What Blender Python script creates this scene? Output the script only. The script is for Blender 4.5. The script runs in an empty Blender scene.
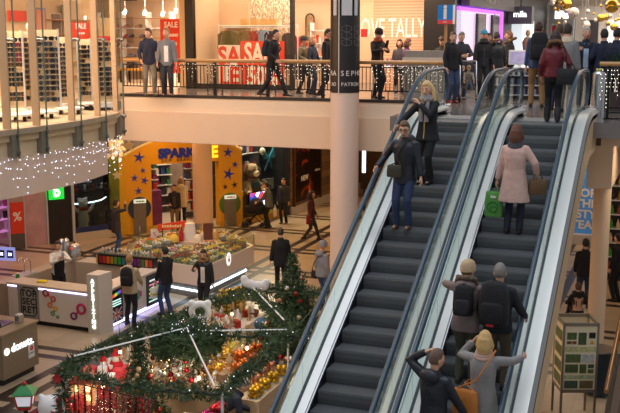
import bpy, math, random
from mathutils import Vector, Matrix, Euler
R = math.radians
rnd = random.Random(11)
scene = bpy.context.scene
col = scene.collection

# ------------------------------------------------------------------ materials
def lin(c):
    out = []
    for v in c[:3]:
        v = v / 255.0
        out.append(v / 12.92 if v <= 0.04045 else ((v + 0.055) / 1.055) ** 2.4)
    return (*out, 1.0)

MATS = {}
def mat(name, c, rough=.6, metal=0.0, noise=.0, nscale=6.0, bump=.0, bscale=40.0, emit=None, es=0.0, spec=.5, sheen=0):
    if name in MATS: return MATS[name]
    m = bpy.data.materials.new(name); m.use_nodes = True
    nt = m.node_tree; b = nt.nodes['Principled BSDF']
    L = nt.links.new
    b.inputs['Base Color'].default_value = lin(c)
    b.inputs['Roughness'].default_value = rough
    b.inputs['Metallic'].default_value = metal
    b.inputs['Specular IOR Level'].default_value = spec
    tc = nt.nodes.new('ShaderNodeTexCoord')
    if noise:
        n = nt.nodes.new('ShaderNodeTexNoise'); n.inputs['Scale'].default_value = nscale; n.inputs['Detail'].default_value = 4
        L(tc.outputs['Object'], n.inputs['Vector'])
        mx = nt.nodes.new('ShaderNodeMix'); mx.data_type = 'RGBA'
        k = lin(c)
        mx.inputs[6].default_value = tuple(min(1, v * (1 - noise)) for v in k[:3]) + (1,)
        mx.inputs[7].default_value = tuple(min(1, v * (1 + noise)) for v in k[:3]) + (1,)
        L(n.outputs['Fac'], mx.inputs[0]); L(mx.outputs[2], b.inputs['Base Color'])
    if bump:
        n2 = nt.nodes.new('ShaderNodeTexNoise'); n2.inputs['Scale'].default_value = bscale; n2.inputs['Detail'].default_value = 3
        L(tc.outputs['Object'], n2.inputs['Vector'])
        bp = nt.nodes.new('ShaderNodeBump'); bp.inputs['Strength'].default_value = bump; bp.inputs['Distance'].default_value = .02
        L(n2.outputs['Fac'], bp.inputs['Height']); L(bp.outputs['Normal'], b.inputs['Normal'])
    if emit is not None:
        b.inputs['Emission Color'].default_value = lin(emit); b.inputs['Emission Strength'].default_value = es
    MATS[name] = m
    return m

def glass(name, tint=(235, 245, 240), refl=.9, ior=1.45, rough=.02, body=0.0, bodyc=(200, 220, 215)):
    """A clear pane: straight-through light with a Fresnel reflection."""
    if name in MATS: return MATS[name]
    m = bpy.data.materials.new(name); m.use_nodes = True
    nt = m.node_tree; nt.nodes.clear(); L = nt.links.new
    out = nt.nodes.new('ShaderNodeOutputMaterial')
    tr = nt.nodes.new('ShaderNodeBsdfTransparent'); tr.inputs[0].default_value = lin(tint)
    gl = nt.nodes.new('ShaderNodeBsdfGlossy'); gl.inputs['Color'].default_value = (refl, refl, refl, 1); gl.inputs['Roughness'].default_value = rough
    lw = nt.nodes.new('ShaderNodeLayerWeight'); pw = nt.nodes.new('ShaderNodeMath'); pw.operation = 'POWER'; pw.inputs[1].default_value = 4.0
    fr = nt.nodes.new('ShaderNodeMath'); fr.operation = 'MULTIPLY_ADD'; fr.inputs[1].default_value = .45*(ior - 1)/.45; fr.inputs[2].default_value = .02
    L(lw.outputs['Facing'], pw.inputs[0]); L(pw.outputs[0], fr.inputs[0])
    mx = nt.nodes.new('ShaderNodeMixShader')
    L(fr.outputs[0], mx.inputs[0]); L(tr.outputs[0], mx.inputs[1]); L(gl.outputs[0], mx.inputs[2])
    last = mx
    if body:
        df = nt.nodes.new('ShaderNodeBsdfDiffuse'); df.inputs[0].default_value = lin(bodyc)
        m2 = nt.nodes.new('ShaderNodeMixShader'); m2.inputs[0].default_value = body
        L(mx.outputs[0], m2.inputs[1]); L(df.outputs[0], m2.inputs[2]); last = m2
    L(last.outputs[0], out.inputs[0])
    MATS[name] = m
    return m

def cloth(c, rough=.85):
    return mat('cloth_%d_%d_%d' % tuple(c), c, rough, noise=.22, nscale=9, bump=.5, bscale=14)
def puffer(c):
    return mat('puffer_%d_%d_%d' % tuple(c), c, .45, noise=.2, nscale=9, bump=.8, bscale=10)
def plastic(c, rough=.4):
    return mat('plastic_%d_%d_%d' % tuple(c), c, rough)
def glow(c, es):
    return mat('glow_%d_%d_%d_%d' % (*c, int(es * 10)), c, .5, emit=c, es=es)

# ------------------------------------------------------------------ mesh building
class MB:
    def __init__(s): s.v = []; s.f = []
    def add(s, vs, fs):
        b = len(s.v); s.v.extend(Vector(v) for v in vs); s.f.extend(tuple(i + b for i in f) for f in fs)
        return s
    def bx(s, x0, x1, y0, y1, z0, z1):
        return s.add([(x0,y0,z0),(x1,y0,z0),(x1,y1,z0),(x0,y1,z0),(x0,y0,z1),(x1,y0,z1),(x1,y1,z1),(x0,y1,z1)],
                     [(0,3,2,1),(4,5,6,7),(0,1,5,4),(1,2,6,5),(2,3,7,6),(3,0,4,7)])
    def box(s, c, d, rz=0, rx=0, ry=0):
        M = Euler((rx, ry, rz)).to_matrix(); c = Vector(c); h = [k / 2 for k in d]
        vs = [c + M @ Vector((sx*h[0], sy*h[1], sz*h[2])) for sz in (-1,1) for sx, sy in ((-1,-1),(1,-1),(1,1),(-1,1))]
        return s.add(vs, [(0,3,2,1),(4,5,6,7),(0,1,5,4),(1,2,6,5),(2,3,7,6),(3,0,4,7)])
    def rings(s, rings, caps=True, closed=False):
        n = len(rings[0]); vs = [p for r in rings for p in r]; fs = []
        m = len(rings)
        for i in range(m if closed else m - 1):
            a = i * n; b = ((i + 1) % m) * n
            for j in range(n):
                k = (j + 1) % n
                fs.append((a + j, a + k, b + k, b + j))
        if caps and not closed:
            fs.append(tuple(range(n - 1, -1, -1))); fs.append(tuple((m - 1) * n + j for j in range(n)))
        return s.add(vs, fs)
    def tube(s, pts, r, n=8, ref=None, flat=1.0, closed=False, round_ends=False):
        pts = [Vector(p) for p in pts]; m = len(pts)
        rs = list(r) if hasattr(r, '__len__') else [r] * m
        if round_ends and not closed:
            d0 = (pts[0] - pts[1]).normalized(); d1 = (pts[-1] - pts[-2]).normalized()
            a, b = rs[0], rs[-1]
            pts = [pts[0] + d0*a*.9, pts[0] + d0*a*.6] + pts + [pts[-1] + d1*b*.6, pts[-1] + d1*b*.9]
            rs = [a*.35, a*.8] + rs + [b*.8, b*.35]; m = len(pts)
        rings = []; up = Vector(ref) if ref is not None else None
        prev = None
        for i, p in enumerate(pts):
            if closed: t = pts[(i+1) % m] - pts[i-1]
            else: t = pts[min(i+1, m-1)] - pts[max(i-1, 0)]
            t.normalize()
            if up is not None: u = up - t * up.dot(t)
            elif prev is not None: u = prev - t * prev.dot(t)
            else:
                q = Vector((0,0,1)) if abs(t.z) < .9 else Vector((1,0,0)); u = q - t * q.dot(t)
            if u.length < 1e-6: u = Vector((1,0,0)) - t * t.x
            u.normalize(); w = t.cross(u); prev = u
            rings.append([p + (u * math.cos(a) * flat + w * math.sin(a)) * rs[i] for a in [2*math.pi*k/n for k in range(n)]])
        return s.rings(rings, True, closed)
    def cyl(s, p0, p1, r, r2=None, n=14):
        return s.tube([p0, p1], [r, r if r2 is None else r2], n)
    def sph(s, c, r, n=10, m=6, M=None):
        c = Vector(c); rr = r if hasattr(r, '__len__') else (r, r, r)
        rings = []
        for i in range(1, m):
            t = math.pi * i / m
            ring = []
            for j in range(n):
                a = 2*math.pi*j/n
                p = Vector((rr[0]*math.sin(t)*math.cos(a), rr[1]*math.sin(t)*math.sin(a), -rr[2]*math.cos(t)))
                ring.append(c + (M @ p if M else p))
            rings.append(ring)
        b = len(s.v)
        s.rings(rings, False)
        lo = Vector((0,0,-rr[2])); hi = Vector((0,0,rr[2]))
        i0 = len(s.v); s.v.append(c + (M @ lo if M else lo)); s.v.append(c + (M @ hi if M else hi))
        for j in range(n):
            k = (j+1) % n
            s.f.append((i0, b + k, b + j)); s.f.append((i0+1, b + (m-2)*n + j, b + (m-2)*n + k))
        return s
    def lathe(s, prof, c=(0,0,0), n=16):
        c = Vector(c)
        rings = [[c + Vector((r*math.cos(2*math.pi*k/n), r*math.sin(2*math.pi*k/n), z)) for k in range(n)] for r, z in prof]
        return s.rings(rings)
    def prism(s, poly, z0, z1):
        n = len(poly)
        vs = [(p[0], p[1], z0) for p in poly] + [(p[0], p[1], z1) for p in poly]
        return s.add(vs, [tuple(range(n-1,-1,-1)), tuple(range(n, 2*n))] + [(i, (i+1) % n, n + (i+1) % n, n + i) for i in range(n)])
    def plate(s, poly3, thick):
        """poly3: 3D outline; thick: extrusion vector"""
        n = len(poly3); t = Vector(thick); p = [Vector(q) for q in poly3]
        return s.add(p + [q + t for q in p], [tuple(range(n-1,-1,-1)), tuple(range(n, 2*n))] + [(i, (i+1) % n, n + (i+1) % n, n + i) for i in range(n)])
    def torus(s, c, R0, r, n=24, m=8, M=None):
        c = Vector(c); pts = []
        for k in range(n):
            a = 2*math.pi*k/n; p = Vector((R0*math.cos(a), R0*math.sin(a), 0)); pts.append(c + (M @ p if M else p))
        nrm = (M @ Vector((0,0,1))) if M else Vector((0,0,1))
        return s.tube(pts, r, m, ref=nrm, closed=True)
    def mesh(s, name):
        me = bpy.data.meshes.new(name); me.from_pydata([tuple(v) for v in s.v], [], s.f); me.update()
        return me
    def build(s, name, m, parent=None, smooth=False, ang=45, kind=None, label=None):
        me = s.mesh(name); me.materials.append(m)
        return obj(name, me, parent, smooth, ang, kind, label)

def fixn(me):
    import bmesh
    bm = bmesh.new(); bm.from_mesh(me); bmesh.ops.recalc_face_normals(bm, faces=bm.faces); bm.to_mesh(me); bm.free()

def obj(name, me, parent=None, smooth=False, ang=45, kind=None, label=None):
    fixn(me)
    if smooth:
        for p in me.polygons: p.use_smooth = True
        me.set_sharp_from_angle(angle=R(ang))
    o = bpy.data.objects.new(name, me); col.objects.link(o)
    if parent is not None: o.parent = parent
    if kind: o['kind'] = kind
    if label: o['label'] = label
    return o

def bevel(o, w=.01, seg=2):
    b = o.modifiers.new('bevel', 'BEVEL'); b.width = w; b.segments = seg; b.limit_method = 'ANGLE'
    return o

def thing(name, label, cat, loc=(0,0,0), rz=0.0, group=None):
    o = bpy.data.objects.new(name, None); col.objects.link(o)
    o.empty_display_size = .2
    o.location = loc; o.rotation_euler = (0, 0, rz)
    o['label'] = label; o['category'] = cat
    if group: o['group'] = group
    return o
def tag(o, label, cat, group=None, kind=None, loc=None, rz=None):
    o['label'] = label; o['category'] = cat
    if group: o['group'] = group
    if kind: o['kind'] = kind
    if loc is not None: o.location = loc
    if rz is not None: o.rotation_euler = (0, 0, rz)
    return o
def struct(o, label=None):
    o['kind'] = 'structure'
    if label: o['label'] = label
    return o
def dup(root, loc, rz=None, label=None, group=None):
    r = root.copy(); col.objects.link(r); r.location = loc
    if rz is not None: r.rotation_euler = (0, 0, rz)
    if label: r['label'] = label
    if group: r['group'] = group
    for ch in list(root.children):
        c = ch.copy(); col.objects.link(c); c.parent = r
        for g in list(ch.children):
            d = g.copy(); col.objects.link(d); d.parent = c
    return r

_font = {}
def text(name, body, m, size, loc, face, parent=None, extrude=.008, align='CENTER', tilt=0.0, bold=0.0, spacing=1.0, sx=1.0, vertical=False, label=None):
    """Lettering as a mesh that stands upright and is read from the side that 'face' (angle of the outward normal about z) points to."""
    cu = bpy.data.curves.new(name, 'FONT'); cu.body = body; cu.size = size; cu.extrude = extrude
    cu.align_x = align; cu.align_y = 'CENTER'; cu.offset = bold; cu.space_character = spacing; cu.resolution_u = 3
    tmp = bpy.data.objects.new('tmp_text', cu); col.objects.link(tmp)
    dg = bpy.context.evaluated_depsgraph_get()
    me = bpy.data.meshes.new_from_object(tmp.evaluated_get(dg))
    bpy.data.objects.remove(tmp); bpy.data.curves.remove(cu)
    M = Matrix.Translation(loc) @ Matrix.Rotation(face + math.pi/2, 4, 'Z') @ Matrix.Rotation(math.pi/2 - tilt, 4, 'X') @ Matrix.Diagonal((sx, 1, 1, 1))
    me.transform(M); me.materials.clear(); me.materials.append(m); me.name = name
    return obj(name, me, parent, label=label)

def remesh(mb, voxel, sm, name, m, parent, extra=None, smoothfac=.5):
    me = mb.mesh('tmp'); fixn(me)
    t = bpy.data.objects.new('tmp', me); col.objects.link(t)
    r = t.modifiers.new('r', 'REMESH'); r.mode = 'VOXEL'; r.voxel_size = voxel
    if sm:
        q = t.modifiers.new('s', 'SMOOTH'); q.iterations = sm; q.factor = smoothfac
    dg = bpy.context.evaluated_depsgraph_get()
    out = bpy.data.meshes.new_from_object(t.evaluated_get(dg))
    bpy.data.objects.remove(t); bpy.data.meshes.remove(me)
    if extra is not None and extra.v:
        n0 = len(out.vertices)
        vs = [v.co.copy() for v in out.vertices] + extra.v
        fs = [tuple(p.vertices) for p in out.polygons] + [tuple(i + n0 for i in f) for f in extra.f]
        bpy.data.meshes.remove(out)
        out = bpy.data.meshes.new(name); out.from_pydata([tuple(v) for v in vs], [], fs); out.update()
    out.name = name; out.materials.clear(); out.materials.append(m)
    return obj(name, out, parent, True, 80)

def dashes(parent, m, cx, y, cz, w, h, n, seedv=1, name='lettering'):
    """a row of illegibly small print: n pale strokes facing -y"""
    r = random.Random(seedv); q = MB(); step = w/n
    for k in range(n):
        x = cx - w/2 + step*(k + .5); ww = step*r.uniform(.3, .42); hh = h*r.uniform(.75, 1)
        q.bx(x - ww, x + ww, y - .003, y, cz - h/2, cz - h/2 + hh)
    return q.build(name, m, parent)
# ------------------------------------------------------------------ people
SKIN = mat('skin', (214, 164, 136), .55, noise=.08, nscale=20)
EYE = plastic((28, 22, 20), .3)
LIP = mat('lip', (150, 85, 78), .5)

def ik(a, t, l1, l2, hint):
    a = Vector(a); t = Vector(t); d = t - a; D = d.length
    if D > (l1 + l2) * .999: t = a + d * ((l1 + l2) * .999 / D); d = t - a; D = d.length
    u = d / D; x = (l1*l1 - l2*l2 + D*D) / (2*D); hgt = math.sqrt(max(0, l1*l1 - x*x))
    h = Vector(hint); h = h - u * h.dot(u)
    if h.length < 1e-5: h = Vector((0, 0, 1)) - u * u.z
    return a + u * x + h.normalized() * hgt, t

def ering(c, a, b, right, fwd, n=18, e=2.4):
    out = []
    for k in range(n):
        t = 2*math.pi*k/n; cs, sn = math.cos(t), math.sin(t)
        x = math.copysign(abs(cs)**(2/e), cs) * a; y = math.copysign(abs(sn)**(2/e), sn) * b
        out.append(Vector(c) + right * x + fwd * y)
    return out

def hand(core, fing, wrist, d, palm, side, s, curl=.5):
    """palm plus five separate unequal bent fingers; d along the hand, palm = the way the palm faces, side = thumb side"""
    d = Vector(d).normalized(); palm = Vector(palm); palm = (palm - d * palm.dot(d)).normalized(); w = Vector(side); w = w - d * w.dot(d) - palm * w.dot(palm)
    if w.length < 1e-4: w = d.cross(palm)
    w.normalize(); wr = Vector(wrist)
    core.tube([wr - d*.03*s, wr + d*.02*s, wr + d*.06*s, wr + d*.095*s], [.026*s, .032*s, .04*s, .036*s], 10, ref=palm, flat=.5, round_ends=True)
    for i, ln in enumerate((.072, .08, .074, .058)):
        r0 = wr + d*.085*s + w * (.027 - i*.018) * s
        p = [r0 - d*.02*s, r0]; ang = 0.0; q = r0
        for seg in (.42, .33, .25):
            ang += curl * .62
            q = q + (d * math.cos(ang) + palm * math.sin(ang)) * ln * seg * s * 1.05; p.append(q)
        fing.tube(p, [.0085*s, .009*s, .0085*s, .0078*s, .0065*s], 6, round_ends=True)
    t0 = wr + d*.03*s + w*.025*s
    fing.tube([t0 - w*.015*s, t0 + w*.018*s + d*.012*s, t0 + w*.03*s + d*.042*s + palm*.012*s, t0 + w*.026*s + d*.066*s + palm*.026*s], [.011*s, .0115*s, .0098*s, .0078*s], 6, round_ends=True)

def person(label, x, y, z, face, h=1.75, sex='m', LF=None, RF=None, LH=None, RH=None, lean=0, hy=0, hp=0, hr=0,
           top=(40, 42, 48), kind='jacket', hem=.47, bot=(40, 45, 60), shoe=(35, 30, 28), hair='short', hc=(60, 42, 30), faced=False,
           shirt=None, scarf=None, fur=None, hood=False, zipc=None, pelv=(0, 0), drop=0.0, bulk=1.0, flare=0.0, cap=None, skin=None, glasses=False,
           knee=(0, 1, 0), collar=None, curl=.5, lel=None, rel=None, apron=None, group=None, boots=False, skirt=None):
    s = h / 1.75; f = .93 if sex == 'f' else 1.0
    rz = R(face)
    root = thing('person', label, 'person', (x, y, z), rz, group)
    sk = skin or SKIN
    X, Y, Z = Vector((1,0,0)), Vector((0,1,0)), Vector((0,0,1))
    LF = Vector(LF or (-.1*s, 0, 0)); RF = Vector(RF or (.1*s, 0, 0))
    P = Vector((pelv[0], pelv[1], .905*s - drop))
    la = R(lean); S = Vector((0, math.sin(la), math.cos(la))); Fw = Vector((0, math.cos(la), -math.sin(la)))
    chest = P + S*.36*s; shl = P + S*.515*s; neck = P + S*.585*s
    sw = .168*s*f
    LS = shl - X*sw - Z*.01*s; RS = shl + X*sw - Z*.01*s
    hipw = .092*s
    LHp = P - X*hipw - Z*.02*s; RHp = P + X*hipw - Z*.02*s
    ank = Z*.085*s
    LK, LA = ik(LHp, LF + ank, .425*s, .415*s, knee); RK, RA = ik(RHp, RF + ank, .425*s, .415*s, knee)
    LH = Vector(LH) if LH is not None else LS + Vector((-.07, .06, -.52))*s
    RH = Vector(RH) if RH is not None else RS + Vector((.07, .06, -.52))*s
    LE, LW = ik(LS, LH, .285*s, .255*s, lel or (-.5, -.8, -.5)); RE, RW = ik(RS, RH, .285*s, .255*s, rel or (.5, -.8, -.5))
    hc0 = neck + S*.045*s + Z*.115*s + Fw*.025*s
    HM = Euler((R(hp), R(hr), R(hy)), 'XYZ').to_matrix()
    HM = Matrix.Rotation(R(hy), 3, 'Z') @ Matrix.Rotation(R(hp), 3, 'X') @ Matrix.Rotation(R(hr), 3, 'Y')
    H = lambda p: hc0 + HM @ (Vector(p) * s * 1.1)
    # ---- body, one continuous surface
    b = MB(); fg = MB()
    b.rings([ering(P - Z*.09*s, .13*s*f, .1*s, X, Y), ering(P, .15*s, .105*s, X, Y), ering(P + S*.16*s, .13*s*f, .092*s, X, Fw), ering(chest, .155*s*f, .108*s, X, Fw), ering(shl - S*.03*s, .165*s*f, .095*s, X, Fw), ering(shl + S*.04*s, .07*s, .065*s, X, Fw)])
    b.tube([shl, neck, hc0 - HM @ Vector((0, .02*s, .03*s))], [.062*s*f, .054*s*f, .054*s*f], 12)
    rings = []
    for i in range(1, 10):
        t = math.pi*i/10; zz = -math.cos(t); rr = math.sin(t)
        jx = 1 - (.30*abs(zz)**1.3 if zz < 0 else .06*zz); fy = .012*(1 - zz*zz) + (.012 if zz < -.4 else 0)
        rings.append([H((.076*rr*jx*math.cos(a), .096*rr*math.sin(a)*(1 - (.12*abs(zz) if zz < 0 else 0)) + fy, .118*zz)) for a in [2*math.pi*k/14 for k in range(14)]])
    b.rings(rings)
    b.tube([H((0, .098, .016)), H((0, .117, -.012)), H((0, .124, -.024)), H((0, .1, -.034))], [.008*s, .013*s, .017*s, .012*s], 8)
    for sx in (-1, 1): b.sph(H((sx*.076, -.008, -.008)), (.012*s, .022*s, .034*s), 8, 6, HM)
    for hp_, k_, a_, ft in ((LHp, LK, LA, LF), (RHp, RK, RA, RF)):
        b.tube([hp_ + Z*.03*s, hp_*.5 + k_*.5, k_, k_*.65 + a_*.35, a_, a_ - Z*.04*s], [.078*s, .068*s, .05*s, .052*s, .034*s, .036*s], 12)
        b.tube([a_ - Z*.05*s - Y*.04*s, a_ - Z*.05*s + Y*.12*s], [.034*s, .03*s], 10, round_ends=True)
    for sh_, e_, w_ in ((LS, LE, LW), (RS, RE, RW)):
        b.tube([sh_, sh_*.5 + e_*.5, e_, e_*.7 + w_*.3, w_], [.05*s*f, .043*s*f, .036*s*f, .037*s*f, .026*s*f], 12, round_ends=True)
    for sd, e_, w_ in ((-1, LE, LW), (1, RE, RW)):
        d = (w_ - e_).normalized(); pn = -X*sd if abs(d.x) < .75 else -Z
        hand(b, fg, w_, d, pn, Y if abs(d.y) < .8 else Z, s, curl)
    remesh(b, .0135*s, 3, 'body', sk, root, fg)
    # ---- trousers
    if skirt is None:
        q = MB(); o = .016*s
        q.rings([ering(P - Z*.11*s, .14*s, .1*s, X, Y), ering(P - Z*.02*s, .168*s, .122*s, X, Y), ering(P + S*.11*s, .15*s*f, .112*s, X, Fw)])
        for hp_, k_, a_ in ((LHp, LK, LA), (RHp, RK, RA)):
            q.tube([hp_ + Z*.03*s, hp_*.5 + k_*.5, k_, k_*.6 + a_*.4, a_ - Z*.02*s], [.098*s, .086*s, .068*s, .065*s, .056*s], 14)
        remesh(q, .017*s, 4, 'trousers', cloth(bot), root)
    # ---- shoes
    for ft, a_ in ((LF, LA), (RF, RA)):
        q = MB(); a0 = Vector((a_.x, a_.y, a_.z - .085*s))
        q.rings([ering(a0 + Y*yy*s + Z*zc*s, wx*s, hz*s, X, Z, 10, 2.6) for yy, zc, wx, hz in ((-.085, .04, .025, .035), (-.06, .045, .036, .045), (0, .05, .04, .05), (.07, .036, .043, .036), (.13, .026, .042, .026), (.175, .02, .028, .018))])
        if boots: q.tube([a0 + Z*.04*s, a_ + Z*.02*s, a_*.5 + (LK if ft is LF else RK)*.5], [.052*s, .06*s, .075*s], 12)
        q.build('boot' if boots else 'shoe', plastic(shoe, .55), root, True)
    # ---- top garment
    bk = bulk; q = MB(); zh = hem * h
    rg = []
    if zh < P.z:
        nst = 4 if zh > .7*P.z else 6
        for i in range(nst):
            t = i/(nst - 1); zz = zh + (P.z - .02*s - zh)*t
            yy = P.y + (LF.y + RF.y)*.25*(1 - t)*max(0, 1 - zh/P.z)
            wd = (.185 + flare*(1 - t))*s*bk; dp = (.135 + flare*.8*(1 - t))*s*bk
            rg.append(ering(Vector((P.x, yy, zz)), wd, dp, X, Y))
    else:
        rg.append(ering(P + S*(zh - P.z), .172*s*bk, .127*s*bk, X, Fw))
    wa = .152 if sex == 'f' else .165
    rg += [ering(P + S*.17*s, wa*s*bk, .122*s*bk, X, Fw), ering(chest, .178*s*f*bk, .136*s*bk, X, Fw), ering(shl - S*.05*s, .185*s*f*bk, .12*s*bk, X, Fw), ering(shl + S*.02*s, .12*s*f, .098*s, X, Fw), ering(neck - S*.015*s, .075*s, .075*s, X, Fw)]
    q.rings(rg)
    for sd, sh_, e_, w_ in ((-1, LS, LE, LW), (1, RS, RE, RW)):
        wd = (w_ - e_).normalized()
        if kind == 'vest': continue
        q.tube([sh_ - X*sd*.04*s, sh_, sh_*.5 + e_*.5, e_, e_*.5 + w_*.5, w_ + wd*.0*s], [.066*s*f*bk, .07*s*f*bk, .063*s*bk, .057*s*bk, .052*s*bk, .045*s*bk], 14, round_ends=False)
    if hood: q.sph(neck - Fw*.11*s - S*.03*s, (.15*s, .085*s, .1*s), 14, 8)
    if collar is None or collar: q.tube([neck - S*.05*s, neck + S*.035*s], [.095*s, .078*s], 14)
    remesh(q, .017*s, 4, {'shirt': 'shirt', 'coat': 'coat', 'vest': 'waistcoat'}.get(kind, 'jacket'), puffer(top) if kind == 'puffer' else cloth(top), root)
    def patch(nm, hw, z0, z1, off, m, back=False):
        """a strip of the front that follows the torso (shirt, apron, zip)"""
        q = MB(); pts = []
        sg = -1 if back else 1
        for i in range(9):
            t = i/8; zz = z0 + (z1 - z0)*t
            k = (zz - P.z)/s
            if k < -.02: c = Vector((P.x, P.y, P.z + k*s)); dp = .135*bk + flare*.8*min(1, -k*s/max(.1, P.z - zh)); wd = .185*bk
            else:
                c = P + S*k*s
                dp = .127 + (.136 - .127)*min(1, k/.36) if k < .36 else .136 - (k - .36)*.3
                dp = (.135 if k < .05 else dp)*bk; wd = (wa + (.19 - wa)*min(1, k/.36))*bk
            row = []
            for j in range(7):
                u = (j/6*2 - 1)*hw*s
                yy = dp*s*max(.05, 1 - abs(u/(wd*s))**2.4)**(1/2.4) + off*s
                row.append(c + X*u + Fw*(sg*yy))
            pts.append(row)
        vs = [p for r_ in pts for p in r_] + [p - Fw*(sg*.03*s) for r_ in pts for p in r_]
        fs = []
        for i in range(8):
            for j in range(6):
                a = i*7 + j; fs.append((a, a+1, a+8, a+7)); fs.append((63+a, 63+a+7, 63+a+8, 63+a+1))
        edge = [(i*7, (i+1)*7) for i in range(8)] + [((i+1)*7+6, i*7+6) for i in range(8)] + [(j+1, j) for j in range(6)] + [(56+j, 57+j) for j in range(6)]
        for a, c_ in edge: fs.append((a, c_, c_+63, a+63))
        q.add(vs, fs); q.build(nm, m, root, True)
    if shirt: patch('shirt', .055, P.z + (.0 if shirt[3:] == () else shirt[3]), neck.z - .06*s, .007, cloth(shirt[:3]))
    if zipc: patch('zip', .008, zh + .05*s, neck.z - .05*s, .006, plastic(zipc, .4))
    if apron: patch('apron', .14, zh, chest.z + .0*s, .012, cloth(apron))
    if scarf: 
        q = MB()
        for k in range(3): q.torus(neck + S*(.03 - k*.03)*s + Fw*.012*s, (.082 + k*.012)*s, .032*s, 16, 8, Matrix.Rotation(-la + R(12), 3, 'X'))
        if scarf[3:]: 
            for sx in (-1, 1): q.tube([neck + X*sx*.05*s + Fw*.1*s - S*.03*s, chest + X*sx*.05*s + Fw*.165*s, chest - S*.17*s + X*sx*.055*s + Fw*.17*s], [.035*s, .04*s, .045*s], 10, ref=(0,1,0), flat=.45)
        q.build('scarf', cloth(scarf[:3]), root, True, 80)
    if fur:
        q = MB(); rr = random.Random(3)
        for k in range(46):
            a = 2*math.pi*k/46; hg = .02 if math.sin(a) > 0 else .05
            c = neck + X*math.cos(a)*.132*s*f + Fw*(math.sin(a)*.12 - .02)*s + S*(.0 + (hg - .05*math.sin(a)))*s
            q.sph(c + Vector((rr.uniform(-1,1), rr.uniform(-1,1), rr.uniform(-1,1)))*.012*s, rr.uniform(.028, .045)*s, 7, 5)
        q.build('fur_collar', mat('fur_%d_%d_%d' % tuple(fur), fur, .95, noise=.5, nscale=60, bump=1, bscale=90), root, True, 90)
    # ---- hair and hats
    if hair and hair != 'none':
        q = MB(); rr = random.Random(5); N, Mm = 20, 14
        long_ = hair in ('long', 'bob')
        def hr_(u):
            th = math.acos(max(-1, min(1, u.z))); front = u.y
            line = .5 if front > .4 else (.5 - (.4 - front)*1.5)          # hairline height falls towards the back
            line = max(line, -.62 if hair != 'crop' else -.5)
            return 1.0 if u.z > line else -1.0
        rings = []
        for i in range(1, Mm):
            t = math.pi*i/Mm; ring = []
            for j in range(N):
                a = 2*math.pi*j/N
                u = Vector((math.sin(t)*math.cos(a), math.sin(t)*math.sin(a), -math.cos(t)))
                vol = {'crop': 1.04, 'short': 1.09, 'curly': 1.3, 'bob': 1.14, 'long': 1.13, 'bun': 1.09}.get(hair, 1.09)
                k = vol if hr_(u) > 0 else .8
                if hair in ('curly',): k *= 1 + rr.uniform(-.06, .06)
                elif k > 1: k *= 1 + rr.uniform(-.02, .02)
                ring.append(H((.078*k*u.x, .1*k*u.y + .008, .118*k*u.z + (.01 if k > 1 else 0))))
            rings.append(ring)
        q.rings(rings)
        if hair == 'long':
            for sx in (-1, 1): q.tube([H((sx*.06, .01, .06)), H((sx*.095, .0, -.03)), H((sx*.1, .03, -.16)), H((sx*.095, .07, -.27))], [.035*s, .04*s, .042*s, .022*s], 10)
            q.tube([H((0, -.07, .05)), H((0, -.1, -.08)), H((0, -.11, -.22)), H((0, -.11, -.3))], [.07*s, .085*s, .08*s, .05*s], 12, ref=(0,1,0), flat=.5)
        if hair == 'bob':
            q.tube([H((0, -.05, .05)), H((0, -.06, -.06)), H((0, -.055, -.14))], [.09*s, .1*s, .085*s], 14, ref=(0,1,0), flat=.72)
            for sx in (-1, 1): q.tube([H((sx*.065, .0, .04)), H((sx*.088, .01, -.05)), H((sx*.075, .02, -.12))], [.03*s, .034*s, .025*s], 10)
        if hair == 'bun': q.sph(H((0, -.09, .1)), .045*s, 10, 8)
        if hair == 'pony': q.tube([H((0, -.1, .05)), H((0, -.15, .0)), H((0, -.14, -.15))], [.02*s, .035*s, .015*s], 8)
        remesh(q, .015*s, 2, 'hair', mat('hair_%d_%d_%d' % tuple(hc), hc, .55, noise=.35, nscale=40, bump=.6, bscale=70), root)
    if cap:
        q = MB(); style = cap[3]
        prof = [(.0, .135), (.05, .13), (.085, .105), (.1, .06), (.104, .03)] if style != 'beanie' else [(.0, .15), (.05, .145), (.09, .115), (.108, .06), (.11, .0)]
        rings = [[H((r_*.86*math.cos(2*math.pi*k/18), r_*1.06*math.sin(2*math.pi*k/18) + .004, zz)) for k in range(18)] for r_, zz in reversed(prof[1:])]
        q.rings(rings)
        if style == 'peak': q.plate([H((.07*math.cos(a), .1 + .075*math.sin(a), .048 - .012*math.sin(a))) for a in [math.pi*k/10 for k in range(11)]], HM @ Vector((0, 0, .008*s)))
        q.build('beanie' if style == 'beanie' else 'cap', cloth(cap[:3]), root, True, 60)
    if faced:
        for sx in (-1, 1):
            q = MB(); q.sph(H((sx*.031, .094, .012)), (.013*s, .009*s, .007*s), 8, 6, HM); q.build('eye', EYE, root, True)
            q = MB(); q.tube([H((sx*.016, .099, .033)), H((sx*.034, .097, .038)), H((sx*.052, .086, .033))], .0045*s, 6); q.build('eyebrow', mat('brow', (70, 50, 38), .7), root, True)
        q = MB(); q.tube([H((-.024, .093, -.064)), H((0, .101, -.061)), H((.024, .093, -.064))], [.004*s, .0075*s, .004*s], 8); q.build('mouth', LIP, root, True)
    if glasses:
        q = MB()
        for sx in (-1, 1):
            M3 = HM @ Matrix.Rotation(R(90), 3, 'X'); q.torus(H((sx*.034, .108, .01)), .024*s, .004*s, 14, 6, M3)
            q.tube([H((sx*.058, .1, .016)), H((sx*.08, .01, .01))], .0035*s, 5)
        q.tube([H((-.01, .112, .014)), H((.01, .112, .014))], .0035*s, 5)
        q.build('glasses', plastic((20, 20, 22), .3), root, True)
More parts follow.
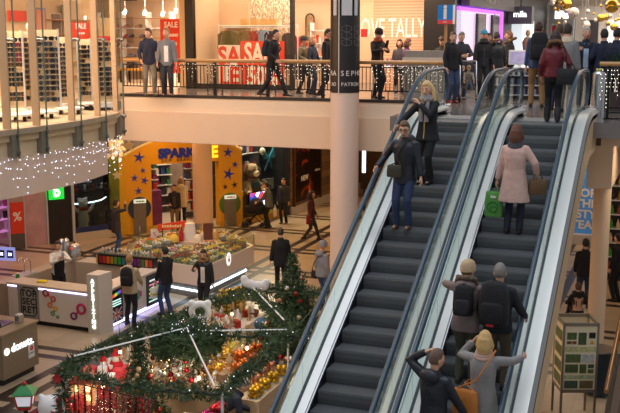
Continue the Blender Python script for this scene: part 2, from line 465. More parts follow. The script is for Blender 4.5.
    W = Matrix.Translation((x, y, z)) @ Matrix.Rotation(rz, 4, 'Z')
    return dict(root=root, s=s, P=P, S=S, Fw=Fw, chest=chest, shl=shl, neck=neck, LS=LS, RS=RS, LW=LW, RW=RW, LE=LE, RE=RE, head=hc0, loc=(x, y, z), rz=rz, W=W, bulk=bulk)

def backpack(p, label, c, c2=None, big=1.0, slim=False):
    s = p['s']; t = thing('backpack', label, 'backpack', p['loc'], p['rz'])
    X = Vector((1,0,0)); S, Fw = p['S'], p['Fw']
    c0 = p['chest'] + S*.02*s; d = .125*s*p['bulk']
    q = MB(); w, dp, hh = .15*s*big, .085*s*big, .23*s*big
    back = c0 - Fw*(d + dp*.95)
    q.rings([ering(back + S*hh*k, w*a, dp*a2, X, Fw, 18, 4) for k, a, a2 in ((-1, .8, .6), (-.93, .95, .9), (-.3, 1, 1.1), (.4, .97, .95), (.85, .8, .75), (1, .45, .4))])
    q.build('pack_body', cloth(c), t, True, 70)
    q = MB(); q.rings([ering(back - Fw*dp*1.0 + S*hh*k, w*.75*a, dp*.45*a, X, Fw, 14, 4) for k, a in ((-.8, .8), (-.6, 1), (.0, 1), (.12, .7))]); q.build('pocket', cloth(c2 or c), t, True, 70)
    for sd, sh in ((-1, p['LS']), (1, p['RS'])):
        a = sh - X*sd*.085*s
        q = MB(); q.tube([back + S*hh*.6 + X*sd*.08*s + Fw*dp*.6, a + S*.075*s - Fw*.03*s, a + Fw*.11*s - S*.0*s, a + Fw*.155*s - S*.12*s + X*sd*.02*s, a + X*sd*.06*s + Fw*.06*s - S*.3*s, back - S*hh*.7 + X*sd*.12*s + Fw*dp*.7], .022*s, 8, ref=(0,0,1), flat=.45); q.build('strap', cloth(c), t, True)
    q = MB(); q.tube([back + S*hh*.95 - X*.04*s, back + S*(hh*1.1) , back + S*hh*.95 + X*.04*s], .008*s, 6); q.build('handle', cloth(c), t, True)
    return t

def handbag(p, label, c, w, hgt, dp, at, strap_to=None, nm='handbag', cat='bag', handles=.12, extra=None, tilt=0):
    """bag whose top centre hangs at the local point 'at' of the person p"""
    t = thing(nm, label, cat, p['loc'], p['rz'])
    a = Vector(at); q = MB()
    X = Vector((1,0,0)); Y = Vector((0,1,0))
    M = Matrix.Rotation(tilt, 3, 'Z'); X = M @ X; Y = M @ Y
    e = 6 if nm in ('shopping_bag', 'paper_bag') else 3.2
    q.rings([ering(a - Vector((0,0,hgt*k)), w*.5*b_, dp*.5*b2, X, Y, 16, e) for k, b_, b2 in ((1, .93, .9), (.9, 1, 1), (.4, .98, .95), (.05, .9, .7), (0, .86, .45))])
    q.build('bag_body', cloth(c), t, True, 60)
    q = MB()
    if strap_to is not None:
        q.tube([a - X*w*.42 - Vector((0,0,.02))] + [Vector(k) for k in strap_to] + [a + X*w*.42 - Vector((0,0,.02))], .011, 7)
        q.build('shoulder_strap', cloth(c), t, True)
    else:
        for k in (-1, 1):
            q = MB(); q.tube([a - X*w*.25 + Y*k*.02, a - X*w*.12 + Vector((0,0,handles)) , a + X*w*.12 + Vector((0,0,handles)), a + X*w*.25 + Y*k*.02], .008, 6); q.build('handle', cloth(c), t, True)
    return t
# ------------------------------------------------------------------ setting
UP = 5.5                       # upper floor level
WARM = (255, 214, 160)
cream = mat('cream_plaster', (226, 196, 168), .65, noise=.03, nscale=3)
cream_smooth = mat('cream_panel', (222, 190, 158), .45)
dark_steel = mat('dark_steel', (32, 32, 36), .4, .6)
black_panel = mat('black_panel', (30, 25, 24), .5, noise=.1, nscale=3)
white_paint = mat('white_paint', (232, 232, 232), .4)
grey_paint = mat('grey_paint', (150, 150, 152), .5)
wood = mat('rail_wood', (182, 136, 84), .4, noise=.12, nscale=12)
chrome = mat('brushed_steel', (200, 202, 205), .25, .9)
alum = mat('aluminium', (205, 206, 210), .35, .6)

def floor_mat(name, base, strip, tile, period, width, rough, pair):
    m = bpy.data.materials.new(name); m.use_nodes = True; nt = m.node_tree; L = nt.links.new; b = nt.nodes['Principled BSDF']
    tc = nt.nodes.new('ShaderNodeTexCoord'); sep = nt.nodes.new('ShaderNodeSeparateXYZ'); L(tc.outputs['Object'], sep.inputs[0])
    def M(op, a, bb=None, c=None):
        n = nt.nodes.new('ShaderNodeMath'); n.operation = op
        for i, v in enumerate((a, bb, c)):
            if v is None: continue
            if hasattr(v, 'links') or hasattr(v, 'is_linked'): L(v, n.inputs[i])
            else: n.inputs[i].default_value = v
        return n.outputs[0]
    def strips(co, per, off, w):
        k = M('FLOORED_MODULO', M('ADD', co, off), per)
        return M('MULTIPLY', M('LESS_THAN', k, w), 1.0)
    acc = None
    for axis, offs in ((sep.outputs[0], pair[0]), (sep.outputs[1], pair[1])):
        for o in offs:
            s_ = strips(axis, period, o, width)
            acc = s_ if acc is None else M('MAXIMUM', acc, s_)
    jt = M('MAXIMUM', strips(sep.outputs[0], tile, 0, .012), strips(sep.outputs[1], tile, 0, .012))
    nz = nt.nodes.new('ShaderNodeTexNoise'); nz.inputs['Scale'].default_value = 1.6; nz.inputs['Detail'].default_value = 6; L(tc.outputs['Object'], nz.inputs['Vector'])
    vo = nt.nodes.new('ShaderNodeTexWhiteNoise'); vo.noise_dimensions = '2D'
    sn = nt.nodes.new('ShaderNodeVectorMath'); sn.operation = 'SNAP'; L(tc.outputs['Object'], sn.inputs[0]); sn.inputs[1].default_value = (tile, tile, 10); L(sn.outputs[0], vo.inputs['Vector'])
    def mixc(fac, a, c):
        x = nt.nodes.new('ShaderNodeMix'); x.data_type = 'RGBA'
        L(fac, x.inputs[0])
        for i, v in ((6, a), (7, c)):
            if isinstance(v, tuple): x.inputs[i].default_value = v
            else: L(v, x.inputs[i])
        return x.outputs[2]
    k = lin(base)
    dk = tuple(v*.78 for v in k[:3]) + (1,); lt = tuple(min(1, v*1.12) for v in k[:3]) + (1,)
    c0 = mixc(M('ADD', M('MULTIPLY', nz.outputs['Fac'], .5), M('MULTIPLY', vo.outputs['Value'], .5)), dk, lt)
    c1 = mixc(M('MULTIPLY', jt, .45), c0, tuple(v*.4 for v in k[:3]) + (1,))
    c2 = mixc(acc, c1, lin(strip))
    L(c2, b.inputs['Base Color']); b.inputs['Roughness'].default_value = rough
    return m

ground_m = floor_mat('ground_tiles', (190, 172, 146), (56, 46, 42), .6, 3.0, .24, .28, ((.65, .15), (.0, .5)))
upper_m = mat('upper_floor_stone', (120, 112, 108), .16, noise=.1, nscale=4)

struct(MB().bx(-40, 14, 2, 60, -.2, 0).build('floor', ground_m))
# upper floor: back gallery, landing, left gallery, corridor
m = MB(); m.bx(-15.1, -6.3, 24.1, 34, 5.2, 5.5); struct(m.build('floor_gallery', upper_m))
m = MB(); m.bx(-5.75, -1.15, 19.36, 24.1, 5.2, 5.5); m.bx(-6.3, 6, 24.1, 62, 5.2, 5.5); struct(m.build('floor_landing', upper_m))
m = MB(); m.bx(-1.15, 6, 20.15, 24.1, 5.2, 5.5); struct(m.build('floor_gallery_right', upper_m))
edge_x = lambda y: -10.95 - (y - 15.2)**2/18.5
arc = []                       # gently bowed edge of the left gallery
for k in range(21):
    y = 7.0 + 11.35*k/20; arc.append((-10.95 - (y - 15.2)**2/18.5, y))
edge = arc[:-1] + [(-11.5, 18.2), (-11.62, 18.38), (-11.8, 18.45)]
m = MB(); m.prism(edge + [(-15.1, 18.45), (-15.1, 34), (-30, 34), (-30, 7)], 5.3, 5.5); struct(m.build('floor_left_gallery', mat('shop_floor', (214, 190, 160), .3, noise=.05)))

# beams and fascias
beam = MB().bx(-15.1, -5.75, 24.0, 24.5, 4.19, 5.05); struct(bevel(beam.build('beam_gallery', cream), .015))
m = MB().bx(-15.1, -5.75, 24.085, 24.4, 5.05, 5.46); struct(m.build('fascia_beam', mat('fascia_pale', (232, 208, 182), .6)))
m = MB().bx(-15.1, -5.75, 24.06, 24.16, 5.44, 5.52); struct(m.build('trim_1', mat('edge_trim', (40, 32, 30), .5)))
m = MB().bx(-15.1, -14.8, 24.5, 34, 4.19, 5.3); struct(m.build('beam_gallery_return', cream))
# left gallery: recessed slab face, hanging fascia
def offs(poly, d):
    out = []
    for i, p in enumerate(poly):
        a = Vector(poly[max(0, i-1)]); b = Vector(poly[min(len(poly)-1, i+1)]); t = (b - a).normalized(); n = Vector((t.y, -t.x))
        out.append((p[0] + n.x*d, p[1] + n.y*d))
    return out
def wallstrip(poly, th, z0, z1):
    inn = offs(poly, -th); q = MB()
    q.rings([[Vector((*p, z0)), Vector((*i_, z0)), Vector((*i_, z1)), Vector((*p, z1))] for p, i_ in zip(poly, inn)])
    return q
struct(wallstrip(offs(edge, -.06), .3, 4.98, 5.42).build('fascia_left_recess', mat('recess_beige', (226, 200, 170), .6), smooth=True))
struct(wallstrip(offs(edge, .06), .22, 5.42, 5.52).build('trim_2', mat('gallery_nosing', (178, 158, 138), .4), smooth=True))
edge_f = [p for p in edge if p[1] < 17.25] + [(edge_x(17.3) - .02, 17.3), (edge_x(17.3) - .1, 17.42), (edge_x(17.3) - .24, 17.5), (edge_x(17.3) - .5, 17.55), (-13.4, 17.6)]
fas = wallstrip(edge_f, .3, 4.31, 5.03).build('fascia_left', mat('fascia_rose', (214, 184, 162), .55), smooth=True); struct(fas)
m = MB(); m.prism([p for p in offs(edge, -.25) if p[1] < 17.2] + [(-13.4, 17.5), (-30, 17.5), (-30, 7)], 4.33, 4.4); struct(m.build('ceiling_left', mat('ceiling_pale', (205, 190, 170), .7)))
# right landing: fascia, transverse beam with column
m = MB(); m.bx(-1.62, 6, 20.1, 20.5, 4.98, 5.5); struct(m.build('fascia_right', cream))
m = MB(); m.bx(-1.86, -1.38, 20.12, 24.4, 4.12, 4.98); struct(bevel(m.build('beam_landing', cream_smooth), .01))
m = MB(); m.bx(-5.7, -1.86, 21.5, 24.2, 4.6, 5.2); struct(m.build('beam_landing_soffit', cream))
q = MB(); q.lathe([(.18, 0), (.18, 4.12)], (-1.6, 20.9, 0), 24); struct(q.build('column_landing', cream_smooth, None, True))
# ceilings
struct(MB().bx(-30, -5.75, 24.5, 60, 4.42, 4.6).build('ceiling_ground', mat('ceiling_warm', (190, 165, 130), .7)))
struct(MB().bx(-5.75, 6, 24.4, 60, 4.42, 4.6).build('ceiling_ground_right', mat('ceiling_warm', (190, 165, 130), .7)))
struct(MB().bx(-30, 8, 24.3, 62, 8.75, 8.9).build('ceiling', mat('ceiling_upper', (236, 228, 220), .7)))
struct(MB().prism([(-12.2, 7), (-12.2, 18.4), (-15.1, 18.4), (-15.1, 24.3), (-30, 24.3), (-30, 7)], 8.75, 8.9).build('ceiling_left_gallery', mat('ceiling_upper', (236, 228, 220), .7)))
# outer walls
struct(MB().bx(-30.2, -30, 2, 60, 0, 9).build('wall_left', mat('shop_wall_warm', (226, 196, 156), .7)))
struct(MB().bx(-30, 8, 60, 60.2, 0, 9).build('wall_back', mat('wall_back_dim', (150, 120, 84), .7)))

# ------------------------------------------------------------------ columns
def column(name, x, y, r, z0, z1, m, base=None):
    q = MB(); q.lathe([(r, z0), (r, z1)], (x, y, 0), 40); o = struct(q.build(name, m, None, True))
    if base: 
        q = MB(); q.lathe([(r+.015, z0), (r+.015, z0+base)], (x, y, 0), 40); q.build('column_base', chrome, o, True)
    return o
CX, CY, CR = -8.19, 23.55, .36
column('column_front', CX, CY, CR, 0, 11, mat('column_rose', (226, 200, 182), .5, noise=.02))
column('column_hall', -16.02, 30.75, .35, 0, 4.5, mat('column_hall_paint', (222, 188, 158), .5), .55)
column('column_kiosk', -16.02, 18.95, .32, 0, 4.2, mat('column_kiosk_paint', (205, 178, 152), .5), .75)
# printed wrap on the front column, with lettering bent round it
wrap = thing('column_wrap', 'black advertising wrap with pale lettering round the cream round column', 'sign', (CX, CY, 0))
q = MB(); q.lathe([(CR+.012, 5.72), (CR+.012, 7.6)], (0,0,0), 48); q.build('printed_panel', mat('wrap_black', (38, 32, 32), .35), wrap, True)
q = MB(); q.lathe([(CR+.01, 7.6), (CR+.01, 9.5)], (0,0,0), 48); q.build('upper_panel', mat('wrap_black_gloss', (28, 26, 30), .15), wrap, True)
CAMDIR = math.atan2(0 - CY, 0 - CX)            # direction from the column to the middle of the hall
def wrapl(body, size, zc, a0, step, m):
    for i, ch in enumerate(body):
        if ch == ' ': continue
        a = CAMDIR + R(a0 + step*i)
        text('lettering', ch, m, size, (math.cos(a)*(CR+.014), math.sin(a)*(CR+.014), zc), a, wrap, .002)
cw = mat('wrap_white', (225, 220, 215), .5)
wrapl('SEPHORA', .18, 6.2, -10, 20, cw); wrapl('PATRONI', .125, 5.93, -10, 13, cw); wrapl('RA', .18, 6.2, -62, 18, cw); wrapl('RO', .125, 5.93, -56, 13, cw)
for a in (-24, ):
    aa = CAMDIR + R(a); q = MB(); q.cyl((math.cos(aa)*(CR+.02), math.sin(aa)*(CR+.02), 5.7), (math.cos(aa)*(CR+.02), math.sin(aa)*(CR+.02), 9.5), .012); q.build('light_cord', cw, wrap)
for a, w in ((-42, .05), (6, .13), (44, .05)):
    aa = CAMDIR + R(a); tx = Vector((-math.sin(aa), math.cos(aa), 0)); c = Vector((math.cos(aa)*(CR+.016), math.sin(aa)*(CR+.016), 0))
    q = MB(); q.plate([c - tx*w + Vector((0,0,7.62)), c + tx*w + Vector((0,0,7.62)), c + tx*w + Vector((0,0,9.4)), c - tx*w + Vector((0,0,9.4))], Vector((math.cos(aa), math.sin(aa), 0))*.006); q.build('pale_stripe', mat('wrap_stripe', (205, 200, 200), .3), wrap)
gm = mat('wrap_grey', (104, 98, 98), .5)
for a0 in (6, 56):
    for i in range(3):
        zc = 7.3 - i*.17; outl = []
        for k in range(6):
            t = R(60*k); aa = CAMDIR + R(a0) + math.sin(t)*.1/CR*1.35; outl.append((math.cos(aa)*(CR+.013), math.sin(aa)*(CR+.013), zc + math.cos(t)*.085))
        q = MB(); q.tube(outl, .008, 6, closed=True); q.tube([outl[1], outl[4]], .006, 6); q.tube([outl[0], outl[3]], .006, 6); q.build('hexagon_motif', gm, wrap)

# ------------------------------------------------------------------ escalators
SL = math.tan(R(30)); YT = 18.6; YB = YT - UP/SL
def prof(y):
    """height of the step-nosing line, rounded where it meets the landings"""
    def blend(d, w):
        if d <= -w: return 0.0
        if d >= w: return d
        return (d + w)**2/(4*w)
    return SL*blend(y - YB, .9) - SL*blend(y - YT, .75)
def stations(y0, y1, n=60):
    return [y0 + (y1 - y0)*k/n for k in range(n + 1)]
def sweep(sec, y0, y1, n=60):
    """closed section [(x, offset above the nosing line)] carried along the flight"""
    q = MB(); q.rings([[Vector((x, y, prof(y) + o)) for x, o in sec] for y in stations(y0, y1, n)]); return q
step_m = mat('step_tread', (84, 88, 92), .5, .3, noise=.12, nscale=5)
def ribbed(name, c, per, rough, metal):
    m = mat(name, c, rough, metal, noise=.15, nscale=4); nt = m.node_tree; b = nt.nodes['Principled BSDF']; L = nt.links.new
    tc = nt.nodes.new('ShaderNodeTexCoord'); w = nt.nodes.new('ShaderNodeTexWave'); w.bands_direction = 'X'; w.inputs['Scale'].default_value = per
    L(tc.outputs['Object'], w.inputs['Vector']); bp = nt.nodes.new('ShaderNodeBump'); bp.inputs['Strength'].default_value = .6; bp.inputs['Distance'].default_value = .01
    L(w.outputs['Fac'], bp.inputs['Height']); L(bp.outputs['Normal'], b.inputs['Normal']); return m
rib = ribbed('step_ribs', (95, 98, 101), 18, .5, .15)
rubber = mat('handrail_rubber', (46, 68, 84), .3, noise=.04, nscale=2)
deck_m = mat('deck_aluminium', (226, 226, 222), .3, .3)
skirt_m = mat('skirt_dark', (34, 36, 44), .35, .5)
gasket = mat('gasket', (34, 44, 56), .4)
esc_glass = glass('balustrade_glass', (238, 244, 242), .8, 1.3)
clad_m = mat('truss_cladding', (222, 190, 152), .4)
YE = 20.72                     # handrail ends
def escalator(x, label, right_open):
    t = thing('escalator', label, 'escalator', (x, 0, 0))
    # steps
    s0 = None
    q = MB(); tr, rs = .3464, .2
    pts = [(0, 0), (.5, 0), (.5, -.05), (.06, -.05), (.045, -.12), (.06, -.2), (.09, -.26), (.02, -.26), (-.012, -.19), (-.02, -.11), (-.012, -.03)]
    q.rings([[Vector((xx, yy, zz)) for yy, zz in pts] for xx in (-.495, .495)])
    me = q.mesh('step'); me.materials.append(rib); fixn(me)
    ks = [k for k in range(0, 28)]
    for k in ks:
        o = bpy.data.objects.new('step', me); col.objects.link(o); o.parent = t; o.location = (0, YT - .12 - tr*k + (0.0 if k else 0), UP - rs*k - .002)
    q = MB(); q.bx(-.5, .5, YT - .15, 19.25, UP - .06, UP - .012); q.build('flat_step', rib, t)
    q = MB(); q.bx(-.62, .62, 19.2, 20.0, UP - .03, UP + .006); q.build('comb_plate', mat('comb_plate', (176, 180, 182), .35, .6), t)
    q = MB(); q.bx(-.62, .62, YB - 1.6, YB - .1, -.0, .012); q.build('lower_plate', mat('comb_plate', (176, 180, 182), .35, .6), t)
    y0, y1 = YB - 1.0, YE
    for sd in (-1, 1):
        # skirt, inner deck, glass, outer deck
        sweep([(sd*.5, -.45), (sd*.5, .1), (sd*.52, .1), (sd*.52, -.45)], y0, 19.3).build('skirt', skirt_m, t, True, 30)
        sweep([(sd*.5, .1), (sd*.502, .13), (sd*.515, .135), (sd*.53, .1)], y0, 20.4).build('skirt_edge', alum, t, True, 30)
        sweep([(sd*.53, .14), (sd*.53, .1), (sd*.645, .1), (sd*.645, .19)], y0, 20.5).build('inner_deck', deck_m, t, True, 30)
        sweep([(sd*.64, .1), (sd*.64, .215), (sd*.68, .215), (sd*.68, .1)], y0, 20.55).build('glass_gasket', gasket, t, True, 30)
        ow = .87 if (right_open and sd > 0) or (not right_open and sd < 0) else .8
        sweep([(sd*.68, .19), (sd*.68, .1), (sd*ow, .1), (sd*ow, .19)], y0, 20.5).build('outer_deck', deck_m, t, True, 30)
        n = 9
        for k in range(n):
            a = y0 + .35 + (20.35 - y0 - .35)*k/n; b = y0 + .35 + (20.35 - y0 - .35)*(k+1)/n - .012
            q = MB(); st = stations(a, b, 8)
            q.rings([[Vector((sd*.655, y, prof(y) + .2)), Vector((sd*.667, y, prof(y) + .2)), Vector((sd*.667, y, prof(y) + .92)), Vector((sd*.655, y, prof(y) + .92))] for y in st])
            q.build('glass_panel', esc_glass, t)
        # rounded glass end and handrail
        cz = UP + .585; rr = .365
        q = MB(); poly = [(sd*.655, 20.35, UP + .2), (sd*.655, 20.4, UP + .2)] + [(sd*.655, 20.4 + (rr-.02)*math.cos(a), cz + (rr-.02)*math.sin(a)) for a in [R(-90 + 180*k/12) for k in range(13)]] + [(sd*.655, 20.35, UP + .93)]
        q.plate(poly, (.012, 0, 0)); q.build('glass_panel', esc_glass, t)
        path = [Vector((sd*.66, y, prof(y) + .95)) for y in stations(y0 + .5, 20.4, 70)]
        path += [Vector((sd*.66, 20.4 + rr*math.cos(a), cz + rr*math.sin(a))) for a in [R(80 - 170*k/14) for k in range(15)]]
        path += [Vector((sd*.66, 20.2, UP + .225)), Vector((sd*.66, 20.0, UP + .2))]
        czb = .585
        path = [Vector((sd*.66, y0 + .5 - rr*math.sin(a), czb + rr*math.cos(a))) for a in [R(180 - 170*k/14) for k in range(15)]] + path
        q = MB(); q.tube(path, .04, 10, ref=(1, 0, 0)); q.build('handrail', rubber, t, True, 60)
        # newel end box
        q = MB(); q.bx(min(sd*.56, sd*ow), max(sd*.56, sd*ow), 20.45, 20.86, UP, UP + .2); bevel(q.build('newel_base', chrome, t), .03)
    wL = .80 if right_open else .93; wR = .93 if right_open else .80
    for sd, w, op in ((-1, wL, not right_open), (1, wR, right_open)):
        if op:
            sweep([(sd*.87, .19), (sd*.93, .12), (sd*.93, .05), (sd*.87, .05)], y0, 20.5).build('deck_edge', mat('deck_edge_grey', (150, 150, 150), .35, .5), t, True, 30)
            sweep([(sd*.93, .12), (sd*.93, -.6), (sd*.9, -.62), (sd*.9, .12)], y0 + .4, 20.1).build('side_cladding', clad_m, t, True, 30)
        else:
            sweep([(sd*w, .1), (sd*w, -.6), (sd*(w-.02), -.6), (sd*(w-.02), .1)], y0 + .4, 20.1).build('side_cladding', clad_m, t, True, 30)
    sweep([(-wL + .02, -.58), (-wL + .02, -.62), (wR - .02, -.62), (wR - .02, -.58)], y0 + .4, 19.3).build('soffit', clad_m, t, True, 30)
    return t
escalator(-4.26, 'escalator carrying people down, with the man in glasses and the blonde woman on it', False)
escalator(-2.645, 'escalator carrying people up, with the woman in the pale pink coat on it', True)
q = sweep([(-3.46, .1), (-3.46, .16), (-3.445, .16), (-3.445, .1)], YB - 1, 20.5); struct(q.build('trim_3', alum, None, True, 30))
# ------------------------------------------------------------------ survey helpers: where a sight line from the photographer meets a known plane of the building
EYE_Z = 7.12; FOC = 980.0; PIT = math.atan(170.5/FOC); YAW = R(21.2)
_F = Vector((-math.sin(YAW)*math.cos(PIT), math.cos(YAW)*math.cos(PIT), -math.sin(PIT)))
_R = Vector((math.cos(YAW), math.sin(YAW), 0)); _U = _R.cross(_F)
def _ray(px, py): return _F + _R*((px - 310)/FOC) - _U*((py - 206.5)/FOC)
def GZ(px, py, z):
    r = _ray(px, py); k = (z - EYE_Z)/r.z; return Vector((r.x*k, r.y*k, z))
def AY(px, py, Y):
    r = _ray(px, py); k = Y/r.y; return Vector((r.x*k, Y, EYE_Z + r.z*k))
def AX(px, py, X):
    r = _ray(px, py); k = X/r.x; return Vector((X, r.y*k, EYE_Z + r.z*k))

# ------------------------------------------------------------------ balcony railing
RY = 24.12
rail = thing('balcony_railing', 'long balcony railing with pale wooden handrail and thin dark balusters over the cream beam', 'railing', (-10.5, RY, 5.05))
x0, x1 = -15.05, -5.75
def L_(q): q.v = [v - Vector((-10.5, RY, 5.05)) for v in q.v]; return q
q = MB(); q.tube([(x0, RY-.02, 6.46), (x1, RY-.02, 6.46)], .06, 12, ref=(0,0,1), flat=.8); L_(q).build('handrail', wood, rail, True)
posts = [AY(px, 80, RY).x for px in (165, 215, 268, 323, 380)]
for px in posts:
    q = MB(); q.bx(px-.04, px+.04, RY-.03, RY+.03, 5.06, 6.42); L_(q).build('post', dark_steel, rail)
q = MB(); q.bx(x0, x1, RY-.012, RY+.012, 5.72, 5.75); L_(q).build('bottom_rail', dark_steel, rail)
q = MB(); q.bx(x0, x1, RY-.012, RY+.012, 6.32, 6.35); L_(q).build('top_rail', dark_steel, rail)
for zz in (5.13, 5.24):
    q = MB(); q.bx(x0, x1, RY-.01, RY+.01, zz-.012, zz+.012); L_(q).build('lower_rail', dark_steel, rail)
nb = 88; bal = None
for k in range(nb):
    xx = x0 + (x1 - x0)*(k+.5)/nb
    if bal is None: q = MB(); q.bx(-.009, .009, -.009, .009, -.29, .3); bal = q.build('baluster', dark_steel, rail)
    else: bal = bal.copy(); col.objects.link(bal)
    bal.location = (xx + 10.5, 0, 6.035 - 5.05)
for px in posts:
    for dx in (-.22, .22):
        q = MB(); q.bx(px+dx-.01, px+dx+.01, RY-.01, RY+.01, 5.24, 5.74); L_(q).build('bracket', dark_steel, rail)
# fairy lights over the railing
bulb_m = glow((255, 244, 224), 2.2); bulb_c = glow((226, 232, 255), 2.6); wire_m = plastic((150, 140, 130), .5)
fl = thing('fairy_lights', 'white fairy light strings hanging over the balcony railing', 'string lights', (-10.5, RY-.1, 6.4))
rr = random.Random(4)
for xs, n in ((-13.4, 4), (-12.9, 3), (-12.3, 3), (-11.7, 3), (-11.2, 4), (-10.4, 5), (-9.9, 6), (-9.4, 6), (-8.9, 5), (-7.6, 5), (-7.2, 6), (-6.8, 6), (-6.4, 6), (-6.1, 5)):
    for k in range(n):
        xx = xs + k*.12 + rr.uniform(-.03, .03); ln = rr.uniform(.2, .65)
        q = MB(); q.tube([(xx+10.5, 0, .05), (xx+10.5+.015, -.01, -ln*.5), (xx+10.5, 0, -ln)], .0025, 4); st_ = q.build('light_strand', wire_m, fl); q = MB()
        for j in range(max(1, int(ln/.1))): q.sph((xx+10.5+rr.uniform(-.025,.025), -.012, -.05 - j*.1 + rr.uniform(-.03,.03)), .008, 6, 4)
        q.build('light_bulbs', bulb_m, st_)

# ------------------------------------------------------------------ left gallery: tall glass screen with fins
gs = thing('glass_screen', 'tall bowed glass screen on beige fins in front of the sunglasses shop', 'glass screen', (-11, 14, 5.0))
def L2(q): q.v = [v - Vector((-11, 14, 5.0)) for v in q.v]; return q
def edx(y): return -10.95 - (y - 15.2)**2/18.5
finm = mat('fin_beige', (182, 160, 138), .4, .1)
pane = glass('screen_glass', (250, 250, 246), .6, 1.2)
fys = [11.4, 12.6] + [GZ(px, py, 5.5).y for px, py in ((8, 130), (43, 126.7), (73, 121.5), (96.5, 116.8), (116, 112.3))]
for y in fys:
    e = edx(y)
    q = MB(); q.box((e - .11, y, 7.2), (.15, .04, 4.6), math.atan((y-15.2)/9.25)*-1); L2(q).build('fin', finm, gs)
    q = MB(); q.box((e - .01, y, 5.23), (.12, .16, .42)); L2(q).build('fin_bracket', mat('bracket_grey', (136, 130, 122), .5, .2), gs)
    for zz in (5.1, 5.42, 7.05, 8.55):
        q = MB(); q.cyl((e-.05, y+.05, zz), (e+.1, y+.05, zz), .032, n=8); q.cyl((e+.01, y-.06, zz), (e+.01, y+.16, zz), .024, n=8); L2(q).build('glass_clamp', mat('clamp_steel', (150, 148, 144), .3, .8), gs, True)
ys = fys + [18.3]
for a, b in zip(ys[:-1], ys[1:]):
    q = MB(); n = 6; a2, b2 = a + .06, b + .05
    rg = []
    for k in range(n+1):
        y = a2 + (b2 - a2)*k/n; e = edx(y) + .06
        rg.append([Vector((e, y, 5.0)), Vector((e+.014, y, 5.0)), Vector((e+.014, y, 9.5)), Vector((e, y, 9.5))])
    q.rings(rg); gpn = L2(q).build('glass_panel', pane, gs); q = MB(); q.bx(rg[0][0].x - .002, rg[0][0].x + .018, a2 - .012, a2 + .012, 5.0, 9.5); L2(q).build('glass_edge', mat('glass_edge_green', (104, 116, 98), .2), gpn)
ic = thing('icicle_lights', 'icicle of tiny white lights on the rose fascia below the glass screen', 'string lights', (-10.9, 14, 5.02))
for k in range(54):
    y = 12.9 + 5.3*(k + rr.uniform(-.4, .4))/54; e = edx(y) + .02; ln = rr.choice((.12, .2, .3, .42, .55, .66))
    q = MB(); q.tube([(e+10.9, y-14, -.02), (e+10.9, y-14+.01, -ln)], .0018, 4); st_ = q.build('light_strand', wire_m, ic); q = MB()
    for j in range(1 + int(ln/.16)): q.sph((e+10.9+.012, y-14+rr.uniform(-.03,.03), -.03 - j*.16 + rr.uniform(-.05,.05)), .009, 6, 4)
    q.build('light_bulbs', bulb_c, st_)

# ------------------------------------------------------------------ sunglasses shop behind the screen
shopwarm = mat('shop_wall_warm', (226, 196, 156), .7)
struct(MB().prism([(-18.2, 8), (-18, 8), (-18, 27.2), (-18.2, 27.2)], 5.5, 8.75).build('wall_sunglasses_shop', mat('wall_shop_beige', (232, 206, 170), .7, noise=.05)))
frame_black = plastic((22, 20, 22), .25)
def sunglasses_mesh():
    q = MB()
    for sx in (-1, 1):
        q.rings([[Vector((sx*.036 + .03*math.cos(a)*k, .012*d_, .023*math.sin(a)*k)) for a in [2*math.pi*j/10 for j in range(10)]] for d_, k in ((-.3, 1), (.3, 1))])
        q.tube([(sx*.064, 0, .008), (sx*.068, -.06, .008), (sx*.066, -.11, -.006)], .004, 5)
    q.tube([(-.012, 0, .008), (0, .004, .012), (.012, 0, .008)], .0045, 5)
    return q
glasses_mats = [frame_black, plastic((60, 38, 26), .25), plastic((90, 20, 44), .25), plastic((36, 44, 60), .2)]
gl_src = {}
def rack(px, py, w, hgt, face, rows, cols, label, lab2, accent=None, seedv=0, pl=True):
    b = GZ(px, py, 5.5); rg_ = random.Random(seedv)
    t = thing('eyewear_rack', label, 'display rack', b, R(face))
    q = MB(); q.bx(-w/2, w/2, -.08, -.05, .12, hgt); q.build('back_panel', mat('rack_back', (222, 200, 168), .5), t)
    for sx in (-1, 1):
        q = MB(); q.bx(sx*w/2 - .02, sx*w/2 + .02, -.09, .04, .0, hgt + .02); q.build('side_post', alum, t)
    q = MB(); q.bx(-w/2 - .05, w/2 + .05, -.16, .14, 0, .1); q.build('plinth', white_paint, t)
    if accent: q = MB(); q.bx(-w/2, w/2, -.05, -.02, hgt - .1, hgt); q.build('header', plastic(accent), t)
    for r_ in range(rows):
        zz = .3 + (hgt - .48)*r_/(rows - 1)
        q = MB(); q.bx(-w/2 + .02, w/2 - .02, -.05, .03, zz - .055, zz - .049); q.build('shelf', mat('rack_shelf', (214, 196, 170), .5), t)
        for c_ in range(cols):
            if rg_.random() < .12: continue
            xx = -w/2 + w*(c_ + .5)/cols
            ci = rg_.choice((0, 0, 1, 3, 3) if not pl else (0, 0, 0, 1, 2))
            if ci not in gl_src:
                gm_ = sunglasses_mesh().mesh('sunglasses'); gm_.materials.append(glasses_mats[ci]); fixn(gm_); gl_src[ci] = gm_
            o = bpy.data.objects.new('sunglasses', gl_src[ci]); col.objects.link(o)
            M = Matrix.Rotation(R(face), 3, 'Z')
            tag(o, lab2, 'sunglasses', lab2, loc=b + M @ Vector((xx, .02, zz)), rz=R(face))
            o.scale = (1.35, 1, 2.1)
rack(17.5, 113, .34, 1.72, 215, 13, 2, 'sunglasses rack with some red frames, behind the leftmost visible glass fin', 'sunglasses on the rack behind the leftmost glass fin', None, 1, True)
rack(31, 112, .24, 1.72, 235, 12, 1, 'narrow pale sunglasses rack between two wider racks', 'sunglasses on the narrow pale rack', None, 2, False)
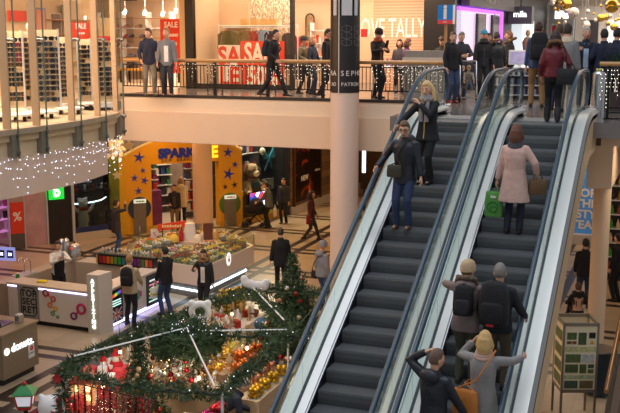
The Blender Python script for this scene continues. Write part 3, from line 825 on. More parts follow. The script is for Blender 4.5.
rack(48, 113.5, .55, 1.75, 215, 12, 4, 'wide sunglasses rack with silver posts behind the second glass fin', 'sunglasses on the wide rack with silver posts', None, 3, False)
rack(65, 108, .3, 1.6, 215, 12, 3, 'pale sunglasses rack left of the red SALE poster', 'sunglasses on the rack left of the red SALE poster', None, 4, False)
rack(86, 106, .3, 1.55, 215, 11, 2, 'slim sunglasses rack below the red SALE poster', 'sunglasses on the rack below the red SALE poster', None, 5, False)
rack(105, 107, .42, 1.62, 215, 11, 3, 'dark sunglasses rack with red header nearest the balcony corner', 'sunglasses on the dark rack with the red header', (190, 30, 40), 6, False)
for i, (px, py, r_, lb) in enumerate(((14, 121, .36, 'round white low plinth at the foot of the leftmost rack'), (41, 118, .36, 'round white low plinth in front of the wide sunglasses rack'), (70, 114, .3, 'round white low plinth under the SALE poster'), (90, 109, .26, 'round white low plinth beside the slim rack'))):
    b = GZ(px, py, 5.5); t = thing('display_plinth', lb, 'plinth', b)
    q = MB(); q.lathe([(r_, .1), (r_, .14)], n=28); bevel(q.build('plinth_top', white_paint, t, True), .008)
    for k in range(3): 
        a = 2.1*k; q = MB(); q.cyl((math.cos(a)*r_*.7, math.sin(a)*r_*.7, 0), (math.cos(a)*r_*.7, math.sin(a)*r_*.7, .1), .04); q.build('foot', dark_steel, t, True)
sale_red = mat('sale_red', (226, 62, 34), .5); sale_white = mat('sale_white', (244, 236, 226), .5)
def face_xy(face): return Vector((math.cos(face), math.sin(face), 0))
def board(name, label, cat, a, b, z0, z1, m, th=.03, lines=(), lm=None, frame=None, bold=.006, sx=None):
    """upright board from a to b seen with a on the left; lines = (text, height share from the top, size)"""
    a = Vector((a[0], a[1], 0)); b = Vector((b[0], b[1], 0)); mid = (a + b)/2; d = (b - a).normalized(); n = Vector((d.y, -d.x, 0)); w = (b - a).length
    t = thing(name, label, cat, (mid.x, mid.y, z0)); f = math.atan2(n.y, n.x)
    q = MB(); q.plate([a - mid - n*th, b - mid - n*th, b - mid - n*th + Vector((0,0,z1-z0)), a - mid - n*th + Vector((0,0,z1-z0))], n*th); q.build('panel', m, t)
    for ln in lines:
        body, share, size = ln[:3]; off = ln[3] if len(ln) > 3 else 0.0
        text('lettering', body, lm, size, n*.002 + d*off + Vector((0,0,(z1-z0)*(1-share))), f, t, .003, bold=bold, sx=ln[4] if len(ln) > 4 else 1.0)
    if frame:
        for p_ in ((a, .02), (b, .02)):
            c = p_[0] - mid; q = MB(); q.bx(c.x-.02, c.x+.02, c.y-.02, c.y+.02, 0, z1-z0); q.build('frame_post', frame, t)
    return t
a_, b_ = AY(72, 41, 21.2), AY(90.5, 41, 21.9)
board('hanging_sale_poster', 'red SALE poster hanging above the sunglasses racks', 'poster', a_, b_, a_.z, a_.z + .47, sale_red, .02, (('SALE', .22, .19), ('on now', .58, .09)), sale_white)
a2_, b2_ = AY(79, 18, 21.3), AY(91, 18, 21.8)
t = thing('shop_sign', 'small white OFF lettering above the red SALE poster', 'sign', a2_); text('lettering', 'OFF', glow((255, 250, 240), 1.5), .12, (.15, .05, 0), R(225), t, .01, bold=.004)
# pictures and lit panels on the shop wall
for nm, lb, px0, px1, py0, py1, c in (('wall_poster', 'blue and pink photo poster on the sunglasses shop wall', 33, 44, 8, 40, (150, 150, 190)), ('wall_poster', 'coral photo poster beside the blue one in the sunglasses shop', 37, 43, 10, 34, (226, 150, 120)), ('wall_poster', 'red panel poster at the far left of the sunglasses shop', 8, 25, 11, 21, (214, 66, 44)), ('wall_poster', 'dark portrait poster between two fins in the sunglasses shop', 52, 59, 14, 40, (120, 96, 82)), ('wall_poster', 'grey portrait poster left of the SALE poster', 62, 67, 5, 40, (140, 130, 118)), ('wall_poster', 'olive fashion poster right of the SALE poster', 97, 110, 18, 40, (150, 128, 88))):
    X_ = -17.9 if c != (226, 150, 120) else -17.84
    a, b = AX(px0, py1, X_), AX(px1, py0, X_)
    o = MB().bx(0, .05, 0, b.y - a.y, 0, b.z - a.z).build(nm, mat('poster_%d_%d' % c[:2], c, .5, noise=.35, nscale=2.5)); tag(o, lb, 'poster', loc=(X_, a.y, a.z))
t = thing('shelf_unit', 'beige wall shelves between the SALE poster and the balcony corner', 'shelf', (-17.9, 24.6, 5.5))
for k in range(5): q = MB(); q.bx(0, .35, 0, 2.2, .4 + k*.42, .43 + k*.42); q.build('shelf', wood, t)
q = MB(); q.bx(-.02, .02, 0, 2.2, 0, 2.3); q.build('back_board', mat('wall_shop_beige', (214, 182, 140), .7), t)
# mannequin head in the shop
hd = AX(30, 27, -16.2); t = thing('display_bust', 'round white display head on a stand at the far left of the shop', 'mannequin', (hd.x, hd.y, 5.5))
q = MB(); q.sph((0,0,hd.z-5.5), (.11,.12,.13), 14, 10); q.build('head', white_paint, t, True)
q = MB(); q.lathe([(.05, .9), (.13, .98), (.17, hd.z-5.5-.4), (.1, hd.z-5.5-.22), (.05, hd.z-5.5-.08)], n=16); q.build('torso', cloth((180, 120, 90)), t, True)
q = MB(); q.cyl((0,0,0), (0,0,.92), .03); q.lathe([(.2,0),(.2,.03)]); q.build('stand', chrome, t, True)
# ------------------------------------------------------------------ back gallery shop front (Y = 27.5) and interior
SY = 27.5
black_frame = mat('shop_frame_black', (20, 18, 18), .4)
window_glass = glass('shop_glass', (250, 248, 244), .8, 1.35)
pale_wall = mat('boutique_wall', (232, 206, 176), .7, noise=.03)
struct(MB().bx(-28, -6.35, 33.5, 33.7, 5.5, 8.75).build('wall_boutique', pale_wall))
struct(MB().bx(-14.75, -14.6, 27.6, 33.5, 5.5, 8.75).build('wall_boutique_left', pale_wall))
def win(n, xa, xb, label=None):
    q = MB(); q.bx(xa, xb, SY, SY+.015, 5.62, 8.7); o = struct(q.build('window_%d' % n, window_glass))
    q = MB(); q.bx(xa, xb, SY-.04, SY+.06, 5.5, 5.66); q.build('window_frame', black_frame, o); return o
win(1, -14.52, -11.26); 
for i, (xa, xb) in enumerate(((-14.8, -14.52), (-11.28, -11.18), (-7.16, -6.3))):
    struct(MB().bx(xa, xb, SY-.08, SY+.1, 5.5, 8.7).build('trim_%d' % (4+i), black_frame))
struct(MB().bx(-15.0, -14.8, SY-.05, SY+.1, 5.5, 8.7).build('trim_8', mat('jamb_gold', (206, 168, 120), .5)))
# beige backdrop behind the first window
o = MB().bx(-14.4, -13.35, 29.0, 29.1, 5.6, 8.7).build('window_backdrop', mat('backdrop_beige', (214, 182, 150), .7, noise=.05, nscale=2)); tag(o, 'plain beige backdrop panel standing behind the left half of the shop window', 'panel')
# SALE boards standing in the window
a, b = AY(219, 88, 28.0), AY(240, 88, 28.0); zt = AY(219, 45, 28.0).z
board('sale_board', 'white SALE board with red letters in the shop window, left of the red board', 'sign', a, b, 5.502, zt, sale_white, .04, (('SA', .27, .78, 0, .88), ('LE', .74, .78, 0, .88)), sale_red, bold=.025)
a, b = AY(241, 88, 27.9), AY(284, 88, 27.9); zt = AY(241, 41, 27.9).z
board('sale_board', 'red SALE board with white letters in the shop window behind the walking man', 'sign', a, b, 5.502, zt, sale_red, .04, (('SALE', .27, .86, 0, .66), ('50%', .75, .84, 0, .72)), sale_white, bold=.025)
a, b = AY(161, 62, 28.6), AY(182.5, 62, 28.6); zt = AY(161, 19, 28.6).z
board('hanging_sale_banner', 'tall orange red SALE banner hanging behind the two young men', 'banner', a, b, zt - 1.75, zt, sale_red, .02, (('SALE', .11, .25, 0, .95), ('WEEKEND', .30, .11), ('JACKETS', .46, .11), ('TO 50%', .62, .11), ('DEALS', .78, .11)), sale_white, bold=.006)
# clothes in the shop
def garment_mesh(w, h_, seedv):
    q = MB(); r2 = random.Random(seedv)
    rg = []
    for k in range(7):
        t = k/6; zz = -h_*t; ww = w*(.42 + .1*t) if k else w*.3; 
        rg.append([Vector((math.copysign(abs(math.cos(a))**.7, math.cos(a))*ww, math.sin(a)*.055*(1 + .25*math.sin(3*a + t*4)), zz)) for a in [2*math.pi*j/14 for j in range(14)]])
    q.rings(rg)
    for sx in (-1, 1): q.tube([(sx*w*.34, 0, -.03), (sx*w*.55, 0, -.12), (sx*w*.6, .01, -h_*.6)], [.05, .06, .045], 8)
    return q
def hang(px, py, Y, w, h_, c, label, rz=0, hook=True):
    p_ = AY(px, py, Y); t = thing('hanging_jacket' if h_ < .95 else 'hanging_coat', label, 'clothes', p_, R(rz), None)
    garment_mesh(w, h_, px).build('garment', cloth(c), t, True, 70)
    q = MB(); q.tube([(-w*.3, 0, -.01), (0, 0, .05), (w*.3, 0, -.01)], .008, 6); q.tube([(0,0,.05), (0,.0,.1), (.03,0,.13), (.0,0,.15)], .006, 6); q.build('hanger', wood, t)
hang(229, 31, 28.5, .62, .95, (92, 88, 52), 'olive green parka hanging left above the white SALE board')
hang(246, 31, 28.5, .5, .8, (110, 92, 56), 'camouflage jacket hanging above the red SALE board')
hang(255, 31, 28.5, .42, .75, (150, 40, 40), 'dark red jacket hanging beside the camouflage jacket')
hang(263, 30, 28.5, .42, .7, (130, 160, 190), 'light blue denim jacket hanging above the red SALE board')
hang(272, 31, 28.5, .42, .8, (40, 44, 56), 'navy jacket hanging behind the walking man')
hang(289, 33, 28.4, .34, 1.1, (60, 60, 66), 'dark coat hanging at the right end of the shop window')
hang(282, 34, 28.5, .3, 1.0, (190, 170, 140), 'beige coat hanging at the right end of the shop window')
t = thing('clothes_rail', 'white clothes rail above the red SALE board', 'clothes rail', AY(262, 27.5, 28.5))
q = MB(); q.cyl((-1.5, 0, .05), (1.2, 0, .05), .018); 
q.build('bar', white_paint, t)
for sx in (-1.5, 1.2): 
    q = MB(); zz = AY(262, 27.5, 28.5).z - 5.5; q.cyl((sx, 0, -zz), (sx, 0, .1), .02); q.build('upright', white_paint, t)
t = thing('wall_shelf', 'white shelf with tan boxes high in the shop window', 'shelf', AY(258, 27, 28.8))
q = MB(); q.bx(-1.2, 1.2, -.1, .35, -.03, .02); q.build('shelf_board', white_paint, t)
zz = AY(258, 27, 28.8).z - 5.5
for sx in (-1.15, 1.15): q = MB(); q.bx(sx-.02, sx+.02, .2, .26, -zz, .02); q.build('bracket', white_paint, t)
bsrc = None
for i, px in enumerate((244.5, 254.5, 264.5, 274)):
    p_ = AY(px, 27, 28.75); p_.z += .02
    lb = ['leftmost', 'second', 'third', 'rightmost'][i] + ' tan box on the high white shop shelf'
    if bsrc is None:
        q = MB(); q.bx(-.11, .11, -.08, .1, 0, .23); bsrc = tag(q.build('storage_box', mat('box_tan', (214, 172, 108), .6)), lb, 'box', 'tan boxes on the shop shelf'); o = bsrc
    else: o = bsrc.copy(); col.objects.link(o); o['label'] = lb
    o.location = p_
# graffiti style wallpaper on the wall behind the shelf
wp = bpy.data.materials.new('doodle_paper'); wp.use_nodes = True; nt = wp.node_tree; b_ = nt.nodes['Principled BSDF']
tc = nt.nodes.new('ShaderNodeTexCoord'); mp = nt.nodes.new('ShaderNodeMapping'); mp.inputs['Scale'].default_value = (6, 6, 2.4); nz = nt.nodes.new('ShaderNodeTexNoise'); nz.inputs['Scale'].default_value = 1.3; nz.inputs['Detail'].default_value = 3; nz.inputs['Distortion'].default_value = 1.6
cr = nt.nodes.new('ShaderNodeValToRGB'); cr.color_ramp.interpolation = 'LINEAR'; cr.color_ramp.elements[0].position = .42; cr.color_ramp.elements[0].color = lin((250, 236, 214)); cr.color_ramp.elements[1].position = .52; cr.color_ramp.elements[1].color = lin((140, 112, 88)); e3 = cr.color_ramp.elements.new(.6); e3.color = lin((250, 236, 214))
nt.links.new(tc.outputs['Object'], mp.inputs[0]); nt.links.new(mp.outputs[0], nz.inputs['Vector']); nt.links.new(nz.outputs['Fac'], cr.inputs[0]); nt.links.new(cr.outputs[0], b_.inputs['Base Color'])
struct(MB().bx(-14.3, AY(291.5, 10, 30).x, 30.0, 30.15, 5.5, 8.7).build('wall_doodle', wp))
# left open entrance (x 123-187): shelves, bust, monitor, spots
p_ = AY(130, 0, 28.2); t = thing('hanging_monitor', 'black hanging monitor at the top of the shop entrance', 'screen', p_)
q = MB(); q.bx(-.24, .24, 0, .06, -.02, .3); bevel(q.build('screen_housing', frame_black, t), .01); q = MB(); q.cyl((0,.03,.3),(0,.03,8.74-p_.z),.015); q.build('pole', dark_steel, t)
t = thing('shelf_unit', 'warm white wall shelves with shoes inside the shop entrance', 'shelf', AY(140, 70, 32.2)); t.location.z = 5.5
for k in range(6): q = MB(); q.bx(-1.9, 1.3, 0, .4, .45 + k*.36, .48 + k*.36); q.build('shelf', wood if k % 2 else white_paint, t)
for xx in (-1.9, -.8, .3, 1.3): q = MB(); q.bx(xx-.02, xx+.02, 0, .4, 0, 2.5); q.build('upright', white_paint, t)
r3 = random.Random(8); shoe_src = None
for k in range(34):
    lv = r3.randrange(5); c = r3.choice(((40, 36, 34), (120, 80, 50), (200, 190, 180), (160, 50, 40), (90, 90, 100)))
    q = MB(); q.rings([ering(Vector((0, yy, zc)), wx, hz, Vector((1,0,0)), Vector((0,0,1)), 8, 2.6) for yy, zc, wx, hz in ((-.1, .05, .03, .05), (0, .055, .045, .055), (.1, .03, .04, .03), (.15, .02, .02, .02))])
    o = q.build('display_shoe', plastic(c, .5), None, True)
    xx = -1.8 + 3.0*r3.random()
    tag(o, 'small shoe on the warm white shelves inside the shop entrance', 'shoe', 'shoes on the entrance shelves', loc=Vector(t.location) + Vector((xx, .12, .48 + lv*.36)), rz=r3.uniform(2.6, 3.6))
    o.scale = (1.2, 1.2, 1.2)
for i, (px, py) in enumerate(((125, 10), (145, 11), (163, 12), (176, 9))):
    p_ = AY(px, py, 29.0 + .3*i); t = thing('spotlight', ['leftmost', 'second', 'third', 'rightmost'][i] + ' bright ceiling spotlight inside the shop entrance', 'lamp', p_, group='spotlights in the shop entrance')
    q = MB(); q.cyl((0, 0, -.02), (.05, -.13, -.1), .07, n=12); q.build('lamp_head', white_paint, t, True)
    q = MB(); q.cyl((.052, -.135, -.103), (.054, -.14, -.106), .055, n=12); q.build('lamp_lens', glow((255, 236, 210), 12), t)
    q = MB(); q.cyl((0, 0, 0), (0, 0, 8.75 - p_.z), .012); q.build('stem', white_paint, t)
o = MB().bx(-.28, .28, 0, .02, -.5, .5).build('wall_poster', mat('portrait_grey', (190, 170, 150), .6, noise=.4, nscale=3)); tag(o, 'grey portrait poster on the shop wall beside the shoe shelves', 'poster', loc=AY(127, 30, 33.4))
t = thing('display_table', 'yellow topped low display table inside the shop entrance behind the railing', 'table', AY(150, 80, 30.4)); t.location.z = 5.5
q = MB(); q.bx(-1.1, 1.1, -.35, .35, .42, .5); q.build('table_top', mat('table_yellow', (222, 160, 60), .5), t)
for sx in (-1, 1):
    for sy in (-.28, .28): q = MB(); q.bx(sx-.03, sx+.03, sy-.03, sy+.03, 0, .42); q.build('leg', dark_steel, t)
for i, (px, c, lb) in enumerate(((133, (50, 46, 44), 'dark folded clothes pile on the yellow display table, left end'), (150, (150, 110, 70), 'brown folded clothes pile on the middle of the yellow display table'), (163, (80, 84, 92), 'grey folded clothes pile on the right end of the yellow display table'))):
    q = MB()
    for k in range(4): q.box((0, 0, .03 + k*.055), (.34 - .01*k, .3, .05), .03*k)
    o = bevel(q.build('folded_clothes', cloth(c)), .015); x_ = AY(px, 80, 30.4).x; tag(o, lb, 'clothes', loc=(x_, 30.4, 6.0))
# middle boutique (x 295-331): mirror, pedestal, red boxes, rack
t = thing('arch_mirror', 'tall arched mirror with dark frame on the beige shop wall', 'mirror', AY(310, 34, 33.2))
q = MB(); out = [(-.16, -.75), (.16, -.75), (.16, .55)] + [(.16*math.cos(a), .55 + .16*math.sin(a)) for a in [math.pi*k/8 for k in range(1, 8)]] + [(-.16, .55)]
q.plate([(x, 0, z) for x, z in out], (0, .03, 0)); q.build('mirror_glass', mat('mirror', (190, 176, 156), .08, .9), t)
q = MB(); q.tube([(x, -.01, z) for x, z in out], .022, 6, closed=True); q.build('frame', dark_steel, t)
for lb, px, Y, w, z0, z1, c in (('shelf stand with red and white boxes in the middle shop', 325, 30.5, .9, 5.5, 7.4, None),):
    p_ = AY(px, 60, Y); t = thing('shelf_stand', lb, 'shelf', (p_.x, Y, 5.5))
    for k in range(5): q = MB(); q.bx(-w/2, w/2, -.15, .15, .1 + k*.42, .13 + k*.42); q.build('shelf', white_paint, t)
    for sx in (-w/2, w/2): q = MB(); q.bx(sx-.02, sx+.02, -.15, .15, 0, 2.05); q.build('upright', white_paint, t)
    for k in range(16):
        c = ((206, 60, 50), (240, 232, 226), (226, 170, 150))[k % 3]
        q = MB(); q.bx(-.04, .04, -.05, .05, 0, .2 + .06*(k % 2)); o = q.build('perfume_box', mat('pbox_%d' % c[1], c, .5)); tag(o, 'red, white or pink box on the shelf stand of the middle shop', 'box', 'boxes on the middle shop stand', loc=(p_.x - .38 + (k % 8)*.108, Y, 5.5 + .97 + .42*(k // 8) + .001))
hang(301, 37, 30.2, .34, .5, (206, 52, 48), 'red jacket on a stand in the middle shop')
hang(297, 46, 30.4, .4, 1.1, (70, 52, 40), 'brown coat on a stand in the middle shop')
hang(314, 40, 31.0, .4, 1.1, (200, 190, 180), 'cream coat hanging behind the three people in the middle shop')
hang(305, 36, 31.2, .4, 1.0, (120, 110, 100), 'grey coat hanging beside the arched mirror')
# peach slatted wall with projected words, built as glowing letters
sl = bpy.data.materials.new('slat_wall'); sl.use_nodes = True; nt = sl.node_tree; b_ = nt.nodes['Principled BSDF']
tc = nt.nodes.new('ShaderNodeTexCoord'); wv = nt.nodes.new('ShaderNodeTexWave'); wv.bands_direction = 'Z'; wv.inputs['Scale'].default_value = 3.6
cr = nt.nodes.new('ShaderNodeValToRGB'); cr.color_ramp.elements[0].position = .05; cr.color_ramp.elements[0].color = lin((190, 142, 112)); cr.color_ramp.elements[1].position = .3; cr.color_ramp.elements[1].color = lin((226, 180, 148))
nt.links.new(tc.outputs['Object'], wv.inputs['Vector']); nt.links.new(wv.outputs['Fac'], cr.inputs[0]); nt.links.new(cr.outputs[0], b_.inputs['Base Color']); b_.inputs['Roughness'].default_value = .5
struct(MB().bx(-9.05, -7.16, 28.6, 28.75, 5.5, 8.7).build('wall_slatted', sl))
t = thing('wall_lettering', 'projected white LOVE TALLY words as glowing letters on the peach slatted wall', 'sign', (-8, 28.58, 6.5))
pw = mat('projected_glow', (250, 226, 214), .6, emit=(255, 226, 210), es=.25)
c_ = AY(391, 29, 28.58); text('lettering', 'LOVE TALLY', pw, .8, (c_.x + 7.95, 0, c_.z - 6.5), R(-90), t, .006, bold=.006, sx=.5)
struct(MB().bx(-11.1, -9.05, 33.2, 33.4, 5.5, 8.7).build('wall_middle_shop', pale_wall))
o = MB().bx(-.1, .1, 0, .03, -.12, .12).build('fire_sign', plastic((206, 30, 34), .4)); tag(o, 'small red sign on the slatted wall left of the man with the phone', 'sign', loc=AY(364, 33, 28.55))
# things behind the railing between column and desk: bright display tables
for i, (px, c, lb) in enumerate(((388, (150, 120, 100), 'display table of bright goods behind the man with the phone'), (410, (200, 140, 110), 'display table of bright goods left of the information desk'))):
    p_ = AY(px, 70, 27.6); t = thing('display_table', lb, 'table', (p_.x, 27.6, 5.5))
    q = MB(); q.bx(-.4, .4, -.3, .3, .7, .76); q.build('table_top', white_paint, t)
    for sx in (-.36, .36):
        for sy in (-.26, .26): q = MB(); q.bx(sx-.025, sx+.025, sy-.025, sy+.025, 0, .7); q.build('leg', chrome, t)
    r4 = random.Random(i)
    for k in range(9):
        cc = r4.choice(((236, 220, 190), (180, 60, 50), (70, 90, 140), (240, 190, 110), (210, 210, 214)))
        q = MB(); q.lathe([(.035, 0), (.045, .05), (.04, .14), (.018, .17), (.018, .21)], n=10); o = q.build('display_bottle', plastic(cc, .3), None, True)
        tag(o, 'small bright bottle on the display table ' + ('behind the man with the phone' if i == 0 else 'left of the information desk'), 'bottle', 'bottles on the ' + lb, loc=(p_.x - .33 + .08*k, 27.6 + r4.uniform(-.2, .2), 6.26))

# ------------------------------------------------------------------ information desk and sign on the back gallery
dsk = AY(424, 60, 24.55); t = thing('information_desk', 'grey slatted information desk behind the railing end', 'desk', (dsk.x, 24.75, 5.5))
q = MB(); q.bx(-.52, .5, -.2, .2, 0, 1.25); q.build('desk_body', ribbed('desk_slats', (150, 142, 132), 3, .5, .2), t)
q = MB(); q.bx(-.55, .53, -.27, .25, 1.0, 1.08); q.build('counter_top', mat('counter_pale', (216, 200, 180), .4), t)
i_ = AY(445.5, 40, 25.6); t = thing('information_sign', 'blue information sign with white i on a wooden post', 'sign', (i_.x, 25.6, 5.5))
zb, zt = AY(445, 24, 25.6).z - 5.5, AY(445, 5, 25.6).z - 5.5
q = MB(); q.bx(-.035, .035, -.03, .03, 0, zb); q.build('post', wood, t)
q = MB(); q.bx(-.2, .2, -.1, .1, zb + .1, zt); q.build('sign_box', mat('info_blue', (22, 108, 178), .4, emit=(22, 108, 178), es=.25), t)
q = MB(); q.bx(-.2, .2, -.1, .1, zb, zb + .1); q.build('red_strip', mat('info_red', (206, 60, 66), .4, emit=(206, 60, 66), es=.2), t)
text('lettering', 'i', sale_white, .5, (0, -.104, (zb+.1+zt)/2), R(-90), t, .004, bold=.02)
text('lettering', 'info', sale_white, .075, (0, -.103, zb+.05), R(-90), t, .003)
q = MB(); q.bx(.2, .215, -.1, .1, zb, zt); q.build('sign_side', white_paint, t)
struct(MB().bx(-7.16, -6.3, 27.3, 27.42, 5.5, 8.75).build('wall_information', black_panel))

# ------------------------------------------------------------------ corridor to the right: shop fronts along X = -6.3
WX = -6.3
dark_front = mat('front_dark', (38, 34, 38), .45)
struct(MB().bx(WX-.3, WX-.12, 27.5, 60, 5.5, 8.75).build('wall_corridor_left', dark_front))
o = MB().bx(WX-.1, WX-.06, 27.6, 28.5, 5.5, 8.0).build('window_2', mat('teal_glass', (120, 150, 148), .15, .1, noise=.3, nscale=3)); struct(o)
pv = lambda px, py: AX(px, py, WX)
y0_, y1_ = pv(459, 8).y, pv(503, 15).y
t = thing('shop_window_display', 'brightly lit white window with a purple border beside the dark entrance', 'window display', (WX, y0_, 6.4))
q = MB(); q.bx(-.12, -.06, 0, y1_-y0_, 0, 1.55); q.build('lit_panel', mat('lit_panel', (236, 214, 232), .5, emit=(240, 214, 236), es=.75), t)
q = MB(); q.bx(-.12, .02, 0, y1_-y0_, 1.45, 1.55); q.bx(-.12, .02, y1_-y0_-.3, y1_-y0_, 0, 1.45); q.build('purple_border', glow((150, 70, 220), 2.2), t)
q = MB(); q.bx(-.12, .1, -.2, y1_-y0_+.2, -.9, 0); q.build('window_base', dark_front, t)
for pxa, pxb, lb in ((475, 484, 'black phone shaped display panel, left one in the lit window'), (490, 497.5, 'black phone shaped display panel, right one in the lit window')):
    a, b = pv(pxa, 38), pv(pxb, 15); o = MB().bx(-.02, .06, 0, b.y - a.y, 0, 1.2).build('phone_display', mat('phone_glass', (26, 26, 40), .15)); tag(o, lb, 'display', loc=(WX+.02, a.y, 6.6))
    q = MB(); q.bx(.06, .066, .06*(b.y-a.y), .94*(b.y-a.y), .12, 1.08); q.build('screen', mat('phone_screen', (64, 60, 90), .2, noise=.6, nscale=2.5), o)
t = thing('shop_sign', 'grey sign band with pale words above the purple bordered window', 'sign', (WX, 28.6, 7.98))
q = MB(); q.bx(-.1, .15, 0, 7.6, 0, .5); q.build('sign_band', mat('sign_grey', (120, 116, 118), .5), t)
text('lettering', 'TUTORIAL SHOP', sale_white, .24, (.16, 3.1, .22), 0, t, .004)
t = thing('shop_sign', 'grey hanging sign block with white word left of the lit pillar', 'sign', (WX, pv(511, 10).y, 7.55))
q = MB(); q.bx(-.1, .75, 0, .5, 0, .62); q.build('sign_block', mat('sign_block_grey', (112, 112, 116), .5), t); text('lettering', 'mila', glow((240, 246, 250), 1.6), .3, (.33, -.01, .34), R(-90), t, .004, bold=.006)
q = MB(); q.bx(.3, .34, .2, .24, .62, 1.2); q.build('hanger', dark_steel, t)
t = thing('shop_portal', 'lit white shop portal with glass cabinets beyond the purple window', 'shop front', (WX, 37.2, 5.5))
q = MB(); q.bx(-.1, .3, 0, .4, 0, 2.2); q.build('portal_pillar', glow((226, 236, 240), .7), t); q = MB(); q.bx(-.1, .3, 2.4, 2.8, 0, 2.2); q.build('portal_pillar', glow((226, 236, 240), .7), t)
q = MB(); q.bx(-.1, .0, .4, 2.4, 0, 2.2); q.build('glowing_interior_panel', mat('portal_inside_glow', (226, 208, 196), .6, noise=.3, nscale=2, emit=(230, 214, 200), es=.45), t)  # flat panel glows in place of a lit shop interior
b_pos = AY(526, 55, 37.5)
t = thing('mannequin', 'tan dressed mannequin at the corner of the lit portal', 'mannequin', (-5.6, 36.0, 5.5))
q = MB(); q.lathe([(.12, .9), (.16, 1.1), (.2, 1.4), (.12, 1.55), (.05, 1.6)], n=14); q.build('torso', cloth((196, 160, 110)), t, True); q = MB(); q.sph((0,0,1.72), (.09,.1,.12), 12, 8); q.build('head', cloth((206, 176, 130)), t, True); q = MB(); q.lathe([(.2, 0), (.2, .03), (.02, .05), (.02, .92)], n=14); q.build('stand', chrome, t, True)
t = thing('shop_sign', 'grey portal with lit white sign and a red door panel beside it', 'sign', (WX+.2, 46.5, 5.5))
q = MB(); q.bx(-.2, .9, 0, .4, 2.2, 2.95); q.build('sign_head', grey_paint, t); q = MB(); q.bx(.8, .9, 0, .4, 0, 2.2); q.bx(-.2, -.1, 0, .4, 0, 2.2); q.build('sign_posts', grey_paint, t)
q = MB(); q.bx(.05, .65, -.02, 0, 2.4, 2.75); q.build('lit_sign', glow((244, 248, 244), 1.6), t); q = MB(); q.bx(-.08, .36, .15, .2, 0, 2.1); q.build('red_panel', plastic((170, 24, 36), .5), t)
# far end of the corridor: bright shops
struct(MB().bx(-6.4, 8, 58.0, 58.2, 5.5, 8.75).build('wall_corridor_end', mat('corridor_end', (240, 226, 214), .6, noise=.25, nscale=1.5)))
for i, (xa, w, c) in enumerate(((-5.6, .5, (60, 54, 58)), (-4.6, .7, (236, 232, 226)), (-3.4, .5, (70, 66, 70)), (-2.6, .9, (240, 236, 232)), (-1.2, .6, (90, 80, 76)), (-.2, 1.0, (240, 236, 232)), (1.2, .8, (60, 58, 62)))):
    o = MB().bx(0, w, 0, .3, 0, 2.5).build('shop_display', mat('far_panel_%d' % c[0], c, .5, emit=c, es=.5 if c[0] > 200 else 0)); tag(o, 'tall ' + ('lit white' if c[0] > 200 else 'dark') + ' shop panel at the corridor end, number %s from the left' % ['one', 'two', 'three', 'four', 'five', 'six', 'seven'][i], 'panel', loc=(xa, 57.5, 5.5))
# kiosk with monitor behind the stroller, right of the man in the blue cap
mo = AY(517, 62, 25.6); t = thing('sales_kiosk', 'dark low sales kiosk with product shelves behind the escalator ends', 'kiosk', (mo.x, 26.1, 5.5))
q = MB(); q.bx(-.6, .6, -.3, .3, 0, .8); q.build('kiosk_body', mat('kiosk_dark', (58, 54, 58), .4), t)
for k in range(3): q = MB(); q.bx(-.58, .58, -.42, -.3, .1 + k*.25, .13 + k*.25); q.build('shelf', alum, t)
r5 = random.Random(2)
for k in range(24):
    c = r5.choice(((200, 200, 206), (70, 90, 130), (220, 220, 226), (120, 130, 150)))
    q = MB(); q.bx(-.03, .03, -.04, .04, 0, .12 + .05*r5.random()); o = q.build('product_box', plastic(c, .4)); tag(o, 'small pale or blue product box on the dark sales kiosk', 'box', 'product boxes on the sales kiosk', loc=(mo.x - .52 + .14*(k % 8), 25.74, 5.632 + .25*(k // 8)))
t = thing('monitor', 'white framed screen showing pictures on the dark sales kiosk', 'screen', (mo.x, 25.95, 6.3))
q = MB(); q.bx(-.28, .28, 0, .05, .08, .46); bevel(q.build('screen_frame', white_paint, t), .01)
q = MB(); q.bx(-.24, .24, -.006, 0, .12, .42); q.build('screen', mat('screen_picture', (190, 170, 200), .3, noise=.8, nscale=7, emit=(120, 140, 190), es=.35), t); q = MB(); q.bx(-.05, .05, .0, .05, 0, .1); q.bx(-.15, .15, -.06, .1, 0, .015); q.build('stand', white_paint, t)
# hanging gold and mirror balls, garland wire
gold_m = mat('gold_ball', (222, 176, 70), .22, .9); mirror_m = mat('mirror_ball', (232, 220, 200), .2, .8, bump=1, bscale=60)
for i, (px, py, Y, r_, m_, lb) in enumerate(((566.5, 4, 33, .17, gold_m, 'large gold ball hanging over the sheepskin jacket man'), (573.5, 13, 31, .17, mirror_m, 'pale mirror ball hanging behind the grey haired man'), (612, 6, 30, .2, gold_m, 'largest gold ball hanging at the right edge of the corridor'), (601, 18, 34, .13, gold_m, 'small gold ball hanging above the two dark haired men'), (606, 17, 36, .12, gold_m, 'second small gold ball right of the other small one'), (560, 4, 34, .08, gold_m, 'tiny gold ball left of the large gold one'), (566.5, 10, 35, .11, mirror_m, 'white ball hanging just under the large gold ball'), (552, 1, 36, .13, mirror_m, 'white ball at the top edge left of the gold balls'), (586, 25, 38, .16, mirror_m, 'dim mirror ball far down the corridor'), (614, 27, 33, .12, gold_m, 'gold ball low at the right edge above the dark haired men'))):
    p_ = AY(px, py, Y); t = thing('hanging_ball', lb, 'ornament', p_)
    q = MB(); q.sph((0,0,0), r_, 16, 12); q.build('ball', m_, t, True, 80)
    q = MB(); q.cyl((0,0,r_*.9), (0,0,8.74 - p_.z), .006, n=6); q.build('hanging_wire', wire_m, t)
rk = random.Random(31)
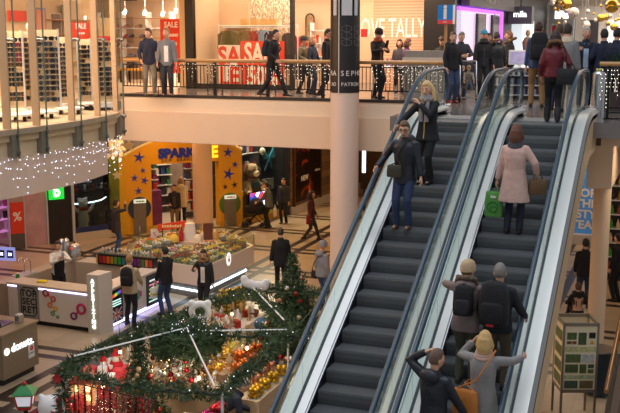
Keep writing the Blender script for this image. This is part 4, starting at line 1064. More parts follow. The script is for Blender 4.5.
for k in range(22):
    px, py, Y = rk.uniform(552, 619), rk.uniform(1, 24), rk.uniform(31, 42); p_ = AY(px, py, Y)
    if p_.z > 8.6: continue
    gd_ = k % 3 != 0
    q = MB(); q.sph((0,0,0), rk.uniform(.045, .08), 10, 8); q.cyl((0,0,.04), (0,0,8.74 - p_.z), .005, n=5); o = q.build('hanging_bauble', gold_m if gd_ else mirror_m, None, True, 80)
    tag(o, ('small gold' if gd_ else 'small white') + ' bauble hanging on a wire in the corridor above the crowd', 'ornament', ('gold' if gd_ else 'white') + ' corridor baubles', loc=p_)
# right gallery railing
ry = 20.16
t = thing('balcony_railing', 'short railing with pale wooden handrail and dark frame right of the escalators', 'railing', (-1.2, ry, 5.5))
q = MB(); q.tube([(-.52, 0, 1.08), (4.5, 0, 1.08)], .05, 10, ref=(0,0,1), flat=.9); q.build('handrail', wood, t, True)
for xx in (-.33, 1.2, 2.8): q = MB(); q.bx(xx-.025, xx+.025, -.03, .03, -.55, 1.04); q.build('post', dark_steel, t)
for zz in (-.02, .12, .22, -.42): q = MB(); q.bx(-.33, 4.5, -.02, .02, zz, zz+.03); q.build('rail_bar', dark_steel, t)
q = MB(); q.bx(-.5, 4.5, -.015, .015, .95, .97); q.build('rail_bar', dark_steel, t)
t2 = thing('fairy_lights', 'fairy light strings hanging on the short railing right of the escalators', 'string lights', (-1.2, ry - .05, 6.5))
for k in range(11):
    xx = -.45 + k*.075 + rr.uniform(-.02, .02); ln = rr.uniform(.3, .85)
    q = MB(); q.tube([(xx, 0, 0), (xx+.012, 0, -ln*.5), (xx, 0, -ln)], .003, 4); st_ = q.build('light_strand', wire_m, t2); q = MB()
    for j in range(int(ln/.08)): q.sph((xx + rr.uniform(-.02, .02), -.012, -.04 - j*.08), .008, 6, 4)
    q.build('light_bulbs', bulb_m, st_)
for i, (xx, yy, lb) in enumerate(((-1.79, 20.95, 'brushed steel cylinder at the top end of the right handrail'), (-1.0, 20.6, 'brushed steel cylinder behind the short railing at the right'))):
    q = MB(); q.lathe([(.13, 0), (.13, .86), (.1, .9), (.0, .92)], n=24); o = q.build('steel_bollard', chrome, None, True, 30); tag(o, lb, 'bollard', loc=(xx, yy, 5.5))
    q = MB(); 
    for k in range(5): q.sph((.05*math.cos(k*1.3), .05*math.sin(k*1.3), .94), .03, 8, 6)
    q.build('sweet_topping', mat('topping', (210, 200, 120), .5, noise=.6, nscale=30), o, True)
# potted greenery at the right edge
pt = AY(614, 45, 22.6); t = thing('potted_plant', 'green leafy plant at the right edge in front of the dark haired men', 'plant', (pt.x + .1, 22.6, 5.5))
q = MB(); q.lathe([(.14, 0), (.2, .4), (.17, .4), (.15, .36)], n=18); q.build('pot', plastic((70, 60, 56), .6), t, True)
q = MB(); q.cyl((0,0,.35), (0,0,.95), .02); q.build('stem', plastic((70, 56, 36), .7), t)
q = MB(); r6 = random.Random(9)
for k in range(130):
    a = r6.uniform(0, 6.28); el = r6.uniform(-.1, 1.3); r_ = r6.uniform(.1, .34); c = Vector((math.cos(a)*math.cos(el)*r_, math.sin(a)*math.cos(el)*r_, .98 + math.sin(el)*r_*.9)); d = (c - Vector((0,0,.9))).normalized(); sd = d.cross(Vector((0,0,1))).normalized()
    q.add([c - d*.03, c + sd*.018, c + d*.09, c - sd*.018], [(0, 1, 2, 3)])
q.build('leaves', mat('leaf_green', (56, 92, 48), .5, noise=.3), t)
# ------------------------------------------------------------------ ground floor: shop fronts at the left and back
class Plane:
    """a vertical wall from a to b (seen with a on the left): u along it, n out of it towards the hall"""
    def __init__(s, a, b):
        s.a = Vector((a[0], a[1], 0)); s.b = Vector((b[0], b[1], 0)); s.u = (s.b - s.a).normalized(); s.n = Vector((s.u.y, -s.u.x, 0)); s.L = (s.b - s.a).length; s.ang = math.atan2(s.n.y, s.n.x); s.rz = math.atan2(s.u.y, s.u.x)
    def hit(s, px, py):
        r = _ray(px, py); k = s.a.dot(s.n)/r.dot(s.n); p = Vector((r.x*k, r.y*k, EYE_Z + r.z*k)); return (p - s.a).dot(s.u), p.z
    def at(s, u, z=0, out=0): return s.a + s.u*u + s.n*out + Vector((0, 0, z))
    def slab(s, u0, u1, z0, z1, out0=-.2, out1=0.0, q=None):
        q = q or MB(); return q.plate([s.at(u0, z0, out0), s.at(u1, z0, out0), s.at(u1, z1, out0), s.at(u0, z1, out0)], s.n*(out1 - out0))
# far left shop with pink lit shelves
pk = Plane((-23.2, 24.0), (-22.6, 28.4))
struct(pk.slab(0, pk.L, 0, 4.2).build('wall_pink_shop', mat('pink_shop', (206, 150, 190), .6, noise=.5, nscale=2)))
t = thing('shop_shelving', 'pink lit shelving in the far left ground floor shop', 'shelf', (-22.6, 25.2, 0), pk.rz)
for k in range(6): q = MB(); q.bx(-1.1, 2.6, -.35, -.05, .4 + k*.42, .44 + k*.42); q.build('shelf', mat('shelf_pink', (226, 190, 220), .4, emit=(220, 140, 220), es=.35), t)
for k in (-1.1, .1, 1.3, 2.6): q = MB(); q.bx(k-.03, k+.03, -.35, -.05, 0, 2.7); q.build('upright', white_paint, t)
r7 = random.Random(5); M7 = Matrix.Rotation(pk.rz, 3, 'Z')
bm7 = {}
for k in range(60):
    c = r7.choice(((190, 70, 140), (60, 40, 60), (236, 220, 236), (120, 60, 140), (90, 70, 60)))
    if c not in bm7: bm7[c] = MB().bx(-.07, .07, -.06, .06, 0, .26).mesh('package'); fixn(bm7[c]); bm7[c].materials.append(plastic(c, .4))
    o = bpy.data.objects.new('package', bm7[c]); col.objects.link(o); lv = k % 6
    tag(o, 'small package on the pink lit shelves of the far left ground shop', 'package', 'packages on the pink shelves', loc=Vector((-22.6, 25.2, 0)) + M7 @ Vector((-1.0 + .37*(k//6) + .1*r7.random(), -.2, .442 + lv*.42)), rz=pk.rz)
g0 = GZ(26, 249, 0); 
t = thing('banner_stand', 'red percent banner on a grey stand at the far left ground shop entrance', 'banner', (-20.95, 26.7, 0), R(52))
q = MB(); q.bx(-.27, .27, -.04, .04, .0, .55); q.build('base_panel', mat('stand_grey', (92, 84, 80), .5), t); q = MB(); q.bx(-.22, .22, -.05, .03, .55, 1.62); q.build('banner_panel', sale_red, t); q = MB(); q.bx(-.24, .24, -.04, .04, 1.62, 2.4); q.build('top_panel', mat('stand_top', (176, 156, 146), .4), t)
for sx in (-.27, .25): q = MB(); q.bx(sx-.02, sx+.02, -.05, .05, 0, 2.4); q.build('frame_post', alum, t)
text('lettering', '%', sale_white, .42, (0, -.055, 1.12), R(-90), t, .004, bold=.01)
pg = Plane((-21.0, 27.05), (-20.5, 27.75)); o = pg.slab(0, pg.L, 0, 3.6, -.03, 0).build('window_3', mat('pink_glass', (198, 160, 170), .25, noise=.35, nscale=2)); struct(o)
for u in (0, pg.L): pg.slab(u-.03, u+.03, 0, 3.8, -.06, .03).build('window_frame', alum, o)
# black wall with the green sign, dark toy window with a neon curve
bw = Plane((-20.5, 27.75), (-19.95, 28.45)); struct(bw.slab(0, bw.L, 0, 4.3, -.5, 0).build('wall_black', black_panel))
u_, z_ = bw.hit(55, 188)
t = thing('shop_sign', 'small green lit sign with a white letter on the black wall', 'sign', bw.at(bw.hit(55, 191)[0], bw.hit(55, 191)[1] - .27, .1), bw.rz)
q = MB(); q.bx(-.26, .26, -.08, 0, 0, .55); q.build('sign_box', mat('sign_green', (24, 190, 60), .4, emit=(20, 210, 60), es=.9), t); text('lettering', 'b', glow((240, 255, 240), 1.5), .5, (0, -.083, .26), R(-90), t, .004, bold=.02)
dw = Plane((-19.9, 28.5), (-18.97, 29.98))
o = dw.slab(0, dw.L, .28, 3.6, -.02, 0).build('window_4', glass('toy_window_glass', (205, 215, 215), .9, 1.5)); struct(o)
struct(dw.slab(-.1, dw.L, 0, .28, -.6, .03).build('trim_9', mat('sill_pale', (196, 186, 172), .5)))
dw.slab(.05, dw.L, .3, .48, -.01, .012).build('blue_strip', mat('strip_blue', (30, 44, 110), .4, noise=.5, nscale=20), o)
dw.slab(-.1, 0, 0, 3.8, -.1, .04).build('frame_post', alum, o)
struct(dw.slab(-.1, dw.L + .1, 0, 4.3, -1.7, -1.6).build('wall_toy_window', mat('toy_dark', (52, 44, 40), .7, noise=.4, nscale=2)))
struct(dw.slab(-.1, dw.L, 3.6, 4.3, -.1, .0).build('trim_10', black_panel))
# things in that window
t = thing('plush_bear', 'white plush bear with red scarf in the dark toy shop window', 'toy', dw.at(.45, .3, -.3), dw.rz)
q = MB(); q.sph((0,0,.42), (.2,.16,.34), 14, 10); q.sph((0,-.02,.98), (.19,.18,.18), 14, 10); q.sph((0,-.17,.93), (.08,.08,.07), 10, 8)
for sx in (-1, 1): q.sph((sx*.13,0,1.14), .06, 8, 6); q.tube([(sx*.16,0,.68),(sx*.3,-.05,.75),(sx*.36,-.08,.9)], [.07,.065,.06], 8, round_ends=True); q.tube([(sx*.1,0,.15),(sx*.12,-.05,.02)], .09, 8, round_ends=True)
remesh(q, .025, 2, 'bear_body', mat('plush_white', (232, 226, 214), .9, bump=.6, bscale=60), t); q = MB(); q.torus((0,-.01,.8), .15, .05, 16, 8); q.build('scarf', cloth((160, 30, 36)), t, True)
for k, (u, h_, c, lb) in enumerate(((.62, .5, (60, 52, 56), 'dark grey toy box left in the dark toy window'), (.95, .75, (40, 44, 56), 'tall dark toy box in the middle of the dark toy window'), (1.2, .45, (90, 70, 60), 'brown toy box in the dark toy window'), (1.5, .6, (46, 50, 60), 'blue grey toy box right in the dark toy window'))):
    q = MB(); q.bx(-.11, .11, -.1, .1, 0, h_); q.bx(-.08, .08, -.105, -.1, .06, h_ - .06); o = q.build('toy_box', mat('toybox_%d' % k, c, .4, noise=.6, nscale=9)); tag(o, lb, 'box', loc=dw.at(u, .3, -.4), rz=dw.rz)
t = thing('neon_tube', 'curved white neon tube across the dark toy window', 'lamp', dw.at(0, 1.28, -.3), dw.rz)
q = MB(); q.tube([(.02, 0, 0), (.5, 0, -.01), (.85, 0, .0), (1.15, 0, .04), (1.35, 0, .13)], .022, 8); q.build('tube', glow((224, 246, 255), 6), t, True)
t = thing('window_display', 'shelf with toys hanging in the dark toy window above the neon tube', 'shelf', dw.at(.9, 1.6, -.6), dw.rz)
q = MB(); q.bx(-.6, .7, -.15, .15, 0, .03); q.bx(-.6, -.57, -.02, .02, -1.3, 0); q.bx(.67, .7, -.02, .02, -1.3, 0); q.build('shelf_board', dark_steel, t)
for k in range(8):
    c = ((150, 60, 50), (60, 70, 90), (190, 180, 160), (70, 60, 60))[k % 4]; q = MB(); q.sph((0,0,.09), (.07,.06,.09), 10, 8); q.sph((0,0,.22), .055, 10, 8); o = q.build('toy_figure', cloth(c), None, True); tag(o, 'small toy figure on the shelf in the dark toy window', 'toy', 'toy figures in the dark window', loc=dw.at(.36 + .16*k, 1.632, -.58), rz=dw.rz)
dashes(t, sale_white, .05, .55, .42, .5, .07, 6, 4); dashes(t, sale_white, .05, .55, .3, .5, .07, 7, 5)

# ------------------------------------------------------------------ yellow toy shop front
yel = mat('shop_yellow', (232, 170, 22), .45, noise=.04, nscale=2); blue_star = mat('star_blue', (34, 56, 190), .4)
sp = Plane((-18.87, 30.25), (-15.72, 33.4))
uL, uR = 0.0, sp.L
d0 = sp.hit(152, 200)[0]; d1 = sp.hit(219.5, 200)[0]; dz = sp.hit(160, 164)[1]
ztop = lambda u: 2.86 + .66*math.sin(math.pi*min(1, max(0, u/sp.L)))**.9
outer = [(uL, 0), (uL, ztop(uL))] + [(uL + (uR - uL)*k/18, ztop(uL + (uR - uL)*k/18)) for k in range(1, 18)] + [(uR, ztop(uR)), (uR, 0)]
inner = [(d1, 0), (d1, dz), (d0, dz), (d0, 0)]
fac = thing('toy_shop_facade', 'yellow arched toy shop front with blue stars behind the round column', 'shop front', sp.at(0), 0)
def Fl(q): q.v = [v - sp.at(0) for v in q.v]; return q
q = MB(); q.plate([sp.at(u, z, -.45) for u, z in outer + inner], sp.n*.45); Fl(q).build('yellow_arch', yel, fac)
q = MB(); q.tube([sp.at(u, z + .03, -.02) for u, z in outer[1:-1]], .05, 8); Fl(q).build('arch_edge', mat('arch_edge_cream', (250, 226, 150), .4), fac, True)
text('lettering', 'SPARKLE', blue_star, .46, sp.at(*sp.hit(182.5, 153), .02) - sp.at(0), sp.ang, fac, .02, bold=.03, spacing=1.02)
text('lettering', 'DEM  BRANDS', mat('letter_navy', (70, 70, 90), .5), .15, sp.at(*sp.hit(179, 160), .02) - sp.at(0), sp.ang, fac, .01, spacing=1.5)
u_, z_ = sp.hit(213.5, 152); text('lettering', 'E', glow((250, 220, 40), 1.0), .6, sp.at(u_, z_, .06) - sp.at(0), sp.ang, fac, .02, bold=.02)
def star(u, z, r_, rot, pts=5, rin=.38):
    return [sp.at(u + math.cos(R(rot) + math.pi*k/pts)*(r_ if k % 2 == 0 else r_*rin), z + math.sin(R(rot) + math.pi*k/pts)*(r_ if k % 2 == 0 else r_*rin), .0) for k in range(2*pts)]
for px, py, r_, rot in ((139, 157.5, 6.3, 80), (142.8, 170.5, 3.2, 95), (134.5, 178, 4.4, 85), (144.5, 180.5, 4.6, 70), (138.5, 191, 4.5, 95), (227.8, 152.5, 6, 85), (235, 164.5, 4, 80), (228.5, 174, 7, 75), (225.2, 186.8, 3, 95), (234.5, 184.8, 4, 100)):
    u_, z_ = sp.hit(px, py); q = MB(); q.plate(star(u_, z_, r_/26.5, rot, 5, .3), sp.n*.02); Fl(q).build('blue_star', blue_star if (px, py) not in ((225.2, 186.8), (234.5, 184.8)) else mat('star_navy', (40, 30, 40), .5), fac)
# yellow side wall
sw_ = Plane((-18.97, 29.98), (-18.87, 30.25)); struct(sw_.slab(0, sw_.L, 0, 2.82, -.6, 0).build('wall_yellow_side', mat('yellow_side', (214, 170, 20), .45)))
# two small children's gates with round frames
for px, cz, lb, cm, sm in ((139.5, 208, 'left grey shutter gate with a dark patterned round frame in the yellow front', (40, 60, 80), (60, 160, 110)), (229.8, 203.5, 'right grey shutter gate with a green round frame in the yellow front', (84, 126, 50), (180, 120, 90))):
    u_, z_ = sp.hit(px, cz); t = thing('entrance_gate', lb, 'gate', sp.at(u_, 0, .0), sp.rz); zc = z_ + .08
    q = MB(); q.plate([(.43*math.cos(a), -.03, zc - .1 + .43*math.sin(a)) for a in [2*math.pi*k/28 for k in range(28)]], (0, .03, 0)); q.build('round_frame', mat('round_%d' % cm[0], cm, .5, noise=.8, nscale=9), t)
    q = MB(); q.bx(-.23, .23, -.07, -.03, 0, zc + .12); q.build('shutter', ribbed('shutter_slats_%d' % int(px), (140, 130, 118), 14, .45, .4), t)
    q = MB(); q.bx(-.22, .22, -.12, -.02, zc + .12, zc + .25); q.build('sign_plate', mat('gate_sign_pale', (236, 240, 224), .4, emit=(236, 244, 224), es=.5), t); dashes(t, plastic(sm), 0, -.12, zc + .185, .34, .07, 6, int(px))
# inside the yellow shop
struct(sp.slab(d0 - .6, d1 + 1.2, 0, 4.3, -4.4, -4.3).build('wall_toy_shop', mat('toy_back', (150, 132, 120), .6, noise=.5, nscale=3)))
struct(sp.slab(d0 - .6, d1 + 1.2, .001, .012, -4.3, -.02).build('floor_toy_shop', mat('toy_floor', (206, 190, 176), .4)))
r8 = random.Random(3)
def toyshelf(u, out, w, lv, lab, rot=0):
    t = thing('toy_shelf', lab, 'shelf', sp.at(u, 0, out), sp.rz + rot)
    q = MB(); q.bx(-w/2, w/2, .15, .2, 0, .35 + lv*.42); q.build('back_panel', mat('shelf_back_grey', (120, 112, 110), .6), t)
    for k in range(lv): q = MB(); q.bx(-w/2, w/2, -.2, .15, .3 + k*.42, .33 + k*.42); q.build('shelf', white_paint, t)
    M = Matrix.Rotation(sp.rz + rot, 3, 'Z')
    for k in range(lv):
        n = int(w/.2)
        for j in range(n):
            c = r8.choice(((60, 60, 66), (150, 40, 90), (50, 80, 150), (206, 190, 60), (210, 60, 50), (226, 220, 214), (70, 130, 90), (40, 40, 46)))
            key = ('toybox', c); hh = r8.uniform(.18, .34)
            if key not in bm7: bm7[key] = MB().bx(-.075, .075, -.08, .08, 0, .3).mesh('toy_box'); fixn(bm7[key]); bm7[key].materials.append(plastic(c, .4))
            o = bpy.data.objects.new('toy_box', bm7[key]); col.objects.link(o); o.scale = (1, 1, hh/.3)
            tag(o, 'colourful toy box on the ' + lab, 'box', 'toy boxes on the ' + lab, loc=sp.at(u, .332 + k*.42, out) + M @ Vector((-w/2 + (j+.5)*w/n, -.02, 0)), rz=sp.rz + rot)
toyshelf(d0 + .35, -2.6, 1.1, 6, 'dark shelf left inside the yellow toy shop')
toyshelf((d0 + d1)/2 - .1, -3.8, 1.2, 6, 'back shelf in the middle of the yellow toy shop')
toyshelf(d1 - .25, -2.2, .9, 6, 'right shelf behind the column in the yellow toy shop')
o = MB().bx(-.2, .2, -.2, .2, 0, 1.35).build('toy_stand', mat('purple_stand', (120, 50, 110), .5, noise=.7, nscale=7)); tag(o, 'purple patterned toy stand left of the people in the shop doorway', 'stand', loc=sp.at(sp.hit(167, 200)[0] - .1, 0, -1.3), rz=sp.rz)
for px, py, c, nm in ((160, 210, (226, 190, 40), 'yellow'), (206, 205, (60, 120, 190), 'blue'), (207, 214, (190, 50, 50), 'red')):
    u_ = sp.hit(px, py)[0]; o = MB().box((0, 0, .022), (.9, .5, .015), .2).build('floor_mat', plastic(c, .6)); tag(o, nm + ' floor marking mat inside the yellow toy shop', 'mat', loc=sp.at(u_, 0, -.9), rz=sp.rz)

# ------------------------------------------------------------------ toy window right of the yellow front, dark pier, poster wall
tw = Plane((-15.7, 33.42), (-14.85, 35.95))
struct(tw.slab(-.05, tw.L, 0, .25, -.9, .02).build('trim_11', mat('sill_yellow', (190, 140, 20), .5)))
o = tw.slab(0, tw.L - .3, .25, 4.2, -.02, 0).build('window_5', glass('toy_window_glass', (205, 215, 215), .9, 1.5)); struct(o)
struct(tw.slab(-.2, tw.L + .2, 0, 4.3, -1.9, -1.8).build('wall_toy_display', mat('toy_display_back', (110, 100, 96), .6, noise=.6, nscale=5)))
struct(tw.slab(tw.L - .3, tw.L - .02, 0, 4.3, -.6, .03).build('trim_12', black_panel))
u_, z_ = tw.hit(250, 176)
t = thing('plush_dog', 'big plush dog with brown ears in the toy shop window', 'toy', tw.at(u_ + .38, 1.12, -.32), tw.rz); t.scale = (.86, .86, .86)
fur_t = mat('plush_tan', (206, 168, 128), .95, bump=.6, bscale=50); fur_b = mat('plush_brown', (112, 72, 44), .95, bump=.6, bscale=50); fur_w = mat('plush_cream', (236, 224, 204), .95, bump=.6, bscale=50)
q = MB(); q.sph((0,0,.35), (.42,.3,.42), 16, 12); q.sph((0,-.05,1.0), (.36,.32,.34), 16, 12)
for sx in (-1, 1): q.tube([(sx*.25,-.1,.55),(sx*.4,-.25,.3),(sx*.4,-.32,.08)], [.13,.12,.13], 10, round_ends=True); q.tube([(sx*.25,0,.15),(sx*.5,-.25,.1)], [.17,.15], 10, round_ends=True)
remesh(q, .035, 3, 'dog_body', fur_t, t)
q = MB(); q.sph((0,-.32,.9), (.2,.14,.15), 14, 10); q.sph((0,-.3,1.12), (.09,.08,.2), 12, 8); q.build('muzzle', fur_w, t, True)
for sx in (-1, 1):
    q = MB(); q.tube([(sx*.26,-.02,1.25),(sx*.42,-.05,1.0),(sx*.42,-.08,.68)], [.08,.15,.1], 10, round_ends=True); q.build('ear', fur_b, t, True)
    q = MB(); q.sph((sx*.14,-.33,1.08), .045, 8, 6); q.build('eye', EYE, t, True); q = MB(); q.sph((sx*.47,-.34,.08), (.16,.12,.11), 12, 8); q.build('paw', fur_w, t, True)
q = MB(); q.sph((0,-.46,.95), (.06,.04,.045), 10, 8); q.build('nose', EYE, t, True); q = MB(); q.box((0,-.33,.42), (.36,.06,.16)); q.build('blue_bow', plastic((70, 120, 170), .5), t); q = MB(); q.tube([(-.28,0,.74),(0,-.3,.7),(.28,0,.74)], .05, 8); q.build('red_collar', plastic((200, 60, 40), .5), t, True)
q_ = MB(); q_.bx(-.75, .75, -.35, .35, -.85, 0); o = q_.build('display_stand', mat('stand_yellow', (200, 150, 20), .5)); tag(o, 'yellow display stand under the plush dog, with the screen on its front', 'stand', loc=tw.at(u_ + .3, 1.11, -.42), rz=tw.rz)
u2, z2 = tw.hit(256, 199); t = thing('television', 'bright television screen under the plush dog', 'screen', tw.at(u2, z2, .03), tw.rz)
q = MB(); q.bx(-.46, .46, -.04, .03, -.31, .31); bevel(q.build('screen_frame', frame_black, t), .01)
tvm = bpy.data.materials.new('tv_picture'); tvm.use_nodes = True; nt = tvm.node_tree; b_ = nt.nodes['Principled BSDF']; tc = nt.nodes.new('ShaderNodeTexCoord'); vz = nt.nodes.new('ShaderNodeTexVoronoi'); vz.inputs['Scale'].default_value = 4.5; cr = nt.nodes.new('ShaderNodeValToRGB'); cr.color_ramp.interpolation = 'CONSTANT'
for p_, c in ((0, (30, 60, 160)), (.3, (40, 90, 200)), (.5, (206, 50, 60)), (.62, (240, 236, 240)), (.75, (150, 60, 140)), (.88, (60, 120, 220))):
    e_ = cr.color_ramp.elements.new(p_) if p_ else cr.color_ramp.elements[0]; e_.position = p_; e_.color = lin(c)
nt.links.new(tc.outputs['Object'], vz.inputs['Vector']); nt.links.new(vz.outputs['Color'], cr.inputs[0]); nt.links.new(cr.outputs[0], b_.inputs['Base Color']); nt.links.new(cr.outputs[0], b_.inputs['Emission Color']); b_.inputs['Emission Strength'].default_value = 1.6
q = MB(); q.bx(-.42, .42, -.046, -.04, -.27, .27); q.build('screen', tvm, t)
for k in range(9): 
    c = ((200, 60, 50), (226, 190, 60), (70, 120, 180), (230, 226, 220))[k % 4]; q = MB(); q.bx(-.07, .07, -.05, .05, 0, .22); o = q.build('toy_box', plastic(c, .4)); tag(o, 'small toy package on the yellow shelf under the television', 'box', 'toy packages under the television', loc=tw.at(u2 - .6 + .15*k, .27, .1 - .25), rz=tw.rz)
for i, (px, py, w, h_, c, lb) in enumerate(((277, 158, .35, .75, (50, 120, 140), 'teal bow shaped toy hanging right of the plush dog'), (270, 152, .3, .3, (210, 200, 190), 'pale toy hanging above the plush dog'), (247, 152, .4, .3, (80, 70, 80), 'dark toy hanging at the top left of the toy window'), (279, 185, .5, .4, (190, 186, 180), 'pale boxed toy right of the plush dog'), (276, 198, .45, .4, (160, 60, 60), 'red boxed toy right of the television'), (281, 208, .4, .35, (60, 80, 120), 'blue boxed toy low at the right end of the toy window'))):
    u_, z_ = tw.hit(px, py); q = MB()
    if i == 0:
        q.plate([(0,0,0),(-.3,0,.35),(-.34,0,-.05),(-.06,0,-.06),(-.25,0,-.5),(-.02,0,-.12),(.22,0,-.5),(.06,0,-.05),(.34,0,.0),(.28,0,.36)], (0, .08, 0)); q.cyl((0,.04,.0),(0,.04,4.2-z_),.006)
    elif i < 3: q.sph((0,0,0), (w/2, .12, h_/2), 12, 8); q.cyl((0,0,0),(0,0,4.2-z_),.006)
    else: q.bx(-w/2, w/2, -.1, .1, -h_/2, h_/2); q.bx(-.02, .02, .0, .04, -z_ + .25, -h_/2)
    tag(q.build('hanging_toy' if i < 3 else 'toy_box', mat('hang_toy_%d' % i, c, .5, noise=.4, nscale=6)), lb, 'toy', loc=tw.at(u_, z_, -.4 if i < 3 else -.6), rz=tw.rz)
r9 = random.Random(6)
for lv in range(4):
    o = tw.slab(.1, tw.L - .4, .98 + lv*.75, 1.01 + lv*.75, -1.6, -1.25).build('wall_shelf', white_paint); tag(o, ['lowest', 'second', 'third', 'topmost'][lv] + ' long white shelf at the back of the toy window', 'shelf')
    for k in range(11):
        c = r9.choice(((206, 190, 180), (60, 60, 70), (190, 60, 60), (60, 100, 160), (230, 200, 70), (90, 70, 110)))
        key = ('tb2', c)
        if key not in bm7: bm7[key] = MB().bx(-.08, .08, -.08, .08, 0, .4).mesh('toy_box'); fixn(bm7[key]); bm7[key].materials.append(plastic(c, .4))
        o = bpy.data.objects.new('toy_box', bm7[key]); col.objects.link(o); tag(o, 'toy package on the white shelves behind the plush dog', 'box', 'toy packages behind the plush dog', loc=tw.at(.2 + k*.19, 1.012 + lv*.75, -1.42), rz=tw.rz); o.scale = (1, 1, r9.uniform(.6, 1.3))
pw_ = Plane((-14.83, 36.05), (-14.4, 43.5))
stone = bpy.data.materials.new('stone_cladding'); stone.use_nodes = True; nt = stone.node_tree; b_ = nt.nodes['Principled BSDF']; tc = nt.nodes.new('ShaderNodeTexCoord'); mp = nt.nodes.new('ShaderNodeMapping'); mp.inputs['Rotation'].default_value = (R(90), 0, R(90)); bk = nt.nodes.new('ShaderNodeTexBrick'); bk.inputs['Scale'].default_value = 1.6; bk.inputs['Mortar Size'].default_value = .012; bk.inputs['Color1'].default_value = lin((150, 118, 78)); bk.inputs['Color2'].default_value = lin((120, 92, 60)); bk.inputs['Mortar'].default_value = lin((60, 44, 30))
nt.links.new(tc.outputs['Object'], mp.inputs[0]); nt.links.new(mp.outputs[0], bk.inputs['Vector']); nt.links.new(bk.outputs['Color'], b_.inputs['Base Color'])
struct(pw_.slab(0, pw_.L, 0, 4.4, -.3, 0).build('wall_stone', stone))
struct(pw_.slab(0, pw_.L, 0, .3, 0, .08).build('baseboard_left', mat('base_pale', (200, 190, 176), .4)))
u0_, _ = pw_.hit(293.5, 190); u1_, zt_ = pw_.hit(319, 147)
t = thing('wall_poster', 'large dark orange and black poster on the stone wall', 'poster', pw_.at(0, 0, .03), pw_.rz); M_ = None
pm = bpy.data.materials.new('poster_orange'); pm.use_nodes = True; nt = pm.node_tree; b_ = nt.nodes['Principled BSDF']; tc = nt.nodes.new('ShaderNodeTexCoord'); nz = nt.nodes.new('ShaderNodeTexNoise'); nz.inputs['Scale'].default_value = .9; nz.inputs['Distortion'].default_value = 1.2; cr = nt.nodes.new('ShaderNodeValToRGB')
for p_, c in ((0, (22, 16, 16)), (.52, (34, 22, 20)), (.6, (150, 60, 22)), (.72, (206, 92, 30))):
    e_ = cr.color_ramp.elements.new(p_) if p_ else cr.color_ramp.elements[0]; e_.position = p_; e_.color = lin(c)
nt.links.new(tc.outputs['Object'], nz.inputs['Vector']); nt.links.new(nz.outputs['Fac'], cr.inputs[0]); nt.links.new(cr.outputs[0], b_.inputs['Base Color']); b_.inputs['Roughness'].default_value = .25
q = MB(); q.bx(u0_, u1_, -.05, 0, .45, 3.9); q.build('poster_print', pm, t); q = MB(); q.bx(u0_-.08, u0_, -.07, 0, .3, 4.0); q.bx(u1_, u1_+.08, -.07, 0, .3, 4.0); q.build('poster_frame', mat('bronze', (120, 84, 56), .3, .6), t)
text('lettering', 'NEW', sale_white, .3, (u0_ + .9, -.055, 1.35), R(-90), t, .003, bold=.01); text('lettering', 'collection', sale_white, .14, (u0_ + 2.2, -.055, 1.55), R(-90), t, .003)
struct(Plane((-14.4, 43.5), (-2, 43.5)).slab(0, 12.4, 0, 4.4).build('wall_hall_end', mat('hall_end', (96, 70, 44), .6, noise=.5, nscale=1.2)))
# dark shop seen between the front column and the escalator
for i in range(3):
    t = thing('shop_shelving', ['lowest lit', 'middle lit', 'tallest lit'][i] + ' shelf bay in the dark shop seen between column and escalator', 'shelf', (-10.9 + i*1.3, 42.6, 0))
    for k in range(5 + i): q = MB(); q.bx(-.6, .6, -.2, .2, .35 + k*.45, .38 + k*.45); q.build('shelf', wood, t)
    q = MB(); q.bx(-.62, .62, .2, .24, 0, 3.1); q.build('back_panel', mat('bay_back', (60, 46, 36), .6), t)
    for k in range((5 + i)*6):
        c = r9.choice(((220, 170, 60), (230, 220, 200), (60, 50, 50), (150, 90, 50), (206, 190, 120)))
        key = ('bay', c)
        if key not in bm7: bm7[key] = MB().bx(-.07, .07, -.08, .08, 0, .28).mesh('goods_box'); fixn(bm7[key]); bm7[key].materials.append(plastic(c, .4))
        o = bpy.data.objects.new('goods_box', bm7[key]); col.objects.link(o); tag(o, 'small box on the shelves of the dark shop between column and escalator', 'box', 'boxes in the dark shop', loc=(-10.9 + i*1.3 - .5 + .2*(k % 6), 42.6, .382 + .45*(k // 6)))
o = MB().bx(-.06, .06, -.05, .05, -.6, .6).build('lit_sign', glow((236, 244, 255), 3)); tag(o, 'narrow upright white lit sign right of the front column', 'sign', loc=AY(364, 158, 38.0))
o = MB().bx(-.04, .04, -.04, .04, 0, 2.4).build('sign_post', dark_steel); o2 = AY(364, 158, 38.0); tag(o, 'dark post carrying the narrow lit sign', 'post', loc=(o2.x, 38.06, 0))
# ------------------------------------------------------------------ hanging white bears and star ornaments under the left gallery corner
t = thing('hanging_bears', 'white teddy bears hung together under the gallery corner above the yellow wall', 'ornament', AY(117, 146, 27.0))
for k, (dx, dz, s_) in enumerate(((0, .12, 1), (.12, -.12, .85), (-.18, -.2, .8))):
    q = MB(); q.sph((dx,0,dz), (.16*s_,.13*s_,.2*s_), 12, 8); q.sph((dx,-.04,dz+.27*s_), .13*s_, 12, 8); q.sph((dx,-.16*s_,dz+.24*s_), .055*s_, 8, 6)
    for sx in (-1, 1): q.sph((dx+sx*.09*s_,0,dz+.37*s_), .045*s_, 8, 6); q.tube([(dx+sx*.12*s_,0,dz+.1*s_),(dx+sx*.24*s_,-.06,dz)], .055*s_, 8, round_ends=True); q.tube([(dx+sx*.08*s_,-.02,dz-.14*s_),(dx+sx*.12*s_,-.15,dz-.22*s_)], .07*s_, 8, round_ends=True)
    remesh(q, .022, 2, 'bear', mat('plush_white', (232, 226, 214), .9), t)
q = MB(); q.cyl((0,0,.3), (0,0,5.28 - AY(117,146,27.0).z), .008); q.build('hanging_wire', wire_m, t)
